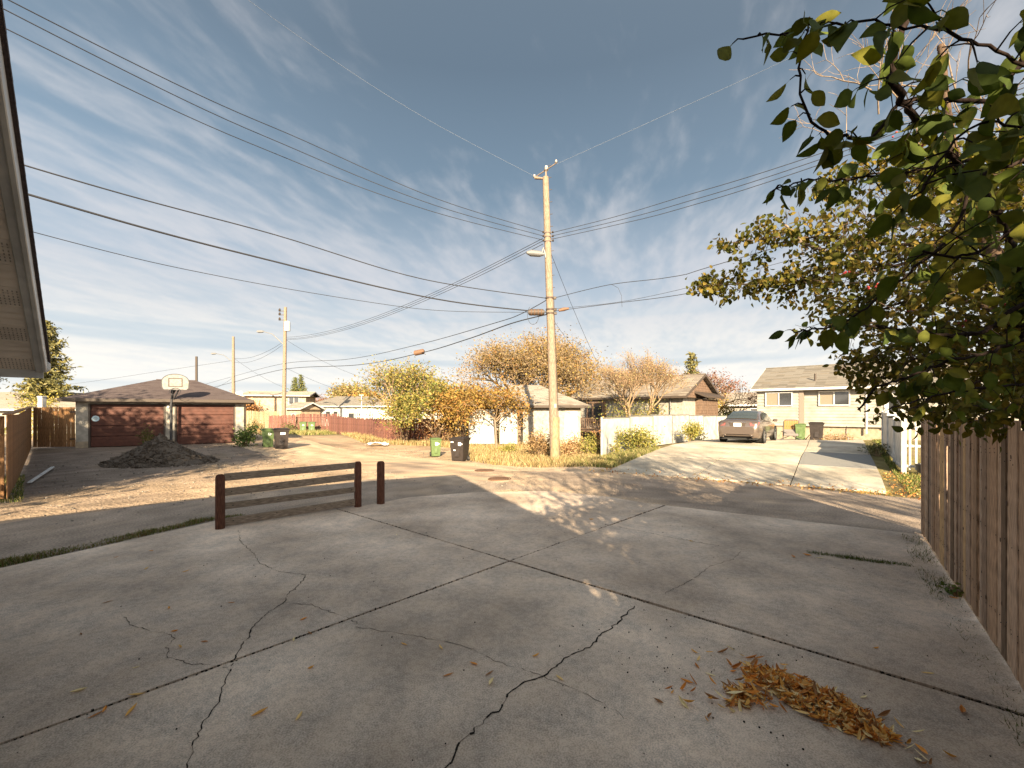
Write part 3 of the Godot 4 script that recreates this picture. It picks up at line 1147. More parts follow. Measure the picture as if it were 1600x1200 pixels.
	for j in joints:
		var len: float = j[0].distance_to(j[1])
		for e in int(len * 45):
			var p: Vector2 = j[0].lerp(j[1], rng.randf())
			if Geometry2D.is_point_in_polygon(p, pad) and noise.get_noise_2d(p.x * 6, p.y * 6) > -0.25:
				var s := rng.randf_range(0.003, 0.009)
				dm.col = Color(1, 1, 1) * rng.randf_range(0.5, 3.0)
				dm.box(Vector3(p.x + rng.randfn() * 0.009, 0.026 + rng.randf() * 0.006, -p.y + rng.randfn() * 0.009), Vector3(s * 2, s, s * 1.6), Basis(Vector3.UP, rng.randf() * TAU))
	var crumbs := obj("joint_dirt", dm, M.dirt_line, root)
	stuff(crumbs)


func make_driveway() -> void:
	var root := Node3D.new()
	root.name = numbered("driveway")
	add_child(root)
	root.set_meta("kind", "structure")
	var left := [land(949, 739), land(985, 722), land(1030, 703), land(1075, 692), land(1128, 683)]
	var right := [land(1386, 771), land(1378, 748), land(1366, 723), land(1355, 703), land(1347, 688)]
	var edge := func(e: Array, f: float) -> Vector3:
		var k := clampf(f, 0, 1) * (e.size() - 1)
		var i := mini(int(k), e.size() - 2)
		return e[i].lerp(e[i + 1], k - i)
	var fs := [0.0, 0.36, 0.62, 1.0]
	var gs := [0.0, 0.36, 0.70, 1.0]
	for a in 3:
		for b in 3:
			var m := Mb.new()
			var patch: bool = a == 1 and b == 2
			var tone := Color(0.66, 0.61, 0.545).lerp(Color(0.74, 0.69, 0.615), ((a * 3 + b) * 7 % 5) / 5.0)
			m.col = Color(1, 1, 1) if patch else tone
			var k := 8
			var ps := []
			for i in k + 1:
				for j in k + 1:
					var f := lerpf(fs[a] + (0.003 if a > 0 else 0.0), fs[a + 1] - 0.003, float(i) / k)
					var g := lerpf(gs[b] + (0.002 if b > 0 else 0.0), gs[b + 1] - 0.002, float(j) / k)
					var p: Vector3 = edge.call(left, f).lerp(edge.call(right, f), g)
					ps.append(ground(p.x, -p.z, 0.045))
			for i in k:
				for j in k:
					var q := i * (k + 1) + j
					m.quad(ps[q], ps[q + 1], ps[q + k + 2], ps[q + k + 1], Vector3.UP)
			for j in k:
				var q := j
				m.quad(ps[q], ps[q + 1], ps[q + 1] - Vector3(0, 0.12, 0), ps[q] - Vector3(0, 0.12, 0), Vector3(0, 0, 1))
				q = j * (k + 1) + k
				m.quad(ps[q], ps[q + k + 1], ps[q + k + 1] - Vector3(0, 0.12, 0), ps[q] - Vector3(0, 0.12, 0), Vector3(1, 0, 0))
			if patch:
				obj("slab", m, M.aggregate, root)
				continue
			for v in m.v:
				m.t.append(Vector2(v.x, v.z))
				m.t2.append(Vector2(v.x, v.z))
			obj("slab", m, M.concrete, root)


# ------------------------------------------------------------------ the house the picture is taken from (its gable overhang crosses the upper left)
func own_house() -> void:
	var t := thing("house", "house at the left edge with a sloping beige soffit and white fascia board", "house")
	var a := Vector3(-0.696, 0, -0.718)
	var inn := Vector3(-0.718, 0, 0.696)      # into the house
	var foot := Vector3(-0.295, 0, 0.226)       # the rake passes just left of the camera
	var slope := 0.4
	var peak := 1.15
	var y := func(s: float) -> float: return 4.778 - slope * absf(s - peak)   # underside of the overhang
	var p := func(s: float, k: float, lift := 0.0) -> Vector3:
		var q: Vector3 = foot + a * s + inn * k
		q.y = y.call(s) + lift
		return q
	var low := 7.0
	var far := -3.2
	# soffit: panels across the overhang, every other one vented
	var i := 0
	var s := low
	while s > far + 0.3:
		var e := s - 0.30
		var m := Mb.new()
		if (s > peak) == (e > peak):
			m.quad(p.call(s, 0.02), p.call(s, 0.62), p.call(e + 0.012, 0.62, 0.004), p.call(e + 0.012, 0.02, 0.004), Vector3.DOWN)
			m.quad(p.call(e + 0.012, 0.02, 0.004), p.call(e + 0.012, 0.62, 0.004), p.call(e, 0.62, 0.02), p.call(e, 0.02, 0.02), Vector3.DOWN)
			for r in [0.33, 0.66]:
				m.quad(p.call(lerpf(s, e, r), 0.02, -0.004), p.call(lerpf(s, e, r), 0.62, -0.004), p.call(lerpf(s, e, r + 0.03), 0.62, -0.004), p.call(lerpf(s, e, r + 0.03), 0.02, -0.004), Vector3.DOWN)
			if i % 2 == 0:
				m.col = Color(0.35, 0.35, 0.35)
				for r in 22:
					for c in 6:
						var q := lerpf(s, e, 0.12 + 0.13 * c)
						m.quad(p.call(q, 0.05 + r * 0.026, -0.002), p.call(q, 0.058 + r * 0.026, -0.002), p.call(q - 0.022, 0.058 + r * 0.026, -0.002), p.call(q - 0.022, 0.05 + r * 0.026, -0.002), Vector3.DOWN)
			obj("soffit_panel", m, M.soffit, t)
		i += 1
		s = e
	var fb := Mb.new()
	for w in [[low, peak], [peak, far]]:
		fb.beam(p.call(w[0], -0.01, 0.07), p.call(w[1], -0.01, 0.07), 0.035, 0.19, 0.006)
		fb.beam(p.call(w[0], 0.03, 0.0), p.call(w[1], 0.03, 0.0), 0.06, 0.03, 0.006)
	obj("fascia", fb, M.trim_white, t)
	# roof planes: one down to the far eave, one behind
	var roof := Mb.new()
	for w in [[low + 0.1, peak], [far, peak]]:
		var bl: Vector3 = p.call(w[0], -0.05, 0.17)
		var tl: Vector3 = p.call(w[1], -0.05, 0.17)
		var br: Vector3 = p.call(w[0], 13.0, 0.17)
		var tr: Vector3 = p.call(w[1], 13.0, 0.17)
		roof.courses(bl, br, tr, tl, Vector3.UP, 0.15, 0.012, 0.9, [Color(0.8, 0.8, 0.8), Color(1, 1, 1), Color(0.65, 0.65, 0.65)], rng)
		roof.quad(bl - Vector3(0, 0.035, 0), tl - Vector3(0, 0.035, 0), tl, bl, -inn)
		roof.quad(bl - Vector3(0, 0.03, 0), br - Vector3(0, 0.03, 0), tr - Vector3(0, 0.03, 0), tl - Vector3(0, 0.03, 0), Vector3.DOWN)
	obj("roof", roof, M.shingle_dark, t)
	var gt := Mb.new()
	gt.beam(p.call(low + 0.06, -0.05, 0.08), p.call(low + 0.06, 13.0, 0.08), 0.11, 0.11, 0.02)
	obj("gutter", gt, M.trim_white, t)
	var eaves := Mb.new()
	eaves.beam(p.call(low, 0.0, 0.0) - Vector3(0, 0.0, 0), p.call(low, 13.0, 0.0), 0.03, 0.16)
	obj("eave_board", eaves, M.trim_white, t)
	var wall := Mb.new()
	var g0: Vector3 = foot + a * (low - 0.6) + inn * 0.6
	var g1: Vector3 = foot + a * (far + 0.4) + inn * 0.6
	var pk: Vector3 = p.call(peak, 0.6, 0.08)
	var h0 := Vector3(0, y.call(low - 0.6) + 0.08, 0)
	var h1 := Vector3(0, y.call(far + 0.4) + 0.08, 0)
	wall.quad(g0, g1, g1 + h1, g0 + h0, -inn)
	wall.tri(g0 + h0, g1 + h1, pk, -inn)
	wall.quad(g0, g0 + inn * 12, g0 + inn * 12 + h0, g0 + h0, a)
	wall.quad(g1, g1 + inn * 12, g1 + inn * 12 + h1, g1 + h1, -a)
	wall.quad(g0 + inn * 12, g1 + inn * 12, g1 + inn * 12 + h1, g0 + inn * 12 + h0, inn)
	obj("wall", wall, M.vinyl, t)

	# the neighbour's house behind the board fence: only its shadow shows
	var o := thing("neighbour_house", "neighbouring house out of view beyond the board fence, throwing its shadow on the lane", "house", Vector3(5.95, 0, 0.7), turn_of(-AWAY_LEFT))
	var nb := Mb.new()
	nb.box(Vector3(5, 1.6, 4.3), Vector3(9.2, 3.2, 7.6))
	obj("wall", nb, M.vinyl, o)
	var nr := Mb.new()
	var b0 := Vector3(0, 3.3, 0)
	nr.quad(b0 + Vector3(-0.4, -1.0, -0.9), b0 + Vector3(10.4, -1.0, -0.9), Vector3(10.4, 4.5, 2.6), Vector3(-0.4, 4.5, 2.6), Vector3(0, 1, -1))
	nr.quad(b0 + Vector3(-0.4, -0.2, 8.6), b0 + Vector3(10.4, -0.2, 8.6), Vector3(10.4, 4.5, 2.6), Vector3(-0.4, 4.5, 2.6), Vector3(0, 1, 1))
	obj("roof", nr, M.shingle_grey, o)


# ------------------------------------------------------------------ garages
func brown_garage() -> void:
	var o := Vector3(-20.36, 0.27, -20.3)
	var u := Vector3(0.861, 0, -0.508)
	var t := thing("garage", "double garage with two dark brown doors and a low hipped roof", "garage", o, turn_of(u))
	var X := func(px: float) -> float: return along(o, u, px)
	var len: float = X.call(381.0)
	var d0: float = X.call(138.0)
	var d1: float = X.call(258.5)
	var e0: float = X.call(273.0)
	var e1: float = X.call(367.5)
	var w := Mb.new()
	var H := 2.26
	for q in [[0.0, d0], [d1, e0], [e1, len]]:
		w.box(Vector3((q[0] + q[1]) / 2, H / 2 - 0.1, -0.1), Vector3(q[1] - q[0], H + 0.2, 0.2))
	for q in [[d0, d1], [e0, e1]]:
		w.box(Vector3((q[0] + q[1]) / 2, 2.17, -0.101), Vector3(q[1] - q[0] + 0.004, 0.18, 0.19))
	w.box(Vector3(0.1, H / 2 - 0.1, -3.4), Vector3(0.2, H + 0.2, 6.396))
	w.box(Vector3(len - 0.1, H / 2 - 0.1, -3.4), Vector3(0.2, H + 0.2, 6.396))
	w.box(Vector3(len / 2, H / 2 - 0.1, -6.7), Vector3(len, H + 0.2, 0.2))
	obj("wall", w, M.stucco, t)
	var base := Mb.new()
	for q in [[0.0, d0], [d1, e0], [e1, len]]:
		base = Mb.new()
		base.box(Vector3((q[0] + q[1]) / 2, 0.14, 0.012), Vector3(q[1] - q[0] - 0.01, 0.3, 0.03))
		obj("plinth", base, M.foundation, t)
	var k := 0
	for q in [[d0, d1], [e0, e1]]:
		var door := Mb.new()
		for s in [q[0] + 0.035, q[1] - 0.035]:
			door.box(Vector3(s, 1.03, -0.03), Vector3(0.07, 2.1, 0.1))
		door.box(Vector3((q[0] + q[1]) / 2, 2.055, -0.032), Vector3(q[1] - q[0] - 0.142, 0.05, 0.09))
		var fr := obj("garage_door", door, M.dark_trim, t)
		for i in 4:
			var pn := Mb.new()
			var wd: float = q[1] - q[0] - 0.15
			pn.col = Color(1, 1, 1) * [1.0, 0.92, 1.06, 0.96][(i + k) % 4]
			pn.box(Vector3((q[0] + q[1]) / 2, 0.26 + i * 0.505, -0.06), Vector3(wd, 0.492, 0.04), Basis.IDENTITY, 0.008)
			for r in 3:
				pn.box(Vector3((q[0] + q[1]) / 2, 0.26 + i * 0.505 + (r - 1) * 0.155, -0.038), Vector3(wd - 0.03, 0.148, 0.006), Basis.IDENTITY, 0.005)
			obj("door_panel", pn, M.brown_paint, fr)
		k += 1
	# the small round sticker on the left door
	var st := Mb.new()
	st.lathe(Vector3(X.call(149.0), up_at(o, u, 149.0, 654.0), -0.024), [Vector2(0, 0.0), Vector2(0.14, 0.0), Vector2(0.14, -0.008)], 20, Basis(Vector3(1, 0, 0), PI / 2))
	var sk := obj("round_sticker", st, mk("sky_blue_print", Color(0.42, 0.55, 0.6), 0.5), t)
	var sl := Mb.new()
	for i in 3:
		sl.box(Vector3(X.call(149.0), up_at(o, u, 149.0, 654.0) + (i - 1) * 0.05, -0.016), Vector3(0.16 - absf(i - 1) * 0.05, 0.018, 0.006))
	obj("sticker_print", sl, M.steel, sk)
	rng.seed = 8
	gable_roof(t, -0.45, len + 0.45, 2.30, 6.7, 0.5, 1.18, "shingle_dark", [Color(1, 1, 1), Color(0.8, 0.78, 0.8), Color(1.15, 1.1, 1.1), Color(1.6, 1.4, 1.35)], 2.9, 2.9)
	fascia(t, -0.45, len + 0.45, 2.30, 6.7, 0.5, 1.18, "dark_trim", true, true)
	var pipe := Mb.new()
	pipe.tube([Vector3(len * 0.42, 3.2, -4.4), Vector3(len * 0.42, 3.75, -4.4)], [0.05, 0.05], 8)
	obj("vent_pipe", pipe, M.dark_trim, t)
	var lamp := Mb.new()
	lamp.box(Vector3((d1 + e0) / 2 - 0.06, 1.95, 0.05), Vector3(0.1, 0.14, 0.1), Basis.IDENTITY, 0.02)
	obj("wall_lamp", lamp, M.white_paint, t)
	var dp := Mb.new()
	dp.tube([Vector3(len + 0.42, 2.2, 0.45), Vector3(len + 0.3, 2.0, 0.1), Vector3(len + 0.06, 1.9, -0.1), Vector3(len + 0.06, 0.1, -0.1)], [0.04, 0.04, 0.04, 0.04], 6)
	obj("downspout", dp, M.dark_trim, t)

	# basketball goal on a pole before the pillar
	var g := o + u * float(X.call(270.0)) + Vector3(0.508, 0, 0.861) * 0.5
	var b := thing("basketball_goal", "basketball backboard on a black pole in front of the garage pillar", "basketball goal", Vector3(g.x, height(g.x, -g.z), g.z), turn_of(u))
	var pl := Mb.new()
	pl.tube([Vector3(0, -0.1, 0), Vector3(0, 2.0, 0), Vector3(0.05, 2.55, 0), Vector3(0.1, 2.95, 0.12)], [0.06, 0.06, 0.055, 0.05], 10)
	obj("pole", pl, M.black_metal, b)
	var br := Mb.new()
	for s in [-1, 1]:
		br.beam(Vector3(0.05 + s * 0.05, 2.3, 0.02), Vector3(0.25 + s * 0.12, 2.85, 0.3), 0.04, 0.06)
		br.beam(Vector3(0.05 + s * 0.05, 2.62, 0.02), Vector3(0.25 + s * 0.12, 3.15, 0.3), 0.04, 0.06)
	br.box(Vector3(0.25, 2.86, 0.34), Vector3(0.4, 0.2, 0.08), Basis.IDENTITY, 0.02)
	obj("bracket", br, M.black_metal, b)
	var bd := Mb.new()
	var out := []
	for i in 13:
		var a := PI * i / 12.0
		out.append(Vector2(cos(a) * 0.60, 0.22 + sin(a) * 0.42))
	out.append(Vector2(-0.58, -0.12))
	out.append(Vector2(-0.5, -0.22))
	out.append(Vector2(0.5, -0.22))
	out.append(Vector2(0.58, -0.12))
	var rim := Mb.new()
	for i in out.size():
		var p: Vector2 = out[i]
		var q: Vector2 = out[(i + 1) % out.size()]
		for z in [0.0, 0.04]:
			bd.tri(Vector3(0, 0.1, z), Vector3(p.x, p.y, z), Vector3(q.x, q.y, z), Vector3(0, 0, z - 0.02))
		bd.quad(Vector3(p.x, p.y, 0), Vector3(q.x, q.y, 0), Vector3(q.x, q.y, 0.04), Vector3(p.x, p.y, 0.04), Vector3(p.x + q.x, p.y + q.y, 0))
		rim.beam(Vector3(p.x, p.y, 0.03), Vector3(q.x, q.y, 0.03), 0.035, 0.03, 0.0, Vector3(0, 0, 1))
	var board := obj("backboard", bd, M.grey_board, b)
	board.position = Vector3(0.22, 2.97, 0.36)
	board.scale = Vector3(0.9, 0.9, 1)
	obj("edge_band", rim, M.black_metal, board)
	var sq := Mb.new()
	for e in [[0, 0.4, 0.62, 0.04], [0, -0.04, 0.62, 0.04], [-0.29, 0.18, 0.04, 0.398], [0.29, 0.18, 0.04, 0.398]]:
		sq.box(Vector3(e[0], e[1], 0.046), Vector3(e[2], e[3], 0.008))
	obj("target_square", sq, M.dark_trim, board)
	var hoop := Mb.new()
	for i in 16:
		var a0 := TAU * i / 16
		var a1 := TAU * (i + 1) / 16
		hoop.tube([Vector3(sin(a0) * 0.225, 0, cos(a0) * 0.225), Vector3(sin(a1) * 0.225, 0, cos(a1) * 0.225)], [0.01, 0.01], 5, false)
	var hp := obj("rim", hoop, M.black_metal, b)
	hp.position = Vector3(0.22, 2.68, 0.56)
	hp.rotation.x = 0.9


func white_garage() -> void:
	var o := Vector3(0.66, 0.1, -26.0)
	var u := Vector3(0.985, 0, -0.17).normalized()
	var t := thing("garage", "small cream stucco garage behind the large utility pole, pole shadow on its wall", "garage", o, turn_of(u))
	var len := along(o, u, 907.0)
	var w := Mb.new()
	w.box(Vector3(len / 2, 1.05, -2.6), Vector3(len, 2.3, 5.2))
	obj("wall", w, M.stucco, t)
	rng.seed = 4
	gable_roof(t, -0.5, len + 0.5, 2.22, 5.2, 0.45, 1.35, "shingle_pale", [Color(1, 1, 1), Color(0.85, 0.85, 0.85), Color(1.15, 1.1, 1.0), Color(0.7, 0.66, 0.62)], 0.0, 2.4)
	fascia(t, -0.5, len + 0.5, 2.22, 5.2, 0.45, 1.35, "dark_trim", false, true)
	var gb := Mb.new()
	for i in 7:
		gb.box(Vector3(-0.02, 2.15 + i * 0.19, -2.6), Vector3(0.03, 0.17, (5.2 - i * 0.74)), Basis.IDENTITY, 0.006)
	obj("gable_boards", gb, M.brown_siding, t)
	var dr := Mb.new()
	dr.box(Vector3(len - 0.6, 1.0, 0.014), Vector3(0.85, 1.98, 0.03), Basis.IDENTITY, 0.008)
	obj("door", dr, M.white_panel, t)
	var cv := Mb.new()
	cv.box(Vector3(len - 0.5, 2.02, 0.02), Vector3(1.0, 0.24, 0.04))
	obj("header_board", cv, M.foundation, t)
	# firewood stacked against its left wall
	var s := thing("wood_stack", "stack of split firewood between the white panels and the cream garage", "wood stack", ground(0.30, 25.6))
	rng.seed = 31
	for i in 9:
		for j in 4:
			var lg := Mb.new()
			var k := rng.randf_range(0.65, 1.2)
			lg.col = Color(k, k * 0.95, k * 0.9)
			lg.box(Vector3(-0.14 + (j % 2) * 0.24 + rng.randfn() * 0.02, 0.12 + i * 0.225, -(j / 2) * 0.7 + rng.randfn() * 0.03), Vector3(0.22, 0.2, 0.62), Basis(Vector3(0, 0, 1), rng.randfn() * 0.2), 0.03)
			obj("log", lg, M.pole_wood, s)
	# two white sheets standing as a fence
	for i in 2:
		var q := ground([-2.43, -0.93][i], 24.6)
		var pn := thing("white_fence", ["wide white fence panel left of the thin golden tree's trunk", "white fence panel between the golden tree's trunk and the firewood"][i], "fence", q, 0.03, "white panels beside the garage")
		var pm := Mb.new()
		pm.box(Vector3(0.73, 1.1, 0), Vector3(1.46 if i == 0 else 1.0, 1.95, 0.05), Basis.IDENTITY, 0.008)
		obj("sheet", pm, M.white_panel, pn)
		var ps := Mb.new()
		for e in ([0.0, 1.46] if i == 0 else [0.24, 1.23]):
			ps.box(Vector3(e, 1.03, -0.06), Vector3(0.09, 2.16, 0.065), Basis.IDENTITY, 0.008)
		obj("post", ps, M.brown_siding, pn)


# ------------------------------------------------------------------ houses
func center_house() -> void:
	var u := -AWAY_LEFT
	var o := Vector3(4.87, 0.0, -33.5)
	var t := thing("house", "cream bungalow with a pale brown roof and brown sided gable behind the white fence", "house", o, turn_of(u))
	var len := 8.25
	var e := 2.95
	var w := Mb.new()
	w.box(Vector3(len / 2, e / 2 - 0.1, -3.2), Vector3(len, e, 6.4))
	obj("wall", w, M.stucco, t)
	rng.seed = 12
	gable_roof(t, -0.4, len + 0.35, e, 6.4, 0.5, 1.62, "shingle_pale", [Color(0.9, 0.86, 0.82), Color(0.78, 0.75, 0.72), Color(1.05, 1.0, 0.95), Color(0.62, 0.58, 0.55)])
	fascia(t, -0.4, len + 0.35, e, 6.4, 0.5, 1.62, "dark_trim")
	var gs := Mb.new()   # brown siding in the gable and on the projection
	for i in 9:
		var f := i * 0.17
		gs.box(Vector3(len + 0.02, e + 0.02 + f, -3.2), Vector3(0.04, 0.16, 6.9 * (1.0 - (f + 0.1) / 1.62)), Basis(Vector3(0, 0, 1), 0.06), 0.0)
	obj("gable_siding", gs, M.brown_siding, t)
	var pj := Mb.new()
	for i in 14:
		pj.box(Vector3(len + 0.2, 0.2 + i * 0.19, -3.9), Vector3(0.5, 0.18, 3.4), Basis(Vector3(0, 0, 1), 0.03), 0.0)
	pj.box(Vector3(len + 0.47, 1.5, -3.2), Vector3(0.03, 2.7, 0.12))
	obj("side_bay", pj, M.brown_siding, t)
	var pr := Mb.new()
	pr.quad(Vector3(len, 3.35, -5.9), Vector3(len, 3.35, -1.9), Vector3(len + 0.85, 3.0, -1.9), Vector3(len + 0.85, 3.0, -5.9), Vector3.UP)
	pr.quad(Vector3(len, 3.23, -5.9), Vector3(len, 3.23, -1.9), Vector3(len + 0.85, 2.88, -1.9), Vector3(len + 0.85, 2.88, -5.9), Vector3.DOWN)
	pr.quad(Vector3(len + 0.85, 2.88, -5.9), Vector3(len + 0.85, 3.0, -5.9), Vector3(len + 0.85, 3.0, -1.9), Vector3(len + 0.85, 2.88, -1.9), Vector3.RIGHT)
	pr.quad(Vector3(len, 3.23, -1.9), Vector3(len, 3.35, -1.9), Vector3(len + 0.85, 3.0, -1.9), Vector3(len + 0.85, 2.88, -1.9), Vector3(0, 0, 1))
	obj("bay_roof", pr, M.dark_trim, t)
	# brown box window at the left
	var a0 := along(o, u, 922.0)
	var a1 := along(o, u, 946.0)
	var y0 := 1.35
	var y1 := 2.55
	var bx := Mb.new()
	bx.box(Vector3((a0 + a1) / 2, y0 - 0.08, 0.2), Vector3(a1 - a0 + 0.1, 0.16, 0.5), Basis.IDENTITY, 0.01)
	bx.box(Vector3((a0 + a1) / 2, y1 + 0.06, 0.2), Vector3(a1 - a0 + 0.1, 0.12, 0.5), Basis.IDENTITY, 0.01)
	for x in [a0, lerpf(a0, a1, 0.36), a1]:
		bx.box(Vector3(x, (y0 + y1) / 2, 0.2), Vector3(0.12, y1 - y0, 0.46), Basis.IDENTITY, 0.01)
	var win := obj("window", bx, M.brown_siding, t)
	for q in [[a0, lerpf(a0, a1, 0.36)], [lerpf(a0, a1, 0.36), a1]]:
		var gl := Mb.new()
		gl.box(Vector3((q[0] + q[1]) / 2, (y0 + y1) / 2, 0.36), Vector3(q[1] - q[0] - 0.13, y1 - y0 - 0.01, 0.02))
		obj("pane", gl, M.glass_dark, win)
	window(t, along(o, u, 1015.0), along(o, u, 1030.0), 1.8, 2.6, 0.0, 2, "dark_trim")
	var ds := Mb.new()
	ds.tube([Vector3(along(o, u, 1048.0), 2.8, 0.08), Vector3(along(o, u, 1048.0), 0.7, 0.08), Vector3(along(o, u, 1046.0), 0.5, 0.2)], [0.045, 0.045, 0.045], 6)
	obj("downspout", ds, M.steel, t)
	# deck with its railing
	var dk := thing("deck", "small brown wooden deck with slatted railing below the box window", "deck", o + u * 0.2 + Vector3(-0.667, 0, 0.745) * 2.6, turn_of(u))
	var dl := 3.6
	var fl := Mb.new()
	fl.box(Vector3(dl / 2, 0.62, -1.2), Vector3(dl, 0.12, 2.4))
	for x in [0.1, dl / 2, dl - 0.1]:
		fl.box(Vector3(x, 0.27, -0.1), Vector3(0.12, 0.58, 0.12))
	obj("floor", fl, M.brown_siding, dk)
	var rl := Mb.new()
	rl.box(Vector3(dl / 2, 1.5, 0.0), Vector3(dl, 0.06, 0.1))
	rl.box(Vector3(dl / 2, 0.78, 0.0), Vector3(dl, 0.06, 0.05))
	for x in [0.05, dl * 0.5, dl - 0.05]:
		rl.box(Vector3(x, 1.08, 0.002), Vector3(0.1, 0.9, 0.11))
	obj("railing", rl, M.brown_siding, dk)
	var sl := Mb.new()
	for i in 24:
		sl.box(Vector3(0.14 + i * (dl - 0.28) / 23.0, 1.14, 0.026), Vector3(0.06, 0.68, 0.02))
	stuff(obj("balusters", sl, M.brown_siding, dk))


func right_house() -> void:
	var u := -AWAY_LEFT
	var o := Vector3(16.7, 0.12, -29.5)
	var t := thing("house", "beige sided bungalow with a grey-brown roof and two wide windows beyond the car", "house", o, turn_of(u))
	var X := func(px: float) -> float: return along(o, u, px)
	var len := 13.5
	var bot := 0.92
	var top := 3.22
	var xm: float = X.call(1250.0)
	var core := Mb.new()
	core.box(Vector3(len / 2, (top + bot) / 2, -4.02), Vector3(len - 0.06, top - bot, 8.0))
	core.box(Vector3(xm / 2, (top + bot) / 2, 0.15), Vector3(xm - 0.02, top - bot, 0.3))
	obj("wall", core, M.vinyl, t)
	var sd := Mb.new()
	rng.seed = 3
	sd.courses(Vector3(0, bot, 0.302), Vector3(xm, bot, 0.302), Vector3(xm, top, 0.302), Vector3(0, top, 0.302), Vector3(0, 0, 1), 0.19, 0.04, 0.0, [], rng)
	sd.courses(Vector3(xm, bot, 0.002), Vector3(len, bot, 0.002), Vector3(len, top, 0.002), Vector3(xm, top, 0.002), Vector3(0, 0, 1), 0.19, 0.04, 0.0, [], rng)
	sd.courses(Vector3(-0.004, bot, -8), Vector3(-0.004, bot, 0.3), Vector3(-0.004, top, 0.3), Vector3(-0.004, top, -8), Vector3(-1, 0, 0), 0.15, 0.022, 0.0, [], rng)
	obj("siding", sd, M.vinyl, t)
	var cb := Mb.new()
	cb.box(Vector3(xm + 0.12, (top + bot) / 2, 0.2), Vector3(0.24, top - bot, 0.3))  # dark box whose colour stands in for the shade on the wall return
	obj("return_shade_strip", cb, M.shade_taupe, t)
	var fd := Mb.new()
	fd.box(Vector3(len / 2, bot / 2 - 0.3, -4.0), Vector3(len - 0.3, bot + 0.58, 7.7))
	fd.box(Vector3(xm / 2, bot / 2 - 0.3, 0.08), Vector3(xm - 0.2, bot + 0.58, 0.3))
	obj("foundation", fd, M.foundation, t)
	rng.seed = 14
	var roof := gable_roof(t, -0.35, len + 0.3, top + 0.1, 8.0, 0.62, 1.75, "shingle_grey", [Color(1, 1, 1), Color(0.82, 0.8, 0.78), Color(1.15, 1.1, 1.02), Color(0.7, 0.68, 0.66), Color(0.95, 0.9, 0.84)])
	fascia(t, -0.35, len + 0.3, top + 0.1, 8.0, 0.62, 1.75, "trim_white")
	var vents := Mb.new()
	for q in [[4.3, -2.6], [5.4, -3.3], [5.5, -2.3]]:
		var y: float = top + 0.1 + 1.75 * (0.62 - q[1]) / 4.62
		vents.box(Vector3(q[0], y + 0.1, q[1]), Vector3(0.42, 0.2, 0.36), Basis(Vector3.RIGHT, -0.35), 0.03)
	obj("roof_vent", vents, M.dark_trim, roof)
	var pp := Mb.new()
	pp.tube([Vector3(3.1, top + 0.5, -0.7), Vector3(3.1, top + 1.05, -0.7)], [0.06, 0.06], 8)
	obj("vent_pipe", pp, M.dark_trim, roof)
	window(t, X.call(1197.5), X.call(1240.0), up_at(o, u, 1218, 635), up_at(o, u, 1218, 613), 0.345, 2, "white_paint", ["blind", "glass_dark"])
	window(t, X.call(1279.0), X.call(1328.5), up_at(o, u, 1303, 634), up_at(o, u, 1303, 610.5), 0.045, 2, "white_paint", ["blind", "glass_dark"])
	# house number, two dark digits beside the downspout
	var dg := Mb.new()
	var nx: float = X.call(1365.0)
	var ny := up_at(o, u, 1365, 660)
	for q in [[-0.14, 0.09, 0.13, 0.03], [-0.2, 0, 0.03, 0.2], [-0.14, -0.09, 0.13, 0.03], [-0.14, 0, 0.1, 0.03], [0.06, 0.09, 0.13, 0.03], [0.06, -0.09, 0.13, 0.03], [0.12, 0.0, 0.03, 0.2]]:
		dg.box(Vector3(nx + q[0], ny + q[1], 0.045), Vector3(q[2], q[3], 0.02))
	obj("house_number", dg, M.black_metal, t)
	var dp := Mb.new()
	dp.box(Vector3(X.call(1354.0), (top + bot) / 2 - 0.1, 0.06), Vector3(0.08, top - 0.3, 0.07), Basis.IDENTITY, 0.01)
	obj("downspout", dp, M.trim_white, t)
	var dr := Mb.new()
	dr.box(Vector3(X.call(1398.0), 1.9, 0.04), Vector3(0.95, 2.1, 0.06), Basis.IDENTITY, 0.01)
	obj("door", dr, M.white_paint, t)
	var dw := Mb.new()
	dw.box(Vector3(X.call(1398.0), 2.25, 0.074), Vector3(0.5, 0.9, 0.012))
	obj("door_pane", dw, M.glass_dark, t)


# a plain far house: front along x, optional hips, windows [x, y, w, h]
func plain_house(label: String, o: Vector3, u: Vector3, len: float, wall_h: float, deep: float, rise: float, wall_mat: String, roof_mat: String, hips: Array, wins: Array, over := 0.5) -> Node3D:
	rng.seed = hash(label)
	var t := thing("house", label, "house", o, turn_of(u))
	var w := Mb.new()
	w.box(Vector3(len / 2, wall_h / 2 - 0.1, -deep / 2), Vector3(len, wall_h + 0.2, deep))
	if hips[0] == 0.0:
		w.tri(Vector3(0.0, wall_h, 0), Vector3(0.0, wall_h, -deep), Vector3(0.0, wall_h + rise * 0.9, -deep / 2), Vector3(-1, 0, 0))
	if hips[1] == 0.0:
		w.tri(Vector3(len, wall_h, 0), Vector3(len, wall_h, -deep), Vector3(len, wall_h + rise * 0.9, -deep / 2), Vector3(1, 0, 0))
	obj("wall", w, M[wall_mat], t)
	gable_roof(t, -over, len + over, wall_h + 0.1, deep, over, rise, roof_mat, [Color(1, 1, 1), Color(0.88, 0.86, 0.84), Color(1.1, 1.06, 1.0)], hips[0], hips[1])
	fascia(t, -over, len + over, wall_h + 0.1, deep, over, rise, "trim_white", hips[0] > 0, hips[1] > 0)
	for q in wins:
		window(t, q[0] - q[2] / 2, q[0] + q[2] / 2, q[1] - q[3] / 2, q[1] + q[3] / 2, 0.0, 2 if q[2] > q[3] else 1)
	return t


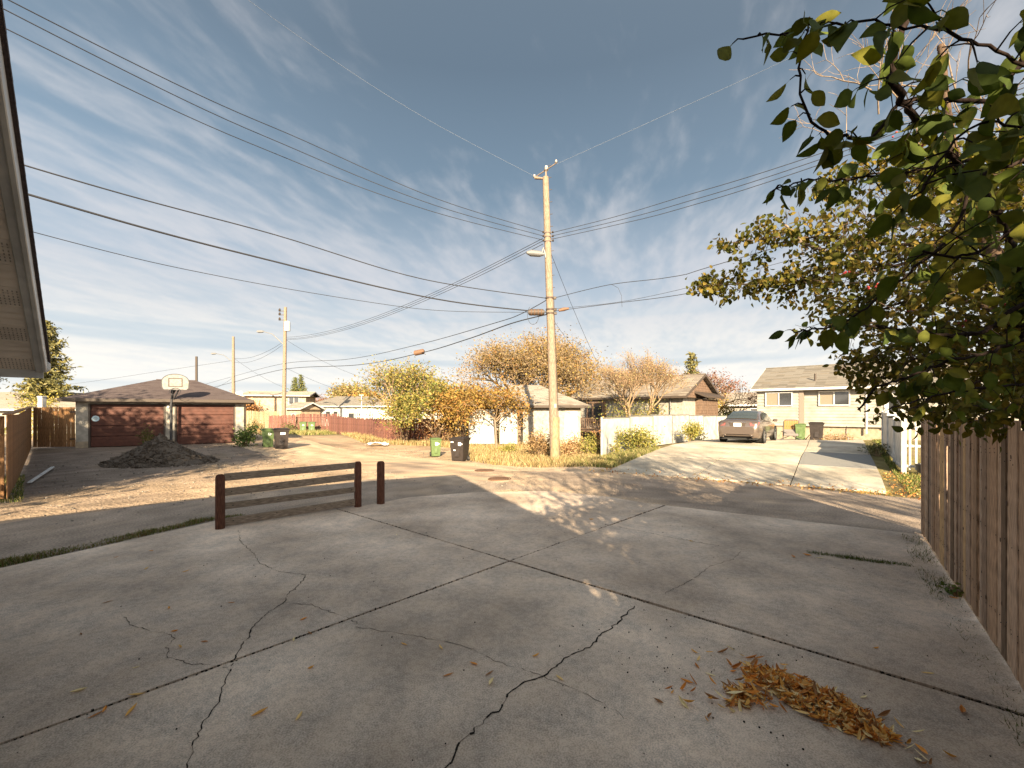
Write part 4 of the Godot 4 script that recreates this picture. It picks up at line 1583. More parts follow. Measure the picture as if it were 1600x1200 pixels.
func far_houses() -> void:
	var r := Vector3.RIGHT
	var k := Vector3(0.9, 0, 0.43).normalized()
	# left, behind the cedar fence
	plain_house("pale roofed bungalow behind the cedar fence and the yellow shrub", Vector3(-50, 0, -33.5), Vector3(0.95, 0, -0.3).normalized(), 21.0, 2.05, 8.0, 1.5, "stucco", "shingle_pale", [0.0, 2.0], [[12.0, 1.3, 1.6, 1.0], [16.5, 1.3, 1.2, 1.0]])
	# the two-storey house with the shallow roof
	var t := plain_house("two storey cream house with a shallow pale roof behind the left utility pole", Vector3(-40.5, 0, -66.0), Vector3(0.97, 0, -0.25).normalized(), 8.5, 4.3, 8.0, 0.75, "tan_siding", "shingle_pale", [0.0, 0.0], [[6.8, 3.6, 1.5, 1.2]], 0.7)
	var wl := Mb.new()
	wl.box(Vector3(-1.9, 2.1, 0.4), Vector3(3.8, 4.2, 0.5))
	wl.tri(Vector3(-3.8, 4.2, 0.652), Vector3(0, 4.2, 0.652), Vector3(-0.2, 5.0, 0.652), Vector3(0, 0, 1))
	var wing := obj("white_front", wl, M.white_panel, t)
	for i in 3:
		var pw := Mb.new()
		pw.box(Vector3(-3.0 + i * 1.05, 3.55, 0.66), Vector3(0.5, 1.1, 0.05))
		obj("window", pw, M.glass_dark, wing)
	for i in 2:
		var pw := Mb.new()
		pw.box(Vector3(-0.9 + i * 2.1, 1.35, 0.67), Vector3([0.9, 1.9][i], 1.1, 0.05))
		obj("window", pw, M.glass_dark, wing)
	plain_house("low white bungalow with a dark hipped roof behind the red fence", Vector3(-27.0, 0, -58.0), r, 9.6, 2.55, 7.5, 1.4, "white_panel", "shingle_grey", [2.6, 2.6], [[2.5, 1.4, 0.7, 1.2], [3.5, 1.4, 0.7, 1.2], [6.0, 1.25, 1.7, 1.0], [8.2, 1.25, 1.5, 1.0]])
	var po := Mb.new()   # a gabled porch in front of it
	plain_house("tan gabled annex between the left utility pole and the white bungalow", Vector3(-29.0, 0, -56.0), k, 2.6, 2.2, 3.0, 0.8, "tan_siding", "shingle_pale", [0.0, 0.0], [[1.3, 1.2, 0.7, 0.9]], 0.4)
	plain_house("white bungalow with a tan roof and one small window right of the dark roof", Vector3(-17.2, 0, -54.0), r, 7.6, 2.5, 7.0, 1.35, "white_panel", "shingle_pale", [2.4, 2.4], [[2.9, 1.5, 1.3, 0.8], [6.2, 1.4, 0.8, 0.9]])
	plain_house("long low white house half hidden behind the yellow-green tree", Vector3(-11.6, 0, -46.0), r, 10.5, 2.05, 6.0, 0.55, "white_panel", "shingle_dark", [0.0, 0.0], [[1.6, 1.2, 1.3, 0.9], [5.0, 1.2, 1.3, 0.9]])
	plain_house("brown roofed house far behind the mast", Vector3(-26.0, 0, -84.0), r, 12.0, 3.0, 8.0, 2.2, "tan_siding", "shingle_pale", [0.0, 0.0], [])
	plain_house("small cream house with beige roof seen between the brown gable and the sided bungalow", Vector3(20.0, 0, -43.5), Vector3(0.98, 0, 0.2).normalized(), 7.0, 2.5, 6.0, 1.3, "stucco", "shingle_pale", [0.0, 0.0], [[1.5, 1.4, 0.8, 1.2], [3.9, 1.4, 0.9, 1.7]])
	var far := thing("mast", "thin white mast before the tan-roofed bungalow", "mast", at(565, 668, 44.0))
	far.position.y = 0.0
	var ms := Mb.new()
	ms.tube([Vector3.ZERO, Vector3(0, 3.6, 0)], [0.05, 0.04], 6)
	obj("tube", ms, M.white_paint, far)
	var tp := Mb.new()
	tp.box(Vector3(0, 3.6, 0), Vector3(0.5, 0.06, 0.06))
	obj("crosspiece", tp, M.white_paint, far)


# ------------------------------------------------------------------ fences and rails
func fences() -> void:
	# weathered board fence on the right, board by board
	rng.seed = 42
	var p0 := Vector3(6.62, 0, -7.05)
	var p1 := Vector3(1.45, 0, -0.22)
	var u := (p1 - p0).normalized()
	var t := thing("fence", "tall weathered brown board fence along the right edge of the concrete pad", "fence", p0, turn_of(u))
	var len := p0.distance_to(p1)
	var x := 0.0
	var i := 0
	while x < len:
		var w := rng.randf_range(0.128, 0.148)
		var m := Mb.new()
		var k := rng.randf_range(0.5, 1.15)
		m.col = Color(k, k * 0.93, k * 0.84).lerp(Color(k, k * 1.06, k * 1.16), rng.randf())
		if i in [12, 13, 21]:
			m.col = Color(1.25, 0.95, 0.72)
		if i in [5, 17, 30]:
			m.col = Color(0.34, 0.33, 0.32)
		var h := 1.86 + rng.randfn() * 0.02
		var y0 := 0.05 + absf(rng.randfn()) * 0.012
		var b := Basis(Vector3(0, 0, 1), rng.randfn() * 0.009 + (0.025 if i == 9 else 0.0)) * Basis(Vector3(0, 1, 0), rng.randfn() * 0.065)
		m.box(Vector3(x + w / 2, y0 + h / 2, rng.randf_range(-0.014, 0.004)), Vector3(w, h, 0.022), b, 0.005)
		obj("board", m, M.old_board, t)
		x += w + (rng.randf_range(0.004, 0.011) if rng.randf() < 0.75 else rng.randf_range(0.014, 0.026))
		i += 1
	var rl := Mb.new()
	for y in [0.35, 1.0, 1.65]:
		rl.box(Vector3(len / 2, y, -0.035), Vector3(len, 0.09, 0.04))
	for e in 4:
		rl.box(Vector3(0.05 + e * (len - 0.1) / 3.0, 0.93, -0.105), Vector3(0.09, 1.9, 0.09))
	obj("rails", rl, M.old_board, t)
	var nails := Mb.new()
	var knots := Mb.new()
	for k in i:
		for y in [0.33, 0.37, 0.99, 1.63, 1.67]:
			nails.lathe(Vector3(0.07 + k * len / i + rng.randfn() * 0.02, y + rng.randfn() * 0.01, 0.0125), [Vector2(0, 0.004), Vector2(0.004, 0.003), Vector2(0.005, 0.0)], 6, Basis(Vector3.RIGHT, PI / 2))
		for e in rng.randi_range(0, 3):
			var c := Vector3(0.07 + k * len / i + rng.randfn() * 0.025, rng.randf_range(0.15, 1.8), 0.0118)
			var r := rng.randf_range(0.006, 0.015)
			knots.lathe(c, [Vector2(0, 0.003), Vector2(r * 0.6, 0.0028), Vector2(r, 0.0)], 9, Basis(Vector3.RIGHT, PI / 2).scaled(Vector3(1, 1.5, 1)))
	stuff(obj("nail_heads", nails, M.rubber, t))
	stuff(obj("knots", knots, M.knot, t))

	# low rail barrier and the bollard at the edge of the pad
	var a := Vector3(-4.875, 0, -7.27)
	var e := Vector3(-3.17, 0, -8.95)
	u = (e - a).normalized()
	t = thing("rail_barrier", "low barrier of four weathered planks between two reddish brown posts", "barrier", a, turn_of(u))
	len = a.distance_to(e)
	for q in [0.0, len]:
		obj("post", post_shape(0.94 if q == 0.0 else 0.96, 0.135), M.post_stain, t).position = Vector3(q, 0.0, 0)
	for q in [[0.885, 0.125, 0.0], [0.645, 0.125, 0.01], [0.395, 0.11, -0.005], [0.13, 0.14, 0.004]]:
		var m := Mb.new()
		m.col = Color(1, 1, 1) * rng.randf_range(0.85, 1.1)
		m.box(Vector3(len / 2, q[0], 0), Vector3(len - 0.11, q[1], 0.04), Basis(Vector3(0, 0, 1), q[2]), 0.006)
		var pl := obj("plank", m, M.rail_wood, t)
		var nl := Mb.new()
		for s in 4:
			nl.lathe(Vector3(0.14 + s * (len - 0.28) / 3.0 + rng.randfn() * 0.04, q[0] + rng.randfn() * 0.02, 0.021), [Vector2(0, 0.003), Vector2(0.008, 0.002), Vector2(0.009, 0.0)], 6, Basis(Vector3.RIGHT, PI / 2))
		obj("nail_heads", nl, M.rubber, pl)
	var bo := thing("bollard", "single reddish brown wooden bollard just right of the rail barrier", "bollard", Vector3(-2.79, 0, -9.25))
	obj("post", post_shape(0.93, 0.155), M.post_stain, bo)

	# new cedar fence at the left: side run seen edge-on, its near return, and the gate by the garage
	var c0 := ground(-11.2, 9.65)
	var c1 := ground(-22.1, 20.0)
	u = ((c1 - c0) * Vector3(1, 0, 1)).normalized()
	t = thing("fence", "new orange cedar fence running back to the gate beside the brown garage", "fence", c0, turn_of(u))
	len = Vector2(c1.x - c0.x, c1.z - c0.z).length()
	rng.seed = 6
	var n := int(len / 0.145)
	var many := Mb.new()
	for k in n:
		var q := c0.lerp(c1, (k + 0.5) / n)
		var m := Mb.new() if k < 60 else many
		var s := rng.randf_range(0.8, 1.15)
		m.col = Color(s, s * rng.randf_range(0.95, 1.03), s)
		m.box(Vector3((k + 0.5) / n * len, height(q.x, -q.z) - c0.y + 0.97, 0), Vector3(0.139, 1.86, 0.02), Basis.IDENTITY, 0.003)
		if k < 60:
			obj("board", m, M.cedar, t)
	stuff(obj("far_boards", many, M.cedar, t))
	var cap := Mb.new()
	cap.beam(Vector3(0, 1.92, 0), Vector3(len, c1.y - c0.y + 1.92, 0), 0.14, 0.035)
	obj("cap_rail", cap, M.cedar, t)
	u = Vector3(-0.99, 0, 0.14).normalized()
	t = thing("fence", "near return of the cedar fence at the left picture edge, rails showing", "fence", c0 + Vector3(-0.05, 0, 0.03), turn_of(-u))
	for k in 16:
		var m := Mb.new()
		var s := rng.randf_range(0.7, 1.0)
		m.col = Color(s, s, s)
		m.box(Vector3(-0.1 - k * 0.146, 0.95, -0.06), Vector3(0.14, 1.8, 0.02), Basis.IDENTITY, 0.003)
		obj("board", m, M.cedar, t)
	for y in [0.3, 1.52, 1.86]:
		var m := Mb.new()
		m.box(Vector3(-1.2, y, -0.03), Vector3(2.3, 0.13 if y < 1.8 else 0.05, 0.04 if y < 1.8 else 0.13), Basis.IDENTITY, 0.005)
		obj("rail", m, M.cedar, t)
	var g0 := ground(-22.05, 20.05)
	var g1 := Vector3(-20.36, 0.27, -20.3)
	u = (g1 - g0).normalized()
	t = thing("gate", "cedar gate with gaps between its boards, hinged to the brown garage", "gate", g0, turn_of(u))
	len = g0.distance_to(g1)
	for k in 10:
		var m := Mb.new()
		var s := rng.randf_range(0.75, 1.1)
		m.col = Color(s, s * 0.97, s * 0.94)
		m.box(Vector3(0.07 + k * len / 10.0, 0.98, 0), Vector3(len / 10.0 - rng.randf_range(0.004, 0.018), 1.84, 0.02), Basis(Vector3(0, 0, 1), rng.randfn() * 0.006), 0.003)
		obj("board", m, M.cedar, t)
	var gr := Mb.new()
	for y in [0.35, 1.6]:
		gr.box(Vector3(len / 2, y, -0.035), Vector3(len, 0.09, 0.04))
	obj("rails", gr, M.cedar, t)
	for y in [0.42, 1.68]:
		var m := Mb.new()
		m.box(Vector3(len - 0.12, y, 0.016), Vector3(0.22, 0.05, 0.008))
		obj("hinge", m, M.black_metal, t)
	var pp := thing("post", "white square post standing behind the cedar gate", "post", ground(-23.0, 21.3))
	var pm := Mb.new()
	pm.box(Vector3(0, 1.15, 0), Vector3(0.22, 2.5, 0.22), Basis.IDENTITY, 0.012)
	pm.box(Vector3(0, 2.42, 0), Vector3(0.26, 0.06, 0.26), Basis.IDENTITY, 0.012)
	obj("shaft", pm, M.white_paint, pp)

	# white panel fence up the left side of the driveway
	var w0 := ground(3.62, 17.6)
	var w1 := ground(15.2, 30.6)
	u = ((w1 - w0) * Vector3(1, 0, 1)).normalized()
	t = thing("fence", "white panel fence along the left side of the pale driveway", "fence", Vector3(w0.x, 0, w0.z), turn_of(u))
	len = Vector2(w1.x - w0.x, w1.z - w0.z).length()
	var k := 0
	var s0 := 0.0
	while s0 < len - 0.5:
		var s1 := minf(s0 + 2.44, len)
		var q := w0.lerp(w1, (s0 + s1) / 2 / len)
		var gy := height(q.x, -q.z)
		var m := Mb.new()
		m.col = Color(1, 1, 1) * [1.0, 0.95, 1.04, 0.98][k % 4]
		m.box(Vector3((s0 + s1) / 2, gy + 0.78, 0), Vector3(s1 - s0 - 0.055, 1.48, 0.03), Basis.IDENTITY, 0.004)
		obj("panel", m, M.white_panel, t)
		var ps := Mb.new()
		ps.box(Vector3(s0, gy + 0.77, 0.005), Vector3(0.05, 1.62, 0.06), Basis.IDENTITY, 0.006)
		obj("post", ps, M.white_paint if k == 0 else M.grey_post, t)
		var cp := Mb.new()
		cp.box(Vector3((s0 + s1) / 2, gy + 1.545, 0.0), Vector3(s1 - s0 - 0.003, 0.045, 0.075), Basis.IDENTITY, 0.008)
		obj("cap_rail", cp, M.grey_post, t)
		s0 = s1
		k += 1

	# white solid panel and picket gate on the right of the driveway
	var v0 := ground(15.7, 18.4)
	var v1 := ground(11.65, 12.95)
	u = ((v1 - v0) * Vector3(1, 0, 1)).normalized()
	t = thing("fence", "solid white vinyl fence section right of the driveway, beside the picket gate", "fence", Vector3(v0.x, 0, v0.z), turn_of(u))
	len = Vector2(v1.x - v0.x, v1.z - v0.z).length()
	for q in 3:
		var f0 := len * q / 3.0
		var f1 := len * (q + 1) / 3.0
		var c := v0.lerp(v1, (q + 0.5) / 3.0)
		var gy := height(c.x, -c.z)
		for b in 10:
			var m := Mb.new()
			m.box(Vector3(lerpf(f0, f1, (b + 0.5) / 10.0), gy + 0.76, 0), Vector3((f1 - f0) / 10.0 - 0.008, 1.36, 0.03), Basis.IDENTITY, 0.004)
			obj("plank", m, M.white_paint, t)
		var m2 := Mb.new()
		m2.box(Vector3((f0 + f1) / 2, gy + 1.48, 0), Vector3(f1 - f0 - 0.1, 0.09, 0.06), Basis.IDENTITY, 0.01)
		m2.box(Vector3((f0 + f1) / 2, gy + 0.1, 0), Vector3(f1 - f0 - 0.1, 0.12, 0.06), Basis.IDENTITY, 0.01)
		obj("rail", m2, M.white_paint, t)
		var ps := Mb.new()
		ps.box(Vector3(f0, gy + 0.78, 0), Vector3(0.12, 1.62, 0.12), Basis.IDENTITY, 0.01)
		obj("post", ps, M.white_paint, t)
	var u2 := Vector3(0.80, 0, 0.60).normalized()
	t = thing("gate", "white picket gate between the vinyl fence and the weathered board fence", "gate", v1, turn_of(u2))
	for q in [0.0, 1.75]:
		var m := Mb.new()
		m.box(Vector3(q, 0.8, 0), Vector3(0.12, 1.66, 0.12), Basis.IDENTITY, 0.012)
		m.box(Vector3(q, 1.65, 0), Vector3(0.15, 0.05, 0.15), Basis.IDENTITY, 0.012)
		obj("post", m, M.white_paint, t)
	for y in [0.22, 0.82, 1.42]:
		var m := Mb.new()
		m.box(Vector3(0.875, y, 0), Vector3(1.62, 0.07, 0.04), Basis.IDENTITY, 0.006)
		obj("rail", m, M.white_paint, t)
	for q in 12:
		var m := Mb.new()
		m.box(Vector3(0.14 + q * 0.134, 0.8, 0.03), Vector3(0.05, 1.36, 0.018), Basis.IDENTITY, 0.004)
		obj("picket", m, M.white_paint, t)

	# far fences
	far_fence("fence", "red picket fence stretch with a rounded top, left of the far green bins", [at(420, 676, 41), at(462, 676, 41.5)].map(func(p): return Vector3(p.x, 0, p.z)), [1.55, 1.6], 0.13, 0.012, "red_wood")
	far_fence("fence", "red picket fence leaning and gapped behind the two far green bins", [at(462, 676, 42), at(530, 676, 40)].map(func(p): return Vector3(p.x, 0, p.z)), [1.7, 1.75], 0.12, 0.04, "red_wood", 0.05)
	far_fence("fence", "red board fence running from the dark gap to the red shrubs", [at(514, 680, 37.5), at(552, 683, 34), at(600, 690, 29.5), at(640, 690, 28.5)].map(func(p): return Vector3(p.x, 0, p.z)), [1.6, 1.45, 1.45, 1.4], 0.135, 0.008, "red_wood")
	far_fence("fence", "faded red fence glimpsed behind the red shrubs", [at(640, 690, 28.7), at(712, 688, 27.8)].map(func(p): return Vector3(p.x, 0, p.z)), [1.45, 1.5], 0.135, 0.012, "red_wood", 0.03)
	far_fence("fence", "light tan board fence right of the brown garage", [at(383, 675, 46), at(436, 672, 47)].map(func(p): return Vector3(p.x, 0, p.z)), [2.0, 1.95], 0.14, 0.01, "pale_wood")
	far_fence("fence", "weathered grey picket fence behind the golden tree", [at(700, 688, 27.2), at(740, 686, 27.0)].map(func(p): return Vector3(p.x, 0, p.z)), [1.5, 1.5], 0.12, 0.03, "pale_wood", 0.03)
	far_fence("fence", "white picket fence above the red one behind the mast", [at(555, 672, 47), at(625, 672, 47)].map(func(p): return Vector3(p.x, 0, p.z)), [1.75, 1.75], 0.12, 0.1, "white_paint")


func post_shape(h: float, w: float) -> Mb:
	var m := Mb.new()
	var k := w / 2
	m.tube([Vector3(0, -0.05, 0), Vector3(0, h - 0.05, 0), Vector3(0, h - 0.012, 0), Vector3(0, h, 0)], [k * 1.08, k * 1.05, k * 0.85, k * 0.5], 12)
	return m


# ------------------------------------------------------------------ poles and cables
func insulator(m: Mb, p: Vector3, s := 1.0) -> void:
	m.lathe(p, [Vector2(0.02, -0.02), Vector2(0.06, 0.0), Vector2(0.03, 0.03), Vector2(0.055, 0.05), Vector2(0.03, 0.08), Vector2(0.035, 0.1), Vector2(0.0, 0.12)].map(func(q): return q * s), 8)


func street_lamp_arm(t: Node3D, root: Vector3, tip: Vector3) -> void:
	var a := Mb.new()
	var mid := root.lerp(tip, 0.55) + Vector3(0, 0.32, 0)
	a.tube([root, root.lerp(mid, 0.6), mid, tip], [0.05, 0.045, 0.04, 0.035], 7)
	obj("lamp_arm", a, M.steel, t)
	var h := Mb.new()
	var d := ((tip - root) * Vector3(1, 0, 1)).normalized()
	h.tube([tip - d * 0.1, tip + d * 0.08, tip + d * 0.45, tip + d * 0.62], [0.05, 0.12, 0.13, 0.05], 9)
	obj("lamp_head", h, M.steel, t)


func poles_and_cables() -> void:
	var f := Vector3(1.71, 0, -17.4)
	var t := thing("utility_pole", "tall pale wooden utility pole leaning slightly left in the grass verge", "utility pole", f)
	var top := at(853, 277, 17.4) - f
	var P := func(py: float) -> Vector3:
		return f + Vector3(0, 0, 0).lerp(top, (2.0 + (642.0 - py) / FOCAL * 17.4) / top.y)
	var m := Mb.new()
	var pts := []
	var rad := []
	for i in 13:
		var k := i / 12.0
		pts.append(Vector3(0, -0.3, 0).lerp(top, k) + Vector3(sin(k * 5.0) * 0.015, 0, 0))
		rad.append(lerpf(0.185, 0.12, k))
	m.tube(pts, rad, 16)
	obj("shaft", m, M.pole_wood, t)
	var sl := Mb.new()
	sl.tube([Vector3(0.0, 0.0, 0), Vector3(0, 1.75, 0) + top * 0.0], [0.198, 0.192], 16, false)
	obj("tan_sleeve", sl, mk("tan_sleeve", Color(0.46, 0.33, 0.19), 0.7, {"tex": "grain", "scale": Vector3(4, 0.4, 4)}), t)
	var ca := Mb.new()
	var c0 := at(835, 277.5, 17.7) - f
	var c1 := at(869, 255, 17.0) - f
	ca.tube([c0, c1], [0.02, 0.02], 6)
	ca.tube([at(836, 278, 17.55) - f, at(849, 279, 17.4) - f], [0.06, 0.04], 6)
	ca.tube([at(853, 280, 17.35) - f, at(853, 266, 17.35) - f], [0.035, 0.03], 6)
	obj("crossarm", ca, M.pole_wood, t)
	var ins := Mb.new()
	insulator(ins, c0 + Vector3(0, 0.02, 0))
	insulator(ins, c1 + Vector3(0, 0.02, 0))
	insulator(ins, at(853.5, 266, 17.35) - f, 1.6)
	obj("insulator", ins, M.porcelain, t)
	for q in [365.0, 371.0, 378.0]:
		var k := Mb.new()
		var c: Vector3 = P.call(q) - f
		k.beam(c + Vector3(-0.19, 0, 0.12), c + Vector3(0.19, 0, 0.12), 0.035, 0.035)
		insulator(k, c + Vector3(-0.19, -0.03, 0.15), 0.7)
		insulator(k, c + Vector3(0.19, -0.03, 0.15), 0.7)
		obj("wire_bracket", k, M.dark_trim, t)
	for q in [466.0, 484.0, 490.0]:
		var k := Mb.new()
		var c: Vector3 = P.call(q) - f
		k.lathe(c, [Vector2(0.17, -0.03), Vector2(0.175, 0.03)], 14)
		k.box(c + Vector3(0.2, 0, 0.05), Vector3(0.12, 0.1, 0.08), Basis.IDENTITY, 0.01)
		obj("clamp_band", k, M.dark_trim, t)
	var sb := Mb.new()
	for i in 16:
		sb.beam((P.call(545.0 - i * 19.0) - f) + Vector3(0.1, 0, 0.06), (P.call(545.0 - i * 19.0) - f) + Vector3(0.21, 0.0, 0.1), 0.018, 0.018)
	obj("climbing_steps", sb, M.dark_trim, t)
	street_lamp_arm(t, P.call(404.0) - f + Vector3(-0.1, 0, 0.05), at(846, 397, 17.3) - f)
	var gw := Mb.new()
	gw.tube([P.call(470.0) - f + Vector3(0.16, 0, 0.06), Vector3(0.2, 0.2, 0.05)], [0.012, 0.012], 5)
	obj("ground_wire", gw, M.dark_trim, t)
	var tag_ := Mb.new()
	tag_.box(Vector3(0.0, 2.2, 0.185), Vector3(0.1, 0.16, 0.01))
	obj("number_plate", tag_, M.steel, t)

	# left pole with the transformer box and the lamp arm
	var l := Vector3(at(443, 674, 42.0).x, 0.0, -42.0)
	t = thing("utility_pole", "utility pole with a white box near its top and a curved lamp arm", "utility pole", l)
	m = Mb.new()
	m.tube([Vector3(0, -0.2, 0), Vector3(0.1, 6, 0), at(446, 480, 42.0) - l], [0.2, 0.17, 0.13], 12)
	obj("shaft", m, M.pole_wood, t)
	street_lamp_arm(t, at(443, 538, 42) - l, at(411, 518, 42) - l)
	var bx := Mb.new()
	bx.lathe(at(449, 517, 41.6) - l, [Vector2(0, 0), Vector2(0.26, 0.0), Vector2(0.26, 0.8), Vector2(0.2, 0.9), Vector2(0, 0.92)], 12)
	obj("transformer", bx, M.white_paint, t)
	var ib := Mb.new()
	for q in [486.0, 492.0, 500.0]:
		insulator(ib, at(437, q, 41.9) - l, 2.2)
		ib.beam(at(437, q, 41.9) - l, at(445, q, 42) - l, 0.06, 0.06)
	obj("insulator", ib, M.dark_trim, t)

	# far pole with its own lamp arm, and a bare thin pole
	var r := Vector3(at(365, 650, 56.0).x, 0.0, -56.0)
	t = thing("utility_pole", "farther utility pole above the garage roof with a lamp arm to the left", "utility pole", r)
	m = Mb.new()
	m.tube([Vector3(0, -0.2, 0), at(364.5, 526, 56.0) - r], [0.24, 0.15], 10)
	obj("shaft", m, M.pole_wood, t)
	street_lamp_arm(t, at(364, 566, 56) - r, at(337, 552.5, 56) - r)
	var lp := Vector3(at(307, 650, 70.0).x, 0.0, -70.0)
	t = thing("pole", "thin bare grey pole right of the backboard", "pole", lp)
	m = Mb.new()
	m.tube([Vector3(0, -0.2, 0), at(307, 557, 70.0) - lp], [0.2, 0.17], 8)
	obj("shaft", m, M.dark_trim, t)

	# cables: the three that cross the upper left come over from a pole behind the camera
	var g := "three bare conductors crossing the upper left sky"
	var names := ["lowest of the three parallel wires crossing the upper left sky", "middle one of the three parallel wires crossing the upper left sky", "topmost of the three parallel wires crossing the upper left sky"]
	var xs := [[52.0, 66.0, 447.0, 247.0], [107.0, 66.0, 470.0, 237.0], [143.0, 66.0, 480.0, 222.0]]
	for i in 3:
		var e: Vector3 = P.call([378.0, 371.5, 365.0][i]) + Vector3(-0.2, 0, 0.18)
		var b := at(xs[i][0], xs[i][1], 8.5)
		var c := at(xs[i][2], xs[i][3], 12.6)
		cable(names[i], [b + (b - c) * 2.5 + Vector3(0, 0.9, 0), b, c, at(lerpf(xs[i][2], e.x / -e.z * FOCAL + 800, 0.55), lerpf(xs[i][3], [378.0, 371.5, 365.0][i], 0.62), 14.8), e], 0.0105, "cable", g)
	# three to the right
	names = ["lowest of the three wires rising from the pale pole towards the leaves", "middle wire of the three rising from the pale pole towards the leaves", "topmost of the three wires rising from the pale pole towards the leaves"]
	for i in 3:
		var y: float = [376.0, 371.0, 366.0][i]
		var e: Vector3 = P.call(y) + Vector3(0.2, 0, 0.18)
		var b := at(1060, [327.0, 319.0, 309.0][i], 14.5)
		var c := at(1305, [249.0, 241.0, 232.0][i], 11.6)
		cable(names[i], [e, at(960, [352.0, 346.0, 339.0][i], 15.9), b, c, c + (c - b) * 2.6 + Vector3(0, 0.5, 0)], 0.0105, "cable", "three conductors to the right of the pale pole")
	# three to the left pole
	names = ["lowest of the three wires sagging from the pale pole to the transformer pole", "middle one of the three wires sagging from the pale pole to the transformer pole", "topmost of the three wires sagging from the pale pole to the transformer pole"]
	for i in 3:
		var e: Vector3 = P.call([380.0, 375.0, 371.0][i]) + Vector3(-0.2, 0.0, -0.1)
		var q := at(447, [531.0, 529.5, 527.0][i], 42.0)
		cable(names[i], span(e, q, 0.9), 0.012, "cable", "three conductors between the two near poles")
	# heavy communication cables from the upper left
	var e1: Vector3 = P.call(466.0)
	var b1 := at(37, 258, 8.6)
	var cc := at(430, 367, 12.3)
	cable("upper thick dark cable entering past the soffit edge", [b1 + (b1 - cc) * 2.0 + Vector3(0, 0.5, 0), b1, cc, at(660, 436, 15.0), e1 + Vector3(-0.15, 0, 0)], 0.016)
	b1 = at(41, 303, 8.6)
	cc = at(430, 409, 12.3)
	cable("lower, thickest dark cable entering past the soffit edge", [b1 + (b1 - cc) * 2.0 + Vector3(0, 0.5, 0), b1, cc, at(680, 467, 15.2), at(830, 486, 17.2), P.call(487.0)], 0.024)
	b1 = at(50, 362, 9.0)
	cc = at(350, 433, 12.0)
	cable("thin cable below the thick ones at the soffit edge", [b1 + (b1 - cc) * 2.0 + Vector3(0, 0.5, 0), b1, cc, at(590, 474, 14.7), at(700, 486, 15.9), at(830, 488, 17.2)], 0.009)
	# cables to the left pole, low
	cable("dark cable from the pale pole's middle down to the transformer pole", [e1, at(815, 490, 18.2), at(772, 505, 20.0), at(655, 538, 27.0), at(545, 561, 34.0), at(444, 568, 42.0), at(365, 588, 56.0), at(300, 606, 68.0)], 0.017)
	cable("lowest thick cable carrying the splice case to the transformer pole", [P.call(490.0), at(800, 505, 18.6), at(730, 530, 22.0), at(655, 552, 26.5), at(560, 570, 33.5), at(444, 577, 42.0), at(365, 597, 56.0), at(330, 606, 64.0)], 0.024)
	var loop := []
	for i in 17:
		var a := PI * 0.05 + PI * 1.25 * i / 16.0
		loop.append(at(833 + cos(a) * 9.0, 492 + sin(a) * 15.0, 17.1))
	cable("spare loop of cable hanging beside the splice case at the pale pole", loop, 0.008)
	var sc := thing("splice_case", "dark splice case hanging on the cable just left of the pale pole", "splice case", at(838, 488, 17.1))
	var sm := Mb.new()
	sm.tube([Vector3(-0.32, 0, 0), Vector3(-0.26, 0, 0), Vector3(0.26, 0, 0), Vector3(0.32, 0, 0)], [0.07, 0.125, 0.125, 0.07], 10)
	obj("case", sm, M.dark_trim, sc)
	var rb := Mb.new()
	for i in 4:
		rb.lathe(Vector3(-0.2 + i * 0.133, 0, 0), [Vector2(0.13, -0.015), Vector2(0.14, 0), Vector2(0.13, 0.015)], 10, Basis(Vector3(0, 0, 1), PI / 2))
	obj("ribs", rb, M.iron, sc)
	sc = thing("splice_case", "brown splice case hanging on the lowest cable above the yellow-green tree", "splice case", at(655, 550.5, 26.4))
	sm = Mb.new()
	sm.tube([Vector3(-0.32, -0.06, -0.05), Vector3(-0.27, -0.05, -0.04), Vector3(0.27, 0.05, 0.04), Vector3(0.32, 0.06, 0.05)], [0.08, 0.16, 0.16, 0.08], 10)
	obj("case", sm, M.iron, sc)
	sc = thing("splice_case", "small dark clamp on the cable right of the pale pole", "splice case", at(881, 484, 17.0))
	sm = Mb.new()
	sm.tube([Vector3(-0.2, -0.03, 0), Vector3(0.0, 0.02, 0), Vector3(0.2, 0.05, 0)], [0.05, 0.075, 0.04], 8)
	obj("case", sm, M.iron, sc)
	# to the right, low
	var b2 := at(1060, 431, 14.6)
	var c2 := at(1160, 402, 13.3)
	cable("dark cable rising right from the pole past the hanging wire end", [e1 + Vector3(0.15, 0, 0), at(952, 445, 16.0), b2, c2, c2 + (c2 - b2) * 7.0], 0.012)
	b2 = at(1060, 453, 14.6)
	c2 = at(1180, 421, 13.0)
	cable("thin middle cable at the low right of the pale pole", [P.call(483.0), at(960, 473, 16.0), b2, c2, c2 + (c2 - b2) * 6.0], 0.007)
	b2 = at(1060, 461, 14.6)
	c2 = at(1180, 437, 13.0)
	cable("lowest cable at the low right of the pale pole", [P.call(487.0), at(960, 474, 16.0), b2, c2, c2 + (c2 - b2) * 6.0], 0.011)
	cable("short loose wire end dangling from the right-hand cable", [at(955, 444, 16.0), at(966, 450, 16.0), at(971, 462, 16.0), at(972, 480, 16.0)], 0.006)
	# service drops
	cable("service wire from the pale pole down to the cream bungalow", span(P.call(384.0), at(945, 590, 29.5), 0.25), 0.009)
	cable("thin line from the pale pole down behind the cream garage", span(P.call(492.0), at(915, 560, 27.0), 0.2), 0.007)
	cable("pale wire from the pole top rising to the upper right", [at(870, 256, 17.0), at(1050, 175, 14.2), at(1225, 95, 11.8), at(1500, -40, 8.4)], 0.004, "bright_cable")
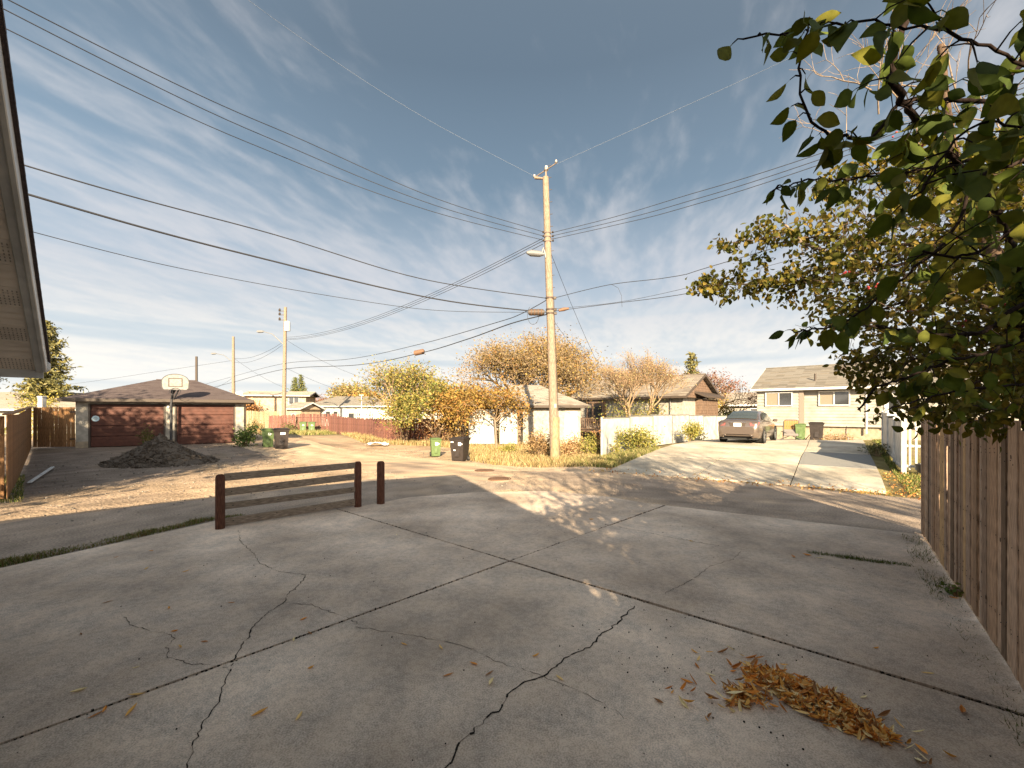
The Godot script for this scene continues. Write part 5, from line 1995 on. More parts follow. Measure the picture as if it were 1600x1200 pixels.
	cable("pale wire from the pole top rising to the upper left", [at(836, 276, 17.6), at(660, 182, 14.5), at(480, 66, 11.8), at(240, -110, 8.6)], 0.0035, "bright_cable")
	cable("service wire falling right from the transformer pole towards the white bungalows", span(at(447, 531, 42), at(580, 594, 48), 0.4), 0.012)
	cable("second service wire falling right from the transformer pole", span(at(447, 575, 42), at(570, 620, 50), 0.3), 0.012)
	cable("upper wire between the transformer pole and the farther pole", span(at(440, 536, 42), at(367, 560, 56), 0.5), 0.014)
	cable("lower wire between the transformer pole and the farther pole", span(at(440, 540, 42), at(367, 566, 56), 0.6), 0.014)
	cable("long faint wire running left over the garage roof", [at(365, 563, 56), at(250, 580, 60), at(135, 597, 66), at(-60, 622, 78)], 0.016)
	cable("wire from the farther pole descending right", span(at(366, 560, 56), at(445, 606, 62), 0.3), 0.014)
	cable("low wire from the farther pole descending left", span(at(364, 590, 56), at(318, 612, 64), 0.3), 0.014)


# ------------------------------------------------------------------ bins
func bins() -> void:
	var q := ground(-3.37, 19.1)
	var t := thing("wheelie_bin", "light green wheelie bin in the sun beside the dark bin on the verge", "wheelie bin", q, 0.35, "wheelie bins")
	bin_parts(t, "bin_green", 0.80, 0.44)
	bin_mark(t, Vector3(0.02, 0.57, 0.235), 0.11)
	q = ground(-2.07, 17.4)
	t = thing("wheelie_bin", "black-brown wheelie bin in the sun at the end of the verge", "wheelie bin", q, -0.35, "wheelie bins")
	bin_parts(t, "bin_black", 0.95, 0.60)
	bin_mark(t, Vector3(0.14, 0.70, 0.335), 0.11)
	var st := Mb.new()
	st.box(Vector3(-0.19, 0.77, 0.335), Vector3(0.12, 0.04, 0.006))
	st.box(Vector3(-0.1, 0.45, 0.30), Vector3(0.08, 0.05, 0.006), Basis(Vector3.RIGHT, 0.05))
	obj("sticker", st, M.mark_white, t)
	q = land(431, 705)
	t = thing("wheelie_bin", "dark bin with a white number sticker by the garage corner", "wheelie bin", ground(-11.15, 21.0), 0.55, "wheelie bins")
	bin_parts(t, "bin_black", 1.0, 0.66)
	bin_mark(t, Vector3(0.06, 0.76, 0.375), 0.13, true)
	t = thing("wheelie_bin", "dark green bin left of the one with the white sticker", "wheelie bin", ground(-11.95, 21.3), 0.55, "wheelie bins")
	bin_parts(t, "bin_green", 0.92, 0.52)
	bin_mark(t, Vector3(0.06, 0.66, 0.275), 0.10)
	for i in 2:
		var p: Vector3 = [at(474, 678, 40.0), at(487.5, 677, 39.6)][i]
		t = thing("wheelie_bin", ["far green bin nearest the transformer pole by the red fence", "far lighter green bin, right one of the pair by the red fence"][i], "wheelie bin", Vector3(p.x, 0, p.z), 0.3, "wheelie bins")
		bin_parts(t, "bin_green", 1.0, 0.56)
		bin_mark(t, Vector3(0.02, 0.7, 0.3), 0.1)
	t = thing("wheelie_bin", "bright green bin against the beige house beside the patio chair", "wheelie bin", ground(at(1250.5, 687, 23.2).x, 23.2), -0.55, "wheelie bins")
	bin_parts(t, "bin_green", 0.90, 0.47)
	t = thing("wheelie_bin", "dark brown bin against the beige house, a stick at its foot", "wheelie bin", ground(at(1275.5, 687, 23.0).x, 23.0), -0.6, "wheelie bins")
	bin_parts(t, "bin_black", 0.98, 0.64)
	var sk := thing("stick", "dark stick on the ground at the foot of the dark brown bin", "stick", ground(at(1264, 688, 22.7).x, 22.7))
	var sm := Mb.new()
	sm.tube([Vector3(-0.25, 0.06, 0.1), Vector3(0.1, 0.3, -0.1)], [0.025, 0.02], 5)
	obj("shaft", sm, M.bark_dark, sk)


# ------------------------------------------------------------------ the car (x across, z towards its tail)
func car() -> void:
	var c := Vector3(0.4676 * 19.9, 0, -19.9)
	var mid := c + Vector3(0.772, 0, 0.636) * 0.9 + Vector3(0.636, 0, -0.772) * 2.45
	mid.y = height(mid.x, -mid.z) + 0.045
	var t := thing("parked_car", "bronze grey four-door sedan parked on the pale driveway, tail towards us", "car", mid, atan2(-0.636, 0.772))
	# cross-sections from tail to nose: z, half width, underside, belt, top of the middle
	var st := [[2.42, 0.66, 0.42, 0.74, 0.76], [2.38, 0.77, 0.30, 0.90, 0.93], [2.28, 0.83, 0.24, 1.00, 1.04], [2.05, 0.875, 0.2, 1.02, 1.075], [1.6, 0.90, 0.19, 1.01, 1.06], [0.9, 0.91, 0.18, 0.99, 1.03], [0.0, 0.91, 0.18, 0.96, 1.0], [-0.9, 0.905, 0.18, 0.93, 0.98], [-1.4, 0.895, 0.19, 0.89, 0.97], [-1.95, 0.87, 0.2, 0.80, 0.87], [-2.25, 0.80, 0.23, 0.72, 0.76], [-2.42, 0.62, 0.32, 0.60, 0.62]]
	var rows := []
	for s in st:
		var w: float = s[1]
		var lo: float = s[2]
		var be: float = s[3]
		var half := [Vector2(w * 0.72, lo), Vector2(w * 0.96, lo + 0.05), Vector2(w * 1.0, lerpf(lo, be, 0.45)), Vector2(w * 0.995, lerpf(lo, be, 0.72)), Vector2(w * 0.95, lerpf(lo, be, 0.93)), Vector2(w * 0.86, be + 0.005), Vector2(w * 0.5, s[4] - 0.008), Vector2(0.0, s[4])]
		var row := []
		for h in half:
			row.append(Vector3(h.x, h.y, s[0]))
		for i in range(half.size() - 2, -1, -1):
			row.append(Vector3(-half[i].x, half[i].y, s[0]))
		rows.append(row)
	var body := loft(rows)
	obj("body", body, M.car_paint, t)
	var ends := Mb.new()
	for e in [0, rows.size() - 1]:
		for i in range(1, rows[e].size() - 1):
			ends.tri(rows[e][0], rows[e][i], rows[e][i + 1], Vector3(0, 0, 1 if e == 0 else -1))
	obj("bumper", ends, M.car_paint, t)
	var under := Mb.new()
	under.box(Vector3(0, 0.26, 0), Vector3(1.5, 0.16, 4.5))
	obj("underbody", under, M.rubber, t)
	# cabin shell and its windows
	var cab := [[1.72, 0.76, 1.03, 0.70, 1.05], [1.3, 0.80, 1.00, 0.63, 1.24], [0.85, 0.82, 0.98, 0.565, 1.39], [0.3, 0.83, 0.97, 0.56, 1.45], [-0.3, 0.83, 0.96, 0.555, 1.44], [-0.75, 0.82, 0.95, 0.60, 1.28], [-1.38, 0.76, 0.93, 0.72, 0.96]]
	var cr := []
	for s in cab:
		cr.append([Vector3(s[1], s[2], s[0]), Vector3(lerpf(s[1], s[3], 0.55), lerpf(s[2], s[4], 0.5), s[0]), Vector3(s[3], s[4] - 0.02, s[0]), Vector3(s[3] * 0.6, s[4] + 0.02, s[0]), Vector3(0, s[4] + 0.03, s[0]), Vector3(-s[3] * 0.6, s[4] + 0.02, s[0]), Vector3(-s[3], s[4] - 0.02, s[0]), Vector3(-lerpf(s[1], s[3], 0.55), lerpf(s[2], s[4], 0.5), s[0]), Vector3(-s[1], s[2], s[0])])
	obj("roof", loft(cr), M.car_paint, t)
	var rw := Mb.new()
	var g0 := [1.66, 1.1, 0.80]
	for i in 2:
		for k in 6:
			var f := func(q: float, z: float) -> Vector3:
				var w := lerpf(0.53, 0.62, (z - 0.8) / 0.86)
				var y := steps(z, [[0.8, 1.425], [1.1, 1.335], [1.66, 1.09]])
				return Vector3(q * w, y + 0.03 * (1 - q * q), z + 0.012)
			var q0 := -1.0 + k / 3.0
			var q1 := -1.0 + (k + 1) / 3.0
			rw.quad(f.call(q0, g0[i]), f.call(q1, g0[i]), f.call(q1, g0[i + 1]), f.call(q0, g0[i + 1]), Vector3(0, 1, 1))
	obj("rear_window", rw, M.car_glass, t)
	for s in [-1.0, 1.0]:
		for w in [[[0.86, 1.02], [0.02, 1.0], [0.02, 1.385], [0.62, 1.36]], [[-0.04, 1.0], [-1.0, 0.985], [-0.5, 1.35], [-0.04, 1.385]], [[1.25, 1.06], [0.92, 1.04], [0.68, 1.34], [0.86, 1.30]]]:
			var sw := Mb.new()
			var p := []
			for e in w:
				var f: float = (e[1] - 0.97) / 0.46
				p.append(Vector3(s * (lerpf(0.825, 0.575, clampf(f, 0, 1)) + 0.012), e[1], e[0]))
			sw.quad(p[0], p[1], p[2], p[3], Vector3(s, 0.3, 0))
			obj("side_window", sw, M.car_glass, t)
		var tl := Mb.new()
		var tp := [Vector3(s * 0.48, 0.93, 2.405), Vector3(s * 0.50, 0.80, 2.425), Vector3(s * 0.72, 0.78, 2.41), Vector3(s * 0.83, 0.84, 2.28), Vector3(s * 0.84, 0.97, 2.2), Vector3(s * 0.74, 0.965, 2.34)]
		for i in range(1, 5):
			tl.tri(tp[0], tp[i], tp[i + 1], Vector3(s * 0.3, 0, 1))
		obj("tail_light", tl, M.tail_red, t)
		var ex := Mb.new()
		ex.tube([Vector3(s * 0.55, 0.33, 2.2), Vector3(s * 0.55, 0.33, 2.43)], [0.045, 0.05], 10, false)
		obj("exhaust_pipe", ex, M.chrome, t)
		var mi := Mb.new()
		mi.box(Vector3(s * 0.99, 1.0, -0.78), Vector3(0.2, 0.14, 0.1), Basis(Vector3.UP, s * 0.2), 0.04)
		mi.beam(Vector3(s * 0.84, 0.95, -0.8), Vector3(s * 0.95, 0.98, -0.78), 0.04, 0.04)
		obj("mirror", mi, M.car_paint, t)
		for z in [1.42, -1.42]:
			var ty := Mb.new()
			ty.lathe(Vector3(s * 0.79, 0.325, z), [Vector2(0.2, -0.115), Vector2(0.30, -0.115), Vector2(0.33, -0.085), Vector2(0.33, 0.085), Vector2(0.30, 0.115), Vector2(0.2, 0.115)], 24, Basis(Vector3(0, 0, 1), PI / 2))
			var tyre := obj("wheel", ty, M.rubber, t)
			var rm := Mb.new()
			rm.lathe(Vector3(s * 0.86, 0.325, z), [Vector2(0.0, -s * 0.02), Vector2(0.06, -s * 0.03), Vector2(0.06, s * 0.0)], 10, Basis(Vector3(0, 0, 1), PI / 2))
			for k in 5:
				var a := TAU * k / 5
				rm.beam(Vector3(s * 0.895, 0.325, z), Vector3(s * 0.895, 0.325 + cos(a) * 0.21, z + sin(a) * 0.21), 0.03, 0.05)
			rm.lathe(Vector3(s * 0.88, 0.325, z), [Vector2(0.2, 0.03), Vector2(0.225, 0.03), Vector2(0.225, -0.03), Vector2(0.2, -0.03)], 20, Basis(Vector3(0, 0, 1), PI / 2))
			obj("rim", rm, M.steel, tyre)
			var ar := Mb.new()
			ar.lathe(Vector3(s * 0.885, 0.34, z), [Vector2(0.0, 0), Vector2(0.375, 0), Vector2(0.38, -s * 0.03)], 24, Basis(Vector3(0, 0, 1), PI / 2))
			obj("wheel_arch", ar, M.rubber, t)
	var pl := Mb.new()
	pl.box(Vector3(0, 0.84, 2.425), Vector3(0.31, 0.155, 0.012), Basis.IDENTITY, 0.004)
	obj("licence_plate", pl, M.mark_white, t)
	var rec := Mb.new()
	rec.box(Vector3(0, 0.84, 2.412), Vector3(0.62, 0.2, 0.01), Basis.IDENTITY, 0.004)
	obj("plate_recess", rec, M.dark_trim, t)
	var ch := Mb.new()
	ch.box(Vector3(0, 0.955, 2.41), Vector3(0.72, 0.03, 0.03), Basis.IDENTITY, 0.01)
	obj("chrome_strip", ch, M.chrome, t)
	var low := Mb.new()
	low.box(Vector3(0, 0.36, 2.36), Vector3(1.3, 0.07, 0.08), Basis.IDENTITY, 0.02)
	obj("lower_valance", low, M.dark_trim, t)


func loft(rows: Array) -> Mb:
	var m := Mb.new()
	var k: int = rows[0].size()
	var nor := []
	for i in rows.size():
		var nr := []
		for j in k:
			var a: Vector3 = rows[mini(i + 1, rows.size() - 1)][j] - rows[maxi(i - 1, 0)][j]
			var b: Vector3 = rows[i][mini(j + 1, k - 1)] - rows[i][maxi(j - 1, 0)]
			var q := a.cross(b).normalized()
			var p: Vector3 = rows[i][j]
			if q.dot(Vector3(p.x, p.y - 0.5, 0)) < 0:
				q = -q
			nr.append(q)
		nor.append(nr)
	for i in rows.size() - 1:
		for j in k - 1:
			m.smooth(rows[i][j], rows[i + 1][j], rows[i + 1][j + 1], nor[i][j], nor[i + 1][j], nor[i + 1][j + 1])
			m.smooth(rows[i][j], rows[i + 1][j + 1], rows[i][j + 1], nor[i][j], nor[i + 1][j + 1], nor[i][j + 1])
	return m


# ------------------------------------------------------------------ heap, manholes, small things
func yard_things() -> void:
	var c := Vector3(-13.1, 0, -16.2)
	var t := thing("gravel_heap", "dark heap of gravel and soil in front of the brown garage", "heap", c)
	var m := Mb.new()
	var rows := []
	rng.seed = 17
	for i in 15:
		var f := i / 14.0
		var row := []
		for k in 41:
			var a := TAU * k / 40.0
			var r := f * 2.05 * (1.0 + 0.16 * noise.get_noise_2d(cos(a) * 9.0 + 40, sin(a) * 9.0))
			var x := cos(a) * r * 0.84
			var z := sin(a) * r * 0.62
			var y := 0.98 * pow(1.0 - f, 1.1) + noise.get_noise_2d(x * 16.0, z * 16.0 + 7) * 0.10 * (1.0 - f * 0.6)
			row.append(Vector3(x, y + height(c.x + x, -(c.z + z)) - 0.02 - (0.06 if i == 14 else 0.0), z))
		rows.append(row)
	m = loft(rows)
	m.n = PackedVector3Array()
	for i in range(0, m.v.size(), 3):
		var q := (m.v[i + 2] - m.v[i]).cross(m.v[i + 1] - m.v[i]).normalized()
		if q.y < 0:
			q = -q
			var sw := m.v[i + 1]
			m.v[i + 1] = m.v[i + 2]
			m.v[i + 2] = sw
		m.n.append_array([q, q, q])
	obj("soil", m, M.gravel, t)
	var st := Mb.new()
	for i in 1500:
		var a := rng.randf() * TAU
		var f := pow(rng.randf(), 0.6) * 1.15
		var p := Vector3(cos(a) * f * 1.72, 0, sin(a) * f * 1.27)
		p.y = 0.98 * pow(maxf(1.0 - f, 0.0), 1.1) + height(c.x + p.x, -(c.z + p.z)) + noise.get_noise_2d(p.x * 16.0, p.z * 16.0 + 7) * 0.10 * (1.0 - minf(f, 1.0) * 0.6)
		var s := rng.randf_range(0.02, 0.06) if i > 90 else rng.randf_range(0.07, 0.15)
		var k := rng.randf_range(0.45, 1.7)
		st.col = Color(k, k * 0.97, k * 0.93)
		st.box(p, Vector3(s, s * 0.8, s * 1.2), Basis.from_euler(Vector3(rng.randf() * TAU, rng.randf() * TAU, 0)))
	stuff(obj("stones", st, M.gravel, t))

	var wp := thing("plank", "thin white plank lying on the dark dirt by the cedar fence", "plank", ground(-13.2, 11.9))
	m = Mb.new()
	m.beam(ground(-13.2, 11.9, 0.04) - wp.position, ground(-15.3, 14.5, 0.07) - wp.position, 0.09, 0.035, 0.006)
	obj("board", m, M.white_paint, wp)

	for i in 2:
		var p := land([757.0, 781.0][i], [737.0, 750.0][i])
		var mh := thing("manhole_cover", ["rusty manhole cover in the lane, the farther of the two", "rusty manhole cover in the lane, the nearer of the two"][i], "manhole cover", Vector3(p.x, p.y + 0.035, p.z), 0.0, "manhole covers")
		var k := Mb.new()
		k.lathe(Vector3.ZERO, [Vector2(0.0, 0.012), Vector2(0.26, 0.012), Vector2(0.265, 0.006), Vector2(0.28, 0.006), Vector2(0.29, 0.012), Vector2(0.33, 0.01), Vector2(0.345, -0.03)], 24)
		obj("cover", k, M.iron, mh)
		var rb := Mb.new()
		for e in 7:
			rb.box(Vector3((e - 3) * 0.065, 0.014, 0), Vector3(0.02, 0.008, 0.42 - absf(e - 3) * 0.07))
		obj("ribs", rb, M.iron, mh)

	# crumpled white sheet by the red shrubs
	var sh := thing("plastic_sheet", "crumpled white sheet lying in the dry grass by the red fence", "sheet", land(590, 697))
	m = Mb.new()
	rng.seed = 3
	for i in 8:
		for j in 5:
			var f := func(a: int, b: int) -> Vector3: return Vector3(-0.6 + a * 0.15, 0.04 + 0.14 * absf(noise.get_noise_2d(a * 9.1, b * 7.7)) * 2.0 + 0.1 * (1 - absf(a - 4) / 4.0), -0.35 + b * 0.16)
			m.quad(f.call(i, j), f.call(i + 1, j), f.call(i + 1, j + 1), f.call(i, j + 1), Vector3.UP)
	obj("sheet", m, M.paper, sh)

	# patio chair folded by the wall with an orange back, and its cross legs
	var ch := thing("patio_chair", "dark folding chair with an orange back leaning by the beige house", "chair", ground(at(1236, 687, 23.4).x, 23.4), -0.6)
	m = Mb.new()
	for s in [-0.36, 0.36]:
		m.tube([Vector3(s, 0.0, 0.1), Vector3(s, 0.6, 0.0), Vector3(s * 0.92, 1.02, -0.06), Vector3(s * 0.7, 1.1, -0.07)], [0.025, 0.025, 0.025, 0.025], 6)
	m.tube([Vector3(-0.26, 1.1, -0.07), Vector3(0.26, 1.1, -0.07)], [0.025, 0.025], 6)
	obj("frame", m, M.black_metal, ch)
	var bk := Mb.new()
	for i in 6:
		bk.box(Vector3(-0.27 + i * 0.108, 0.78, -0.03), Vector3(0.1, 0.58, 0.03), Basis.IDENTITY, 0.01)
	obj("backrest", bk, M.orange_weave, ch)
	var se := Mb.new()
	se.box(Vector3(0, 0.42, 0.12), Vector3(0.66, 0.07, 0.42), Basis(Vector3.RIGHT, 0.9), 0.02)
	obj("seat", se, M.grey_cloth, ch)
	for s in [-1, 1]:
		var lg := Mb.new()
		lg.beam(Vector3(-s * 0.55, 0.02, 0.2), Vector3(s * 0.45, 0.5, 0.16), 0.04, 0.04)
		obj("leg", lg, M.black_metal, ch)

	var br := thing("brush_pile", "small heap of dry branches against the beige house foundation", "brush pile", ground(at(1306, 688, 22.6).x, 22.6))
	m = Mb.new()
	rng.seed = 19
	for i in 60:
		var a := Vector3(rng.randfn() * 0.4, rng.randf() * 0.25, rng.randfn() * 0.25)
		var b := a + Vector3(rng.randfn() * 0.35, rng.randf() * 0.25, rng.randfn() * 0.25)
		m.tube([a, b], [0.016, 0.006], 4, false)
	obj("twigs", m, M.twig, br)
	var sp := []
	for i in 160:
		sp.append(Vector3(rng.randfn() * 0.42, absf(rng.randfn()) * 0.18, rng.randfn() * 0.3))
	stuff(obj("dry_leaves", leaf_cloud(sp, [0.12], [Color(0.35, 0.2, 0.07), Color(0.22, 0.12, 0.05), Color(0.42, 0.3, 0.12)]), M.leaf, br))
	for i in 2:
		var pr := thing("prop_stick", ["dark slanting stick propped under the beige siding", "upright thin stick beside the slanting one under the siding"][i], "stick", ground(at([1320.0, 1326.0][i], 682, 23.5).x, 23.5))
		m = Mb.new()
		m.tube([Vector3(0, 0, 0), Vector3([0.28, 0.02][i], [0.75, 0.6][i], -0.25)], [0.03, 0.02], 5)
		obj("shaft", m, [M.bark_dark, M.steel][i], pr)
	var sb := thing("planter", "dark planter at the foot of the white picket gate", "planter", ground(11.95, 12.6))
	m = Mb.new()
	m.lathe(Vector3.ZERO, [Vector2(0.0, 0.0), Vector2(0.15, 0.0), Vector2(0.2, 0.3), Vector2(0.22, 0.3), Vector2(0.22, 0.34), Vector2(0.18, 0.34), Vector2(0.17, 0.28), Vector2(0, 0.28)], 14)
	obj("pot", m, M.black_metal, sb)


# ------------------------------------------------------------------ trees
func spot(px: float, d: float) -> Vector3:
	var x := (px - 800.0) / FOCAL * d
	return ground(x, d)


func trees() -> void:
	var gold := [Color(0.25, 0.155, 0.04), Color(0.31, 0.20, 0.055), Color(0.19, 0.135, 0.045), Color(0.26, 0.125, 0.04)]
	var yg := [Color(0.21, 0.19, 0.05), Color(0.28, 0.23, 0.065), Color(0.13, 0.15, 0.04), Color(0.31, 0.22, 0.06)]
	var brown := [Color(0.22, 0.165, 0.09), Color(0.17, 0.125, 0.07), Color(0.26, 0.19, 0.095), Color(0.2, 0.15, 0.065)]
	var pink := [Color(0.20, 0.09, 0.065), Color(0.24, 0.135, 0.085), Color(0.17, 0.075, 0.055)]
	var green := [Color(0.10, 0.12, 0.035), Color(0.15, 0.16, 0.05), Color(0.19, 0.18, 0.06)]
	var spruce := [Color(0.16, 0.15, 0.06), Color(0.11, 0.11, 0.05), Color(0.22, 0.19, 0.07)]
	conifer("spruce_tree", "sunlit spruce behind the soffit corner and the pale roof", spot(74, 39.0), 10.2, 3.3, spruce, 1.3)
	conifer("spruce_tree", "spruce at the far left edge, cut by the soffit", spot(-42, 41.0), 9.5, 3.3, spruce, 1.0)
	tree("broad_tree", "large fine-twigged tan tree standing behind the cream garage", spot(838, 38.0), {"h": 10.2, "levels": 4, "limbs": 9, "kids": 4, "bole": 0.12, "limb": 0.29, "open": 0.75, "rise": 0.8, "spread": 0.72, "leaves": 3.6, "puff": 0.42, "sizes": [0.12, 0.16, 0.2], "tones": brown + brown + gold, "r": 0.22, "up": 0.06})
	tree("broad_tree", "orange-leaved tree seen right of the big tan tree", spot(905, 47.0), {"h": 5.6, "levels": 3, "limbs": 6, "bole": 0.2, "limb": 0.24, "leaves": 9.0, "puff": 0.5, "sizes": [0.25, 0.32], "tones": [Color(0.42, 0.19, 0.05), Color(0.36, 0.22, 0.06), Color(0.22, 0.2, 0.06)], "r": 0.2})
	tree("broad_tree", "orange-leaved tree just behind the pale bungalow roof's left end", spot(952, 50.0), {"h": 5.9, "levels": 3, "limbs": 6, "bole": 0.2, "limb": 0.24, "leaves": 9.0, "puff": 0.5, "sizes": [0.25, 0.32], "tones": [Color(0.46, 0.22, 0.05), Color(0.4, 0.25, 0.07), Color(0.3, 0.15, 0.05)], "r": 0.2})
	tree("broad_tree", "nearly bare forked tree rising from the shrub before the cream bungalow", spot(992, 25.6), {"h": 5.6, "stems": 3, "fan": 0.42, "levels": 4, "limbs": 4, "kids": 4, "bole": 0.42, "limb": 0.2, "open": 0.4, "rise": 0.9, "spread": 0.6, "leaves": 0.5, "puff": 0.15, "sizes": [0.07, 0.09], "tones": [Color(0.3, 0.24, 0.1), Color(0.34, 0.2, 0.12)], "r": 0.075, "up": 0.12, "bark": "twig"})
	bush("shrub", "tall yellow-green shrub at the foot of the forked bare tree", spot(992, 25.2), Vector3(3.9, 2.5, 1.8), 2600, 0.12, yg + green)
	conifer("pine_tree", "narrow dark pine peeping over the brown gable", spot(1081, 46.0), 8.3, 1.7, spruce, 1.3, 0.35)
	tree("broad_tree", "red-leaved thin tree right of the brown gable", spot(1113, 38.0), {"h": 6.2, "levels": 4, "limbs": 4, "bole": 0.25, "limb": 0.24, "leaves": 1.6, "puff": 0.25, "sizes": [0.14, 0.18], "tones": pink, "r": 0.12})
	tree("broad_tree", "bare pinkish tree leaning out right beside the red-leaved one", spot(1136, 37.0), {"h": 5.4, "levels": 4, "limbs": 4, "bole": 0.2, "limb": 0.26, "open": 1.1, "leaves": 0.5, "puff": 0.2, "sizes": [0.12], "tones": pink, "r": 0.1})
	bush("shrub", "golden shrub between the brown gable and the small beige house", spot(1124, 35.0), Vector3(2.6, 2.9, 1.8), 1700, 0.15, [Color(0.36, 0.27, 0.05), Color(0.28, 0.22, 0.05), Color(0.42, 0.3, 0.08)])
	bush("shrub", "dark rounded green shrub behind the far end of the white fence", spot(1131, 33.5), Vector3(2.0, 1.9, 1.5), 1500, 0.13, [Color(0.05, 0.065, 0.02), Color(0.07, 0.09, 0.03)])
	# the yellow-green and golden group in the middle
	tree("broad_tree", "yellow-green leafy tree with long top shoots left of the golden ones", spot(633, 26.5), {"h": 5.6, "stems": 4, "fan": 0.33, "levels": 3, "limbs": 4, "bole": 0.25, "limb": 0.25, "open": 0.7, "rise": 0.9, "leaves": 4.6, "puff": 0.22, "sizes": [0.12, 0.16, 0.10], "tones": yg, "r": 0.08, "up": 0.14})
	tree("broad_tree", "denser yellow-green tree joined to the right of the shooting one", spot(683, 26.0), {"h": 4.5, "stems": 3, "fan": 0.4, "levels": 3, "limbs": 4, "bole": 0.22, "limb": 0.26, "leaves": 8.0, "puff": 0.25, "sizes": [0.14, 0.18, 0.12], "tones": yg + [Color(0.12, 0.12, 0.03)], "r": 0.08})
	tree("broad_tree", "golden bushy tree in the middle of the row before the garage", spot(727, 25.6), {"h": 3.8, "stems": 4, "fan": 0.4, "levels": 3, "limbs": 4, "bole": 0.25, "limb": 0.25, "leaves": 9.0, "puff": 0.36, "sizes": [0.10, 0.14, 0.18], "tones": gold, "r": 0.07})
	tree("broad_tree", "small golden tree with a thin pale trunk before the white panels", spot(776, 23.6), {"h": 3.8, "stems": 1, "levels": 3, "limbs": 5, "bole": 0.4, "limb": 0.24, "open": 0.9, "leaves": 7.0, "puff": 0.32, "sizes": [0.09, 0.13, 0.16], "tones": gold, "r": 0.06, "bark": "pole_wood"})
	bush("shrub", "red-brown leafless shrub against the faded red fence", spot(627, 27.0), Vector3(2.6, 1.7, 1.2), 1700, 0.10, [Color(0.26, 0.11, 0.06), Color(0.33, 0.2, 0.09), Color(0.3, 0.13, 0.09)], "bush", "", 0.35)
	bush("shrub", "second red-brown shrub nearer the grey picket fence", spot(668, 26.8), Vector3(2.2, 1.6, 1.2), 1500, 0.10, [Color(0.30, 0.12, 0.07), Color(0.36, 0.2, 0.08), Color(0.24, 0.1, 0.06)], "bush", "", 0.35)
	bush("shrub", "tan dry shrub between the red shrubs and the grey pickets", spot(700, 26.2), Vector3(1.8, 1.3, 1.0), 1100, 0.11, [Color(0.4, 0.28, 0.13), Color(0.34, 0.2, 0.1)], "bush", "", 0.3)
	# far trees
	conifer("spruce_tree", "left one of the two small far spruces beyond the cream house", spot(461, 92.0), 9.3, 2.2, green, 0.6)
	conifer("spruce_tree", "right, slightly taller one of the two small far spruces", spot(470.5, 93.0), 9.9, 2.2, green, 0.6)
	tree("broad_tree", "rounded olive and tan tree far behind the white bungalows", spot(541, 82.0), {"h": 8.2, "levels": 3, "limbs": 7, "bole": 0.2, "limb": 0.25, "leaves": 9.0, "puff": 0.7, "sizes": [0.4, 0.5], "tones": [Color(0.26, 0.22, 0.08), Color(0.3, 0.2, 0.09), Color(0.2, 0.17, 0.07)], "r": 0.25})
	tree("broad_tree", "small orange tree beside the olive tree behind the white bungalows", spot(570, 78.0), {"h": 5.6, "levels": 3, "limbs": 6, "bole": 0.2, "limb": 0.25, "leaves": 9.0, "puff": 0.6, "sizes": [0.4, 0.5], "tones": [Color(0.38, 0.24, 0.06), Color(0.42, 0.2, 0.06)], "r": 0.22})
	tree("broad_tree", "faint pinkish bare tree behind the dark hipped roof", spot(503, 88.0), {"h": 5.8, "levels": 4, "limbs": 5, "bole": 0.2, "limb": 0.26, "leaves": 1.0, "puff": 0.3, "sizes": [0.25], "tones": pink, "r": 0.16})
	tree("broad_tree", "low orange tree just right of the garage roof", spot(372, 62.0), {"h": 4.6, "levels": 3, "limbs": 5, "bole": 0.2, "limb": 0.24, "leaves": 6.0, "puff": 0.5, "sizes": [0.3], "tones": [Color(0.4, 0.2, 0.08), Color(0.34, 0.17, 0.06)], "r": 0.16})
	tree("broad_tree", "low olive tree top over the left end of the garage roof", spot(146, 46.0), {"h": 4.3, "levels": 3, "limbs": 5, "bole": 0.25, "limb": 0.22, "leaves": 6.0, "puff": 0.4, "sizes": [0.25], "tones": green, "r": 0.14})
	bush("shrub", "golden rounded shrub before the pale roof, left of the brown garage", spot(60, 27.0), Vector3(2.0, 2.9, 1.6), 1900, 0.13, [Color(0.4, 0.3, 0.06), Color(0.3, 0.24, 0.06), Color(0.24, 0.22, 0.05)])
	var band := []
	rng.seed = 4
	for i in 5200:
		var a := rng.randf_range(-1.25, 1.25)
		var dd := rng.randf_range(118.0, 150.0)
		var h := 4.2 + 3.4 * noise.get_noise_2d(a * 160.0, 3.0)
		band.append(Vector3(a * dd, absf(rng.randfn()) * h * 0.5, -dd))
	var tl := obj("distant_trees", leaf_cloud(band, [1.0, 1.4], [Color(0.2, 0.14, 0.07), Color(0.14, 0.12, 0.06), Color(0.28, 0.17, 0.07)]), M.leaf)
	stuff(tl)
	tag(tl, "distant tree tops along the horizon behind all the houses", "trees")
	# trees beside and behind the camera whose shadows lie on the lane, the driveway and the garage
	var sh := {"levels": 4, "limbs": 6, "bole": 0.34, "limb": 0.2, "leaves": 3.2, "puff": 0.4, "sizes": [0.22, 0.28], "tones": green + gold, "r": 0.2}
	for i in 3:
		var o := sh.duplicate()
		o.h = [9.6, 9.2, 10.0][i]
		tree("broad_tree", ["leafy tree out of view at the left, its shade falling on the garage doors", "leafy tree out of view at the left, its shade falling on the gravel heap", "leafy tree out of view at the far left, its shade falling on the cedar gate"][i], ground([-14.8, -12.4, -18.9][i], [4.0, 1.0, 5.0][i]), o)
	tree("broad_tree", "nearly bare tall tree behind the camera, its branch shadows lying on the driveway", ground(7.4, -5.0), {"h": 8.2, "levels": 4, "limbs": 6, "bole": 0.32, "limb": 0.3, "open": 0.9, "leaves": 0.45, "puff": 0.25, "sizes": [0.1], "tones": gold, "r": 0.17})
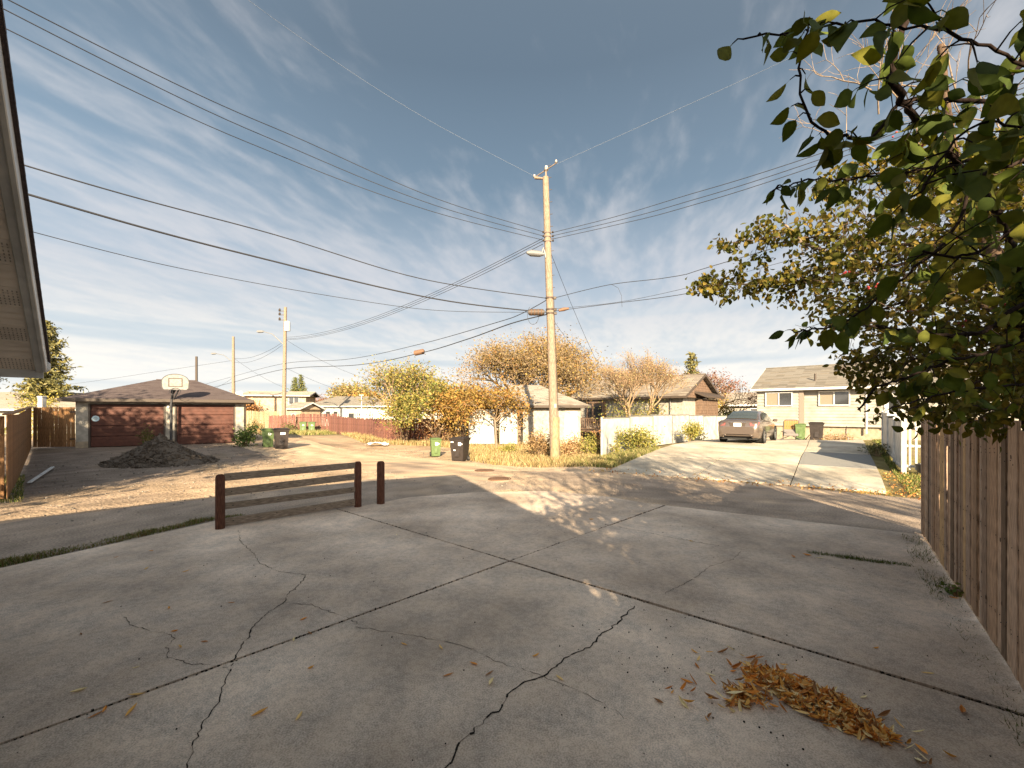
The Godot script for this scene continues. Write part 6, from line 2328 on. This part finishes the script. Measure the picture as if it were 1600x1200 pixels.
	tree("broad_tree", "nearly bare tree behind the camera, its branch shadows lying on the lane", ground(3.6, -4.2), {"h": 6.6, "levels": 4, "limbs": 6, "bole": 0.3, "limb": 0.3, "open": 0.9, "leaves": 0.6, "puff": 0.25, "sizes": [0.1], "tones": gold, "r": 0.15})
	bush("hedge", "dense hedge behind the camera beside the house", ground(3.3, -2.6), Vector3(4.8, 4.5, 1.6), 17000, 0.18, green)


# ------------------------------------------------------------------ the near fruit tree over the board fence
func big_leaf(sd: int) -> ArrayMesh:
	var r := RandomNumberGenerator.new()
	r.seed = sd
	var st := SurfaceTool.new()
	st.begin(Mesh.PRIMITIVE_TRIANGLES)
	st.set_smooth_group(0)
	var s := [0.0, 0.16, 0.2, 0.32, 0.48, 0.64, 0.8, 0.92, 1.0]
	var w := [0.012, 0.012, 0.07, 0.19, 0.255, 0.245, 0.165, 0.07, 0.0]
	var fold := r.randf_range(0.1, 0.45)
	var curl := r.randf_range(-0.05, 0.4)
	var twist := r.randf_range(-0.5, 0.5)
	var fat := r.randf_range(0.85, 1.2)
	var rows := []
	for i in s.size():
		var x: float = w[i] * fat
		var c := Vector3(0, -s[i], -curl * s[i] * s[i])
		var b := Basis(Vector3(0, 1, 0), twist * s[i])
		rows.append([c + b * Vector3(-x, 0, x * fold + 0.012 * sin(i * 2.1 + sd)), c, c + b * Vector3(x, 0, x * fold + 0.012 * sin(i * 1.7 + sd * 2))])
	for i in s.size() - 1:
		for j in 2:
			for q in [[i, j], [i + 1, j], [i + 1, j + 1], [i, j], [i + 1, j + 1], [i, j + 1]]:
				st.set_color(Color(1.25, 1.2, 1.1) if q[1] == 1 else [Color(0.92, 0.92, 0.9), Color(0.72, 0.74, 0.8)][q[0] % 2])
				st.add_vertex(rows[q[0]][q[1]])
	st.index()
	st.generate_normals()
	return st.commit()


func limb(px: Array, r0: float, r1: float, t: Node3D, mat: String, called := "branch") -> Array:
	var cv := Curve3D.new()
	cv.bake_interval = 0.034
	var p := []
	for q in px:
		p.append(at(q[0], q[1], q[2]))
	for i in p.size():
		var m: Vector3 = (p[mini(i + 1, p.size() - 1)] - p[maxi(i - 1, 0)]) / 6.0
		cv.add_point(p[i], -m, m)
	var pts := []
	var rad := []
	var b := cv.get_baked_points()
	for i in b.size():
		pts.append(b[i] - t.position + Vector3(rng.randfn(), rng.randfn(), rng.randfn()) * 0.003)
		rad.append(lerpf(r0, r1, float(i) / (b.size() - 1)) * rng.randf_range(0.92, 1.1))
	var mb := Mb.new()
	mb.tube(pts, rad, 7)
	obj(called, mb, M[mat], t)
	return pts


func near_tree() -> void:
	rng.seed = 88
	var t := thing("fruit_tree", "leafy fruit tree reaching over the board fence, dark near leaves at the upper right", "tree", Vector3(4.3, 0, -3.55))
	var kinds := []
	for i in 9:
		kinds.append(big_leaf(i))
	limb([[1640, 760, 3.5], [1612, 640, 3.5], [1592, 560, 3.5], [1590, 490, 3.55]], 0.085, 0.06, t, "bark_dark", "trunk")
	limb([[1590, 490, 3.55], [1572, 430, 3.8], [1532, 364, 4.1], [1500, 280, 4.4], [1480, 180, 4.6], [1470, 70, 4.7]], 0.075, 0.03, t, "bark", "trunk")
	var near := []
	var dark := [
		[[[1700, 60, 1.3], [1600, 95, 1.25], [1560, 150, 1.2], [1480, 158, 1.15], [1412, 160, 1.1], [1385, 190, 1.1], [1362, 215, 1.1], [1320, 212, 1.1], [1287, 207, 1.08], [1257, 165, 1.06], [1248, 120, 1.05], [1256, 70, 1.05], [1262, 30, 1.05]], 0.017, 0.002],
		[[[1412, 160, 1.1], [1398, 120, 1.08], [1402, 70, 1.06], [1420, 10, 1.05]], 0.013, 0.007],
		[[[1680, 210, 1.5], [1560, 240, 1.45], [1450, 262, 1.4], [1370, 275, 1.35], [1310, 281, 1.3], [1262, 281, 1.28], [1222, 293, 1.26], [1206, 297, 1.25]], 0.011, 0.002],
		[[[1660, 260, 1.35], [1530, 275, 1.3], [1505, 330, 1.3], [1478, 375, 1.3], [1440, 410, 1.3], [1395, 445, 1.3], [1355, 480, 1.28], [1312, 505, 1.27]], 0.013, 0.003],
		[[[1680, 440, 1.9], [1590, 480, 1.85], [1530, 520, 1.8], [1440, 520, 1.75], [1340, 505, 1.7], [1290, 512, 1.68], [1240, 520, 1.66]], 0.016, 0.003],
		[[[1680, 500, 1.6], [1560, 545, 1.55], [1480, 565, 1.5], [1420, 590, 1.48], [1370, 605, 1.46], [1340, 640, 1.45]], 0.012, 0.003],
		[[[1700, 330, 1.15], [1600, 350, 1.1], [1540, 390, 1.1], [1490, 400, 1.1], [1440, 395, 1.1]], 0.009, 0.003],
		[[[1700, 590, 2.2], [1600, 600, 2.15], [1500, 610, 2.1], [1420, 630, 2.05], [1390, 640, 2.0]], 0.012, 0.003],
		[[[1700, 130, 1.0], [1620, 110, 0.95], [1560, 80, 0.92], [1500, 60, 0.9], [1450, 40, 0.9], [1300, 40, 0.95], [1160, 60, 1.0]], 0.009, 0.002],
		[[[1700, 200, 0.95], [1620, 210, 0.92], [1560, 190, 0.9], [1500, 215, 0.9], [1440, 300, 0.9]], 0.008, 0.002]]
	for b in dark:
		# each bough springs from the fork of the trunk
		var s0 := at(b[0][0][0], b[0][0][1], b[0][0][2])
		var fork := at(1590, 490, 3.55)
		var way := [[1590, 490, 3.55]]
		for f in [0.33, 0.68]:
			var w := fork.lerp(s0, f) + Vector3(0.12, 0.10, 0) * sin(f * PI)
			way.append([w.x / -w.z * FOCAL + 800.0, 642.0 - (w.y - EYE) / -w.z * FOCAL, -w.z])
		var pts := limb(way + b[0], b[1] * 1.5, b[2], t, "bark_dark")
		near.append(pts)
	# short twigs with alternate leaves; the 300 nearest leaves are parts
	var twigs := Mb.new()
	var made := 0
	var rest := []
	var tones := [Color(0.12, 0.16, 0.036), Color(0.145, 0.185, 0.04), Color(0.085, 0.12, 0.032), Color(0.25, 0.24, 0.046), Color(0.16, 0.175, 0.036)]
	var mats := []
	for i in tones.size():
		var m: StandardMaterial3D = M.leaf_near.duplicate()
		m.resource_name = "near_leaf_%d" % i
		m.albedo_color = tones[i].linear_to_srgb()
		mats.append(m)
	for li in near.size():
		var pts: Array = near[li]
		var i := 0
		while i < pts.size():
			var f := float(i) / pts.size()
			var p: Vector3 = pts[i]
			var w: Vector3 = p + t.position
			var px := w.x / -w.z * FOCAL + 800.0
			var dir: Vector3 = (pts[mini(i + 1, pts.size() - 1)] - pts[maxi(i - 1, 0)]).normalized()
			var shoots: int = 1
			if px > 1360 and rng.randf() < 0.36:
				shoots = 0
			var py := 642.0 - (w.y - EYE) / -w.z * FOCAL
			if py > 590.0 and px < 1440.0:
				shoots = 0
			for e in shoots:
				var o := (Vector3(rng.randfn(), rng.randfn() * 0.7 - 0.15, rng.randfn()) + dir * 0.6).normalized()
				var l := rng.randf_range(0.02, 0.12) if px > 1340 else rng.randf_range(0.008, 0.03)
				var q := p + o * l
				twigs.tube([p, p.lerp(q, 0.5) + Vector3(0, 0.006, 0), q], [0.0022, 0.0018, 0.0012], 4, false)
				for k in (rng.randi_range(1, 3) if l > 0.05 else rng.randi_range(1, 2)):
					var s := rng.randf_range(0.052, 0.088) if px > 1300 else rng.randf_range(0.05, 0.072)
					var down := (Vector3(0, -0.75, 0) + o * 0.8 + Vector3(rng.randfn(), rng.randfn(), rng.randfn()) * 0.45).normalized()
					var y := -down
					var x := y.cross(Vector3(rng.randfn(), rng.randfn() * 0.3, rng.randfn())).normalized()
					var z := x.cross(y)
					var xf := Transform3D(Basis(x, y, z) * s, q.lerp(p, 0.25 * k * rng.randf()))
					if made < 300 and px < 1640:
						var lf := obj("leaf", kinds[rng.randi() % kinds.size()], mats[rng.randi() % mats.size()], t)
						lf.transform = xf
						made += 1
					else:
						rest.append([xf, rng.randi() % kinds.size(), tones[rng.randi() % tones.size()]])
			i += 1
	obj("twigs", twigs, M.bark_dark, t)
	# sunlit part farther back
	var far := [
		[[[1560, 330, 4.1], [1480, 385, 4.2], [1400, 415, 4.4], [1300, 432, 4.6], [1200, 442, 4.8], [1092, 446, 5.0]], 0.022, 0.003],
		[[[1480, 385, 4.2], [1380, 380, 4.4], [1280, 372, 4.6], [1210, 372, 4.7], [1135, 380, 4.8]], 0.014, 0.003],
		[[[1590, 500, 3.6], [1500, 470, 3.9], [1420, 470, 4.2], [1350, 490, 4.4], [1290, 470, 4.5]], 0.022, 0.004],
		[[[1590, 520, 3.6], [1500, 540, 3.8], [1430, 560, 4.0], [1370, 590, 4.1], [1340, 560, 4.2]], 0.018, 0.004],
		[[[1532, 364, 4.1], [1470, 300, 4.3], [1400, 270, 4.5], [1330, 280, 4.6], [1290, 300, 4.7]], 0.018, 0.004],
		[[[1532, 364, 4.1], [1560, 280, 4.2], [1590, 200, 4.2]], 0.018, 0.006],
		[[[1590, 500, 3.6], [1640, 420, 3.6], [1680, 340, 3.6]], 0.02, 0.006],
		[[[1590, 560, 3.5], [1540, 590, 3.3], [1480, 615, 3.2], [1420, 640, 3.1]], 0.014, 0.004],
		[[[1600, 540, 3.5], [1640, 560, 3.0], [1600, 620, 2.8], [1540, 640, 2.7]], 0.012, 0.004]]
	var spots := []
	var sub := Mb.new()
	for b in far:
		var pts := limb(b[0], b[1], b[2], t, "bark")
		for i in range(2, pts.size()):
			var tips := []
			var f := float(i) / pts.size()
			if rng.randf() < 0.75:
				grow(sub, tips, pts[i], Vector3(rng.randfn(), rng.randfn() * 0.8, rng.randfn()).normalized(), 0.30 * (1.15 - f * 0.8), 0.004, 1, {"kids": 2, "spread": 0.9})
			for tp in tips:
				for k in 2:
					spots.append(tp[0] + Vector3(rng.randfn(), rng.randfn(), rng.randfn()) * 0.035)
	# the fill between the limbs
	for i in 820:
		var px := rng.randf_range(1290.0, 1640.0)
		var py := rng.randf_range(250.0, 640.0)
		if px < 1380 and (py < 330 or py > 520):
			continue
		var d := rng.randf_range(3.3, 5.0)
		var c := at(px, py, d) - t.position
		if noise.get_noise_3d(c.x * 9, c.y * 9, c.z * 9) < -0.08:
			continue
		var tips := []
		grow(sub, tips, c, Vector3(rng.randfn(), rng.randfn() * 0.8, rng.randfn()).normalized(), 0.22, 0.004, 1, {"kids": 2, "spread": 0.9})
		for tp in tips:
			spots.append(tp[0] + Vector3(rng.randfn(), rng.randfn(), rng.randfn()) * 0.03)
	obj("fine_branches", sub, M.bark, t)
	var lit := [Color(0.17, 0.155, 0.032), Color(0.23, 0.19, 0.04), Color(0.10, 0.11, 0.025), Color(0.28, 0.20, 0.045), Color(0.13, 0.13, 0.03)]
	# joined leaves: all those behind the 300 nearest
	for p in spots:
		var y := Vector3(rng.randfn(), 1.0 + rng.randfn() * 0.6, rng.randfn()).normalized()
		var x := y.cross(Vector3(rng.randfn(), rng.randfn() * 0.3, rng.randfn())).normalized()
		rest.append([Transform3D(Basis(x, y, x.cross(y)) * rng.randf_range(0.055, 0.085), p), rng.randi() % kinds.size(), lit[rng.randi() % lit.size()]])
	var v := PackedVector3Array()
	var n := PackedVector3Array()
	var c := PackedColorArray()
	var ix := PackedInt32Array()
	var shapes := []
	for k in kinds:
		var ar: Array = k.surface_get_arrays(0)
		shapes.append([ar[Mesh.ARRAY_VERTEX], ar[Mesh.ARRAY_NORMAL], ar[Mesh.ARRAY_INDEX], ar[Mesh.ARRAY_COLOR]])
	for q in rest:
		var s: Array = shapes[q[1]]
		var xf: Transform3D = q[0]
		var b := xf.basis.orthonormalized()
		var at0 := v.size()
		v.append_array(xf * (s[0] as PackedVector3Array))
		n.append_array(Transform3D(b, Vector3.ZERO) * (s[1] as PackedVector3Array))
		for e in s[0].size():
			c.append(q[2] * s[3][e])
		for e in s[2]:
			ix.append(at0 + e)
	var a := []
	a.resize(Mesh.ARRAY_MAX)
	a[Mesh.ARRAY_VERTEX] = v
	a[Mesh.ARRAY_NORMAL] = n
	a[Mesh.ARRAY_COLOR] = c
	a[Mesh.ARRAY_INDEX] = ix
	var me := ArrayMesh.new()
	me.add_surface_from_arrays(Mesh.PRIMITIVE_TRIANGLES, a)
	stuff(obj("foliage", me, M.leaf_near, t))
	# bare pale twigs and the few red fruit
	var bare := Mb.new()
	for b in [[[1262, 390, 4.7], [1240, 362, 4.75], [1205, 334, 4.8]], [[1290, 392, 4.6], [1250, 378, 4.7], [1200, 380, 4.8]]]:
		var pp := []
		for q in b:
			pp.append(at(q[0], q[1], q[2]) - t.position)
		bare.tube(pp, [0.02, 0.015, 0.006], 5)
	for i in 14:
		var p := at(rng.randf_range(1350, 1580), rng.randf_range(120, 260), 5.2) - t.position
		grow(bare, [], p, Vector3(-0.6 + rng.randfn() * 0.4, 0.6 + rng.randfn() * 0.4, rng.randfn() * 0.4).normalized(), 0.6, 0.010, 2, {"kids": 3, "spread": 0.6})
	obj("bare_twigs", bare, M.pole_wood, t)
	var fr := Mb.new()
	for i in 26:
		var p := at(rng.randf_range(1300, 1600), rng.randf_range(180, 620), rng.randf_range(3.4, 4.8)) - t.position
		for k in 4:
			fr.lathe(p + Vector3(rng.randfn(), rng.randfn(), rng.randfn()) * 0.02, [Vector2(0, -0.011), Vector2(0.009, -0.006), Vector2(0.011, 0.0), Vector2(0.009, 0.006), Vector2(0, 0.011)], 6)
	stuff(obj("fruit", fr, M.berry, t))


# ------------------------------------------------------------------ grass, weeds and shrubs
func greenery() -> void:
	var dry := [Color(0.38, 0.28, 0.135), Color(0.30, 0.21, 0.095), Color(0.43, 0.33, 0.18), Color(0.20, 0.18, 0.07), Color(0.17, 0.12, 0.06)]
	var mix := [Color(0.28, 0.23, 0.10), Color(0.15, 0.17, 0.05), Color(0.21, 0.20, 0.07), Color(0.33, 0.26, 0.13), Color(0.11, 0.13, 0.035)]
	var green := [Color(0.07, 0.11, 0.02), Color(0.10, 0.14, 0.03), Color(0.15, 0.16, 0.04)]
	blades("dry_grass", "dry golden grass on the verge between the bins and the pale pole", poly2([[-2.6, 20.5], [-1.9, 18.0], [-0.9, 16.0], [1.4, 14.6], [3.0, 13.9], [3.4, 17.4], [4.4, 19.5], [4.6, 25.5], [-2.6, 25.5]]), 17000, 0.22, 0.010, dry, 1.0)
	blades("green_grass", "greener grass right of the pale pole's foot, before the white fence", poly2([[1.8, 15.0], [3.05, 13.6], [4.0, 14.8], [6.2, 18.0], [5.8, 19.6], [3.7, 17.4], [2.1, 17.6]]), 8500, 0.16, 0.010, mix, 0.8)
	blades("dry_grass", "dry grass along the foot of the red fence", poly2([[-14.2, 36.0], [-9.2, 26.8], [-4.2, 24.5], [-2.6, 22.5], [-2.6, 26.0], [-8.4, 28.4], [-13.6, 37.4]]), 9000, 0.26, 0.014, dry, 1.0)
	blades("dry_grass", "dry grass beside the far end of the lane below the green bins", poly2([[-22.0, 40.0], [-16.0, 33.5], [-14.2, 36.0], [-17.5, 40.5]]), 3000, 0.3, 0.02, mix, 0.5)
	blades("edge_weeds", "ragged weeds and dead leaves along the left edge of the concrete pad", poly2([[-7.0, 4.7], [-6.5, 5.42], [-5.9, 6.58], [-5.4, 7.78], [-4.95, 8.1], [-5.15, 8.3], [-5.65, 7.95], [-6.2, 6.7], [-6.85, 5.6], [-7.4, 5.0]]), 8000, 0.085, 0.006, mix + green + [Color(0.2, 0.11, 0.05), Color(0.14, 0.08, 0.04)], 0.7)
	blades("edge_weeds", "sparse weeds under the rail barrier", poly2([[-4.75, 7.25], [-3.3, 8.75], [-3.4, 8.86], [-4.85, 7.4]]), 420, 0.045, 0.005, green + mix, 0.8)
	blades("moss_grass", "green moss and grass along the foot of the weathered board fence", poly2([[6.45, 6.9], [5.3, 5.36], [3.9, 3.5], [2.8, 2.05], [2.68, 2.15], [3.7, 3.55], [5.0, 5.4], [6.2, 6.95]]), 4200, 0.075, 0.004, green + [Color(0.16, 0.15, 0.05), Color(0.2, 0.16, 0.07)], 1.15)
	blades("moss_grass", "clump of grass in the slab joint near the board fence", poly2([[4.1, 6.02], [4.75, 5.62], [5.1, 5.5], [5.08, 5.62], [4.75, 5.74], [4.15, 6.12]]), 1700, 0.075, 0.004, green, 0.5)
	blades("lawn", "strip of grass right of the driveway by the white vinyl fence", poly2([[9.5, 10.4], [12.7, 14.8], [19.2, 23.2], [20.5, 22.8], [15.6, 18.2], [11.5, 12.9], [13.5, 11.0], [11.5, 9.0]]), 9000, 0.10, 0.012, mix + green, 0.5)
	blades("lane_edge_grass", "low weeds where the lane meets the driveway", poly2([[2.6, 13.6], [9.2, 10.6], [9.0, 10.2], [2.3, 13.2]]), 1500, 0.05, 0.008, [Color(0.4, 0.24, 0.08), Color(0.3, 0.22, 0.08), Color(0.2, 0.18, 0.05)], 0.7)
	blades("fence_weeds", "weeds at the foot of the cedar fence", poly2([[-10.8, 9.6], [-15.0, 13.4], [-15.3, 13.1], [-11.3, 9.3], [-13.0, 8.6], [-11.8, 8.2]]), 1600, 0.10, 0.008, green + mix, 0.7)
	# shrubs
	var gy := [Color(0.26, 0.235, 0.055), Color(0.31, 0.26, 0.075), Color(0.18, 0.19, 0.05)]
	bush("shrub", "yellow-green shrub at the near end of the white fence", spot(996, 18.3), Vector3(1.8, 0.9, 1.0), 2600, 0.10, gy)
	bush("shrub", "yellow-green shrub halfway along the white fence, left of the car", spot(1076, 22.3), Vector3(1.4, 0.9, 0.9), 1800, 0.10, gy)
	bush("shrub", "small low plant between the white fence and the driveway's corner", spot(962, 17.5), Vector3(0.5, 0.6, 0.4), 350, 0.08, gy)
	bush("shrub", "dry brown drooping shrub left of the pale pole's foot", spot(842, 18.6), Vector3(1.5, 1.05, 1.1), 1700, 0.13, [Color(0.3, 0.19, 0.09), Color(0.2, 0.12, 0.06), Color(0.38, 0.26, 0.13)], "bush", "", 0.28)
	bush("shrub", "tan dry shrub right of the pale pole", spot(892, 18.6), Vector3(1.2, 1.0, 0.9), 1200, 0.11, [Color(0.38, 0.24, 0.12), Color(0.3, 0.17, 0.08), Color(0.42, 0.3, 0.16)], "bush", "", 0.35)
	bush("shrub", "green-yellow shrub between the tan shrub and the white fence end", spot(921, 18.4), Vector3(0.8, 1.0, 0.7), 900, 0.09, gy)
	bush("shrub", "orange dry shrub in front of the deck", spot(938, 20.5), Vector3(0.8, 0.95, 0.7), 600, 0.09, [Color(0.42, 0.2, 0.08), Color(0.34, 0.18, 0.08)])
	bush("shrub", "low green weed among the dry grass before the white panels", spot(795, 20.0), Vector3(0.9, 0.5, 0.7), 500, 0.09, gy)
	bush("plant", "leafy green plant at the right corner of the brown garage", spot(383, 21.4), Vector3(1.2, 1.0, 0.9), 800, 0.14, [Color(0.06, 0.10, 0.025), Color(0.10, 0.15, 0.04), Color(0.14, 0.17, 0.05)])
	bush("plant", "drying flower head plant before the light tan fence, left one", spot(393, 36.0), Vector3(0.8, 1.1, 0.6), 300, 0.14, [Color(0.3, 0.2, 0.1), Color(0.2, 0.18, 0.07)])
	bush("plant", "drying flower head plant before the light tan fence, right one", spot(404.5, 36.0), Vector3(0.8, 1.1, 0.6), 300, 0.14, [Color(0.34, 0.22, 0.1), Color(0.22, 0.2, 0.08)])
	bush("plant", "spiky evergreen weed growing behind the gravel heap", spot(231, 18.6), Vector3(0.75, 0.95, 0.6), 500, 0.13, [Color(0.07, 0.085, 0.02), Color(0.13, 0.13, 0.035)], "plant", "", 0.2)
	bush("plant", "dark weeds below the far green bins", spot(455, 40.0), Vector3(1.6, 0.8, 0.8), 350, 0.15, [Color(0.07, 0.08, 0.03), Color(0.12, 0.12, 0.04)])
	bush("plant", "dark low plant under the white vinyl fence", ground(13.6, 16.2), Vector3(0.9, 0.45, 1.0), 600, 0.07, [Color(0.08, 0.085, 0.03), Color(0.14, 0.13, 0.05)])
	bush("plant", "small leafy weed with pale leaves at the foot of the board fence", Vector3(4.72, 0.03, -4.62), Vector3(0.26, 0.12, 0.26), 60, 0.06, green)


# ------------------------------------------------------------------ fallen leaves
func fallen(kind: int) -> ArrayMesh:
	var r := RandomNumberGenerator.new()
	r.seed = kind * 7 + 1
	var m := Mb.new()
	var n := 6
	var wide := r.randf_range(0.065, 0.15)
	var curl := r.randf_range(0.3, 1.0)
	for i in n:
		var f := func(e: int, s: float) -> Vector3:
			var a := float(e) / n
			var w := wide * sin(PI * clampf(a * 0.96 + 0.02, 0, 1))
			return Vector3(s * w, absf(s) * w * curl * 1.2 + curl * 0.35 * (a - 0.5) * (a - 0.5) * 2.0 + 0.012, a - 0.5 + 0.0) + Vector3(curl * 0.25 * a * a, 0, 0)
		for s in [-1.0, 1.0]:
			m.quad(f.call(i, 0), f.call(i + 1, 0), f.call(i + 1, s), f.call(i, s), Vector3.UP)
	return m.mesh()


func litter() -> void:
	rng.seed = 64
	var kinds := []
	for i in 7:
		kinds.append(fallen(i))
	var tones := [Color(0.78, 0.42, 0.10), Color(0.82, 0.56, 0.22), Color(0.52, 0.21, 0.055), Color(0.78, 0.34, 0.075), Color(0.84, 0.69, 0.38), Color(0.34, 0.17, 0.07)]
	var mats := []
	for i in tones.size():
		mats.append(mk("dry_leaf_%d" % i, tones[i], 0.75, {"spec": 0.25}))
	# the heap of narrow leaves: the upper ones are its pieces, the rest joined beneath
	var c := Vector3(2.03, 0.03, -2.95)
	var heap := thing("leaf_heap", "heap of narrow orange-brown fallen leaves at the bottom right of the pad", "leaf heap", c)
	var v := PackedVector3Array()
	var n := PackedVector3Array()
	var col := PackedColorArray()
	var lay := func(lift: float) -> Transform3D:
		var a := rng.randf() * TAU
		var f := sqrt(rng.randf())
		var q := Vector2(cos(a) * f * 0.44, sin(a) * f * 0.18)
		q = q.rotated(1.0)
		if rng.randf() < 0.12:
			q = Vector2(-0.46 + rng.randfn() * 0.09, -0.02 + rng.randfn() * 0.06)
		if rng.randf() < 0.10:
			q *= rng.randf_range(1.1, 1.9)
		var y := 0.07 * (1.0 - f) * (1.0 - f * 0.5) * lift + rng.randf() * 0.016
		var b := Basis.from_euler(Vector3(rng.randfn() * 0.55, rng.randfn() * 0.9 + 1.0, rng.randfn() * 0.7)) * rng.randf_range(0.05, 0.115)
		return Transform3D(b, Vector3(q.x, y + 0.004, q.y))
	for i in 900:
		var ar: Array = kinds[i % 7].surface_get_arrays(0)
		var xf: Transform3D = lay.call(0.8)
		v.append_array(xf * (ar[Mesh.ARRAY_VERTEX] as PackedVector3Array))
		n.append_array(Transform3D(xf.basis.orthonormalized(), Vector3.ZERO) * (ar[Mesh.ARRAY_NORMAL] as PackedVector3Array))
		var t: Color = tones[rng.randi() % tones.size()]
		for e in ar[Mesh.ARRAY_VERTEX].size():
			col.append(t)
	var a := []
	a.resize(Mesh.ARRAY_MAX)
	a[Mesh.ARRAY_VERTEX] = v
	a[Mesh.ARRAY_NORMAL] = n
	a[Mesh.ARRAY_COLOR] = col
	var me := ArrayMesh.new()
	me.add_surface_from_arrays(Mesh.PRIMITIVE_TRIANGLES, a)
	stuff(obj("under_leaves", me, mk("leaf_litter", Color.WHITE, 0.75, {"spec": 0.25}), heap))
	for i in 260:
		var o := obj("leaf", kinds[i % 7], mats[rng.randi() % mats.size()], heap)
		o.transform = lay.call(1.25)
	# single leaves on the pad
	var spots := [[203, 1112, 0.09], [215, 1086, 0.07], [150, 1118, 0.06], [165, 1110, 0.05], [405, 1115, 0.07], [468, 1120, 0.06], [124, 1080, 0.06], [290, 893, 0.06], [228, 889, 0.06], [168, 941, 0.06], [265, 951, 0.06], [283, 1012, 0.06], [320, 1003, 0.06], [273, 987, 0.05], [212, 1044, 0.05], [126, 992, 0.05], [362, 942, 0.05], [474, 968, 0.05], [458, 1001, 0.05], [484, 990, 0.05], [486, 1045, 0.05], [632, 1007, 0.05], [688, 1013, 0.055], [700, 1055, 0.06], [741, 1038, 0.05], [838, 1026, 0.05], [875, 1060, 0.055], [766, 1067, 0.06], [764, 1053, 0.06], [1084, 1019, 0.05], [1092, 1030, 0.06], [1088, 1042, 0.05], [1074, 1066, 0.06], [1110, 1055, 0.05], [1030, 1097, 0.05], [1050, 1082, 0.05], [1168, 1037, 0.06], [1147, 1044, 0.06], [1145, 1050, 0.05], [1370, 1014, 0.04], [1450, 1053, 0.06], [1506, 1113, 0.07], [182, 871, 0.05], [237, 861, 0.05], [620, 836, 0.05], [924, 812, 0.06], [1080, 846, 0.05], [1240, 870, 0.08], [1262, 868, 0.07], [1280, 872, 0.07], [1490, 935, 0.06], [1350, 1090, 0.05], [1140, 1100, 0.06], [1107, 1120, 0.06]]
	var i := 0
	var seen := {}
	var words := ["ochre", "pale straw", "dark rust", "orange brown", "cream", "deep brown"]
	for s in spots:
		var zone := "between the leaf heap and the board fence"
		if s[1] < 900:
			zone = "towards the rail barrier" if s[0] < 700 else "towards the lane"
		elif s[0] < 350:
			zone = "left of the long left crack"
		elif s[0] < 560:
			zone = "just right of the long left crack"
		elif s[0] < 800:
			zone = "between the two long cracks"
		elif s[0] < 1000:
			zone = "beside the wide right crack"
		elif s[0] < 1200:
			zone = "left of the leaf heap"
		var nth: int = seen.get(zone, 0)
		seen[zone] = nth + 1
		var d: float = (EYE - 0.032) * FOCAL / (s[1] - 642.0)
		var o := obj("fallen_leaf", kinds[i % 7], mats[nth % 6])
		o.position = Vector3((s[0] - 800.0) / FOCAL * d, 0.034, -d)
		o.rotation.y = rng.randf() * TAU
		o.scale = Vector3([1.0, 0.8, 0.6, 0.55][nth / 6], 1, [1.0, 0.7, 1.05, 0.55][nth / 6]) * float(s[2]) * 1.5
		tag(o, "%s %sfallen leaf on the pad %s" % [words[nth % 6], ["", "small ", "narrow ", "tiny "][nth / 6], zone], "leaf", "loose leaves on the pad")
		i += 1
	# dark berries and grit
	var g := Mb.new()
	for k in 210:
		var p: Vector3
		if k < 80:
			p = Vector3(1.5 + rng.randfn() * 0.5, 0, -3.3 + rng.randfn() * 0.6)
		else:
			p = Vector3(rng.randf_range(-4.5, 4.5), 0, -rng.randf_range(2.4, 7.5))
			if p.x > -p.z * 0.74 + 1.0:
				continue
		var s := rng.randf_range(0.003, 0.007)
		g.lathe(p + Vector3(0, 0.03 + s * 0.9, 0), [Vector2(0, -s), Vector2(s * 0.8, -s * 0.5), Vector2(s, 0), Vector2(s * 0.8, s * 0.5), Vector2(0, s)], 6)
	var go := obj("fallen_berries", g, M.dirt_line)
	stuff(go)
	tag(go, "dark shrivelled berries and grit scattered over the pad", "berries")
	# pebbles on the lane and the apron
	var pb := Mb.new()
	for k in 2600:
		var q := Vector2(rng.randf_range(-17.0, 8.0), rng.randf_range(7.5, 23.0))
		if q.y < 11.2 and q.x > -4.6 + (9.0 - q.y) * -0.9:
			continue
		if q.x > 2.0 and q.y > 12.6:
			continue
		var s := rng.randf_range(0.008, 0.022) * (1.0 + 0.04 * q.y)
		var w := rng.randf_range(0.10, 0.30)
		pb.col = Color(w, w * 0.9, w * 0.78)
		pb.box(ground(q.x, q.y, 0.022), Vector3(s * 1.4, s * 0.8, s), Basis(Vector3.UP, rng.randf() * TAU), s * 0.2)
	var po := obj("pebbles", pb, M.straw)
	stuff(po)
	tag(po, "small pebbles strewn over the dusty lane and garage apron", "pebbles")
	# leaf litter beside the lane
	var sp := []
	for k in 1500:
		var q := Vector2(rng.randf_range(9.0, 13.0), rng.randf_range(8.8, 13.0))
		if q.x - (q.y - 10.5) * 0.75 < 9.2:
			continue
		sp.append(ground(q.x, q.y, 0.02))
	for k in 900:
		var f := rng.randf()
		var q := Vector2(lerpf(2.6, 9.2, f), lerpf(13.3, 10.4, f)) + Vector2(rng.randfn(), rng.randfn()) * 0.22
		sp.append(ground(q.x, q.y, 0.025))
	var ll := obj("leaf_litter", leaf_cloud(sp, [0.06, 0.08], [Color(0.42, 0.2, 0.06), Color(0.3, 0.13, 0.05), Color(0.46, 0.3, 0.1)]), M.straw)
	stuff(ll)
	tag(ll, "orange leaf litter along the lane edge by the driveway and picket gate", "leaves")
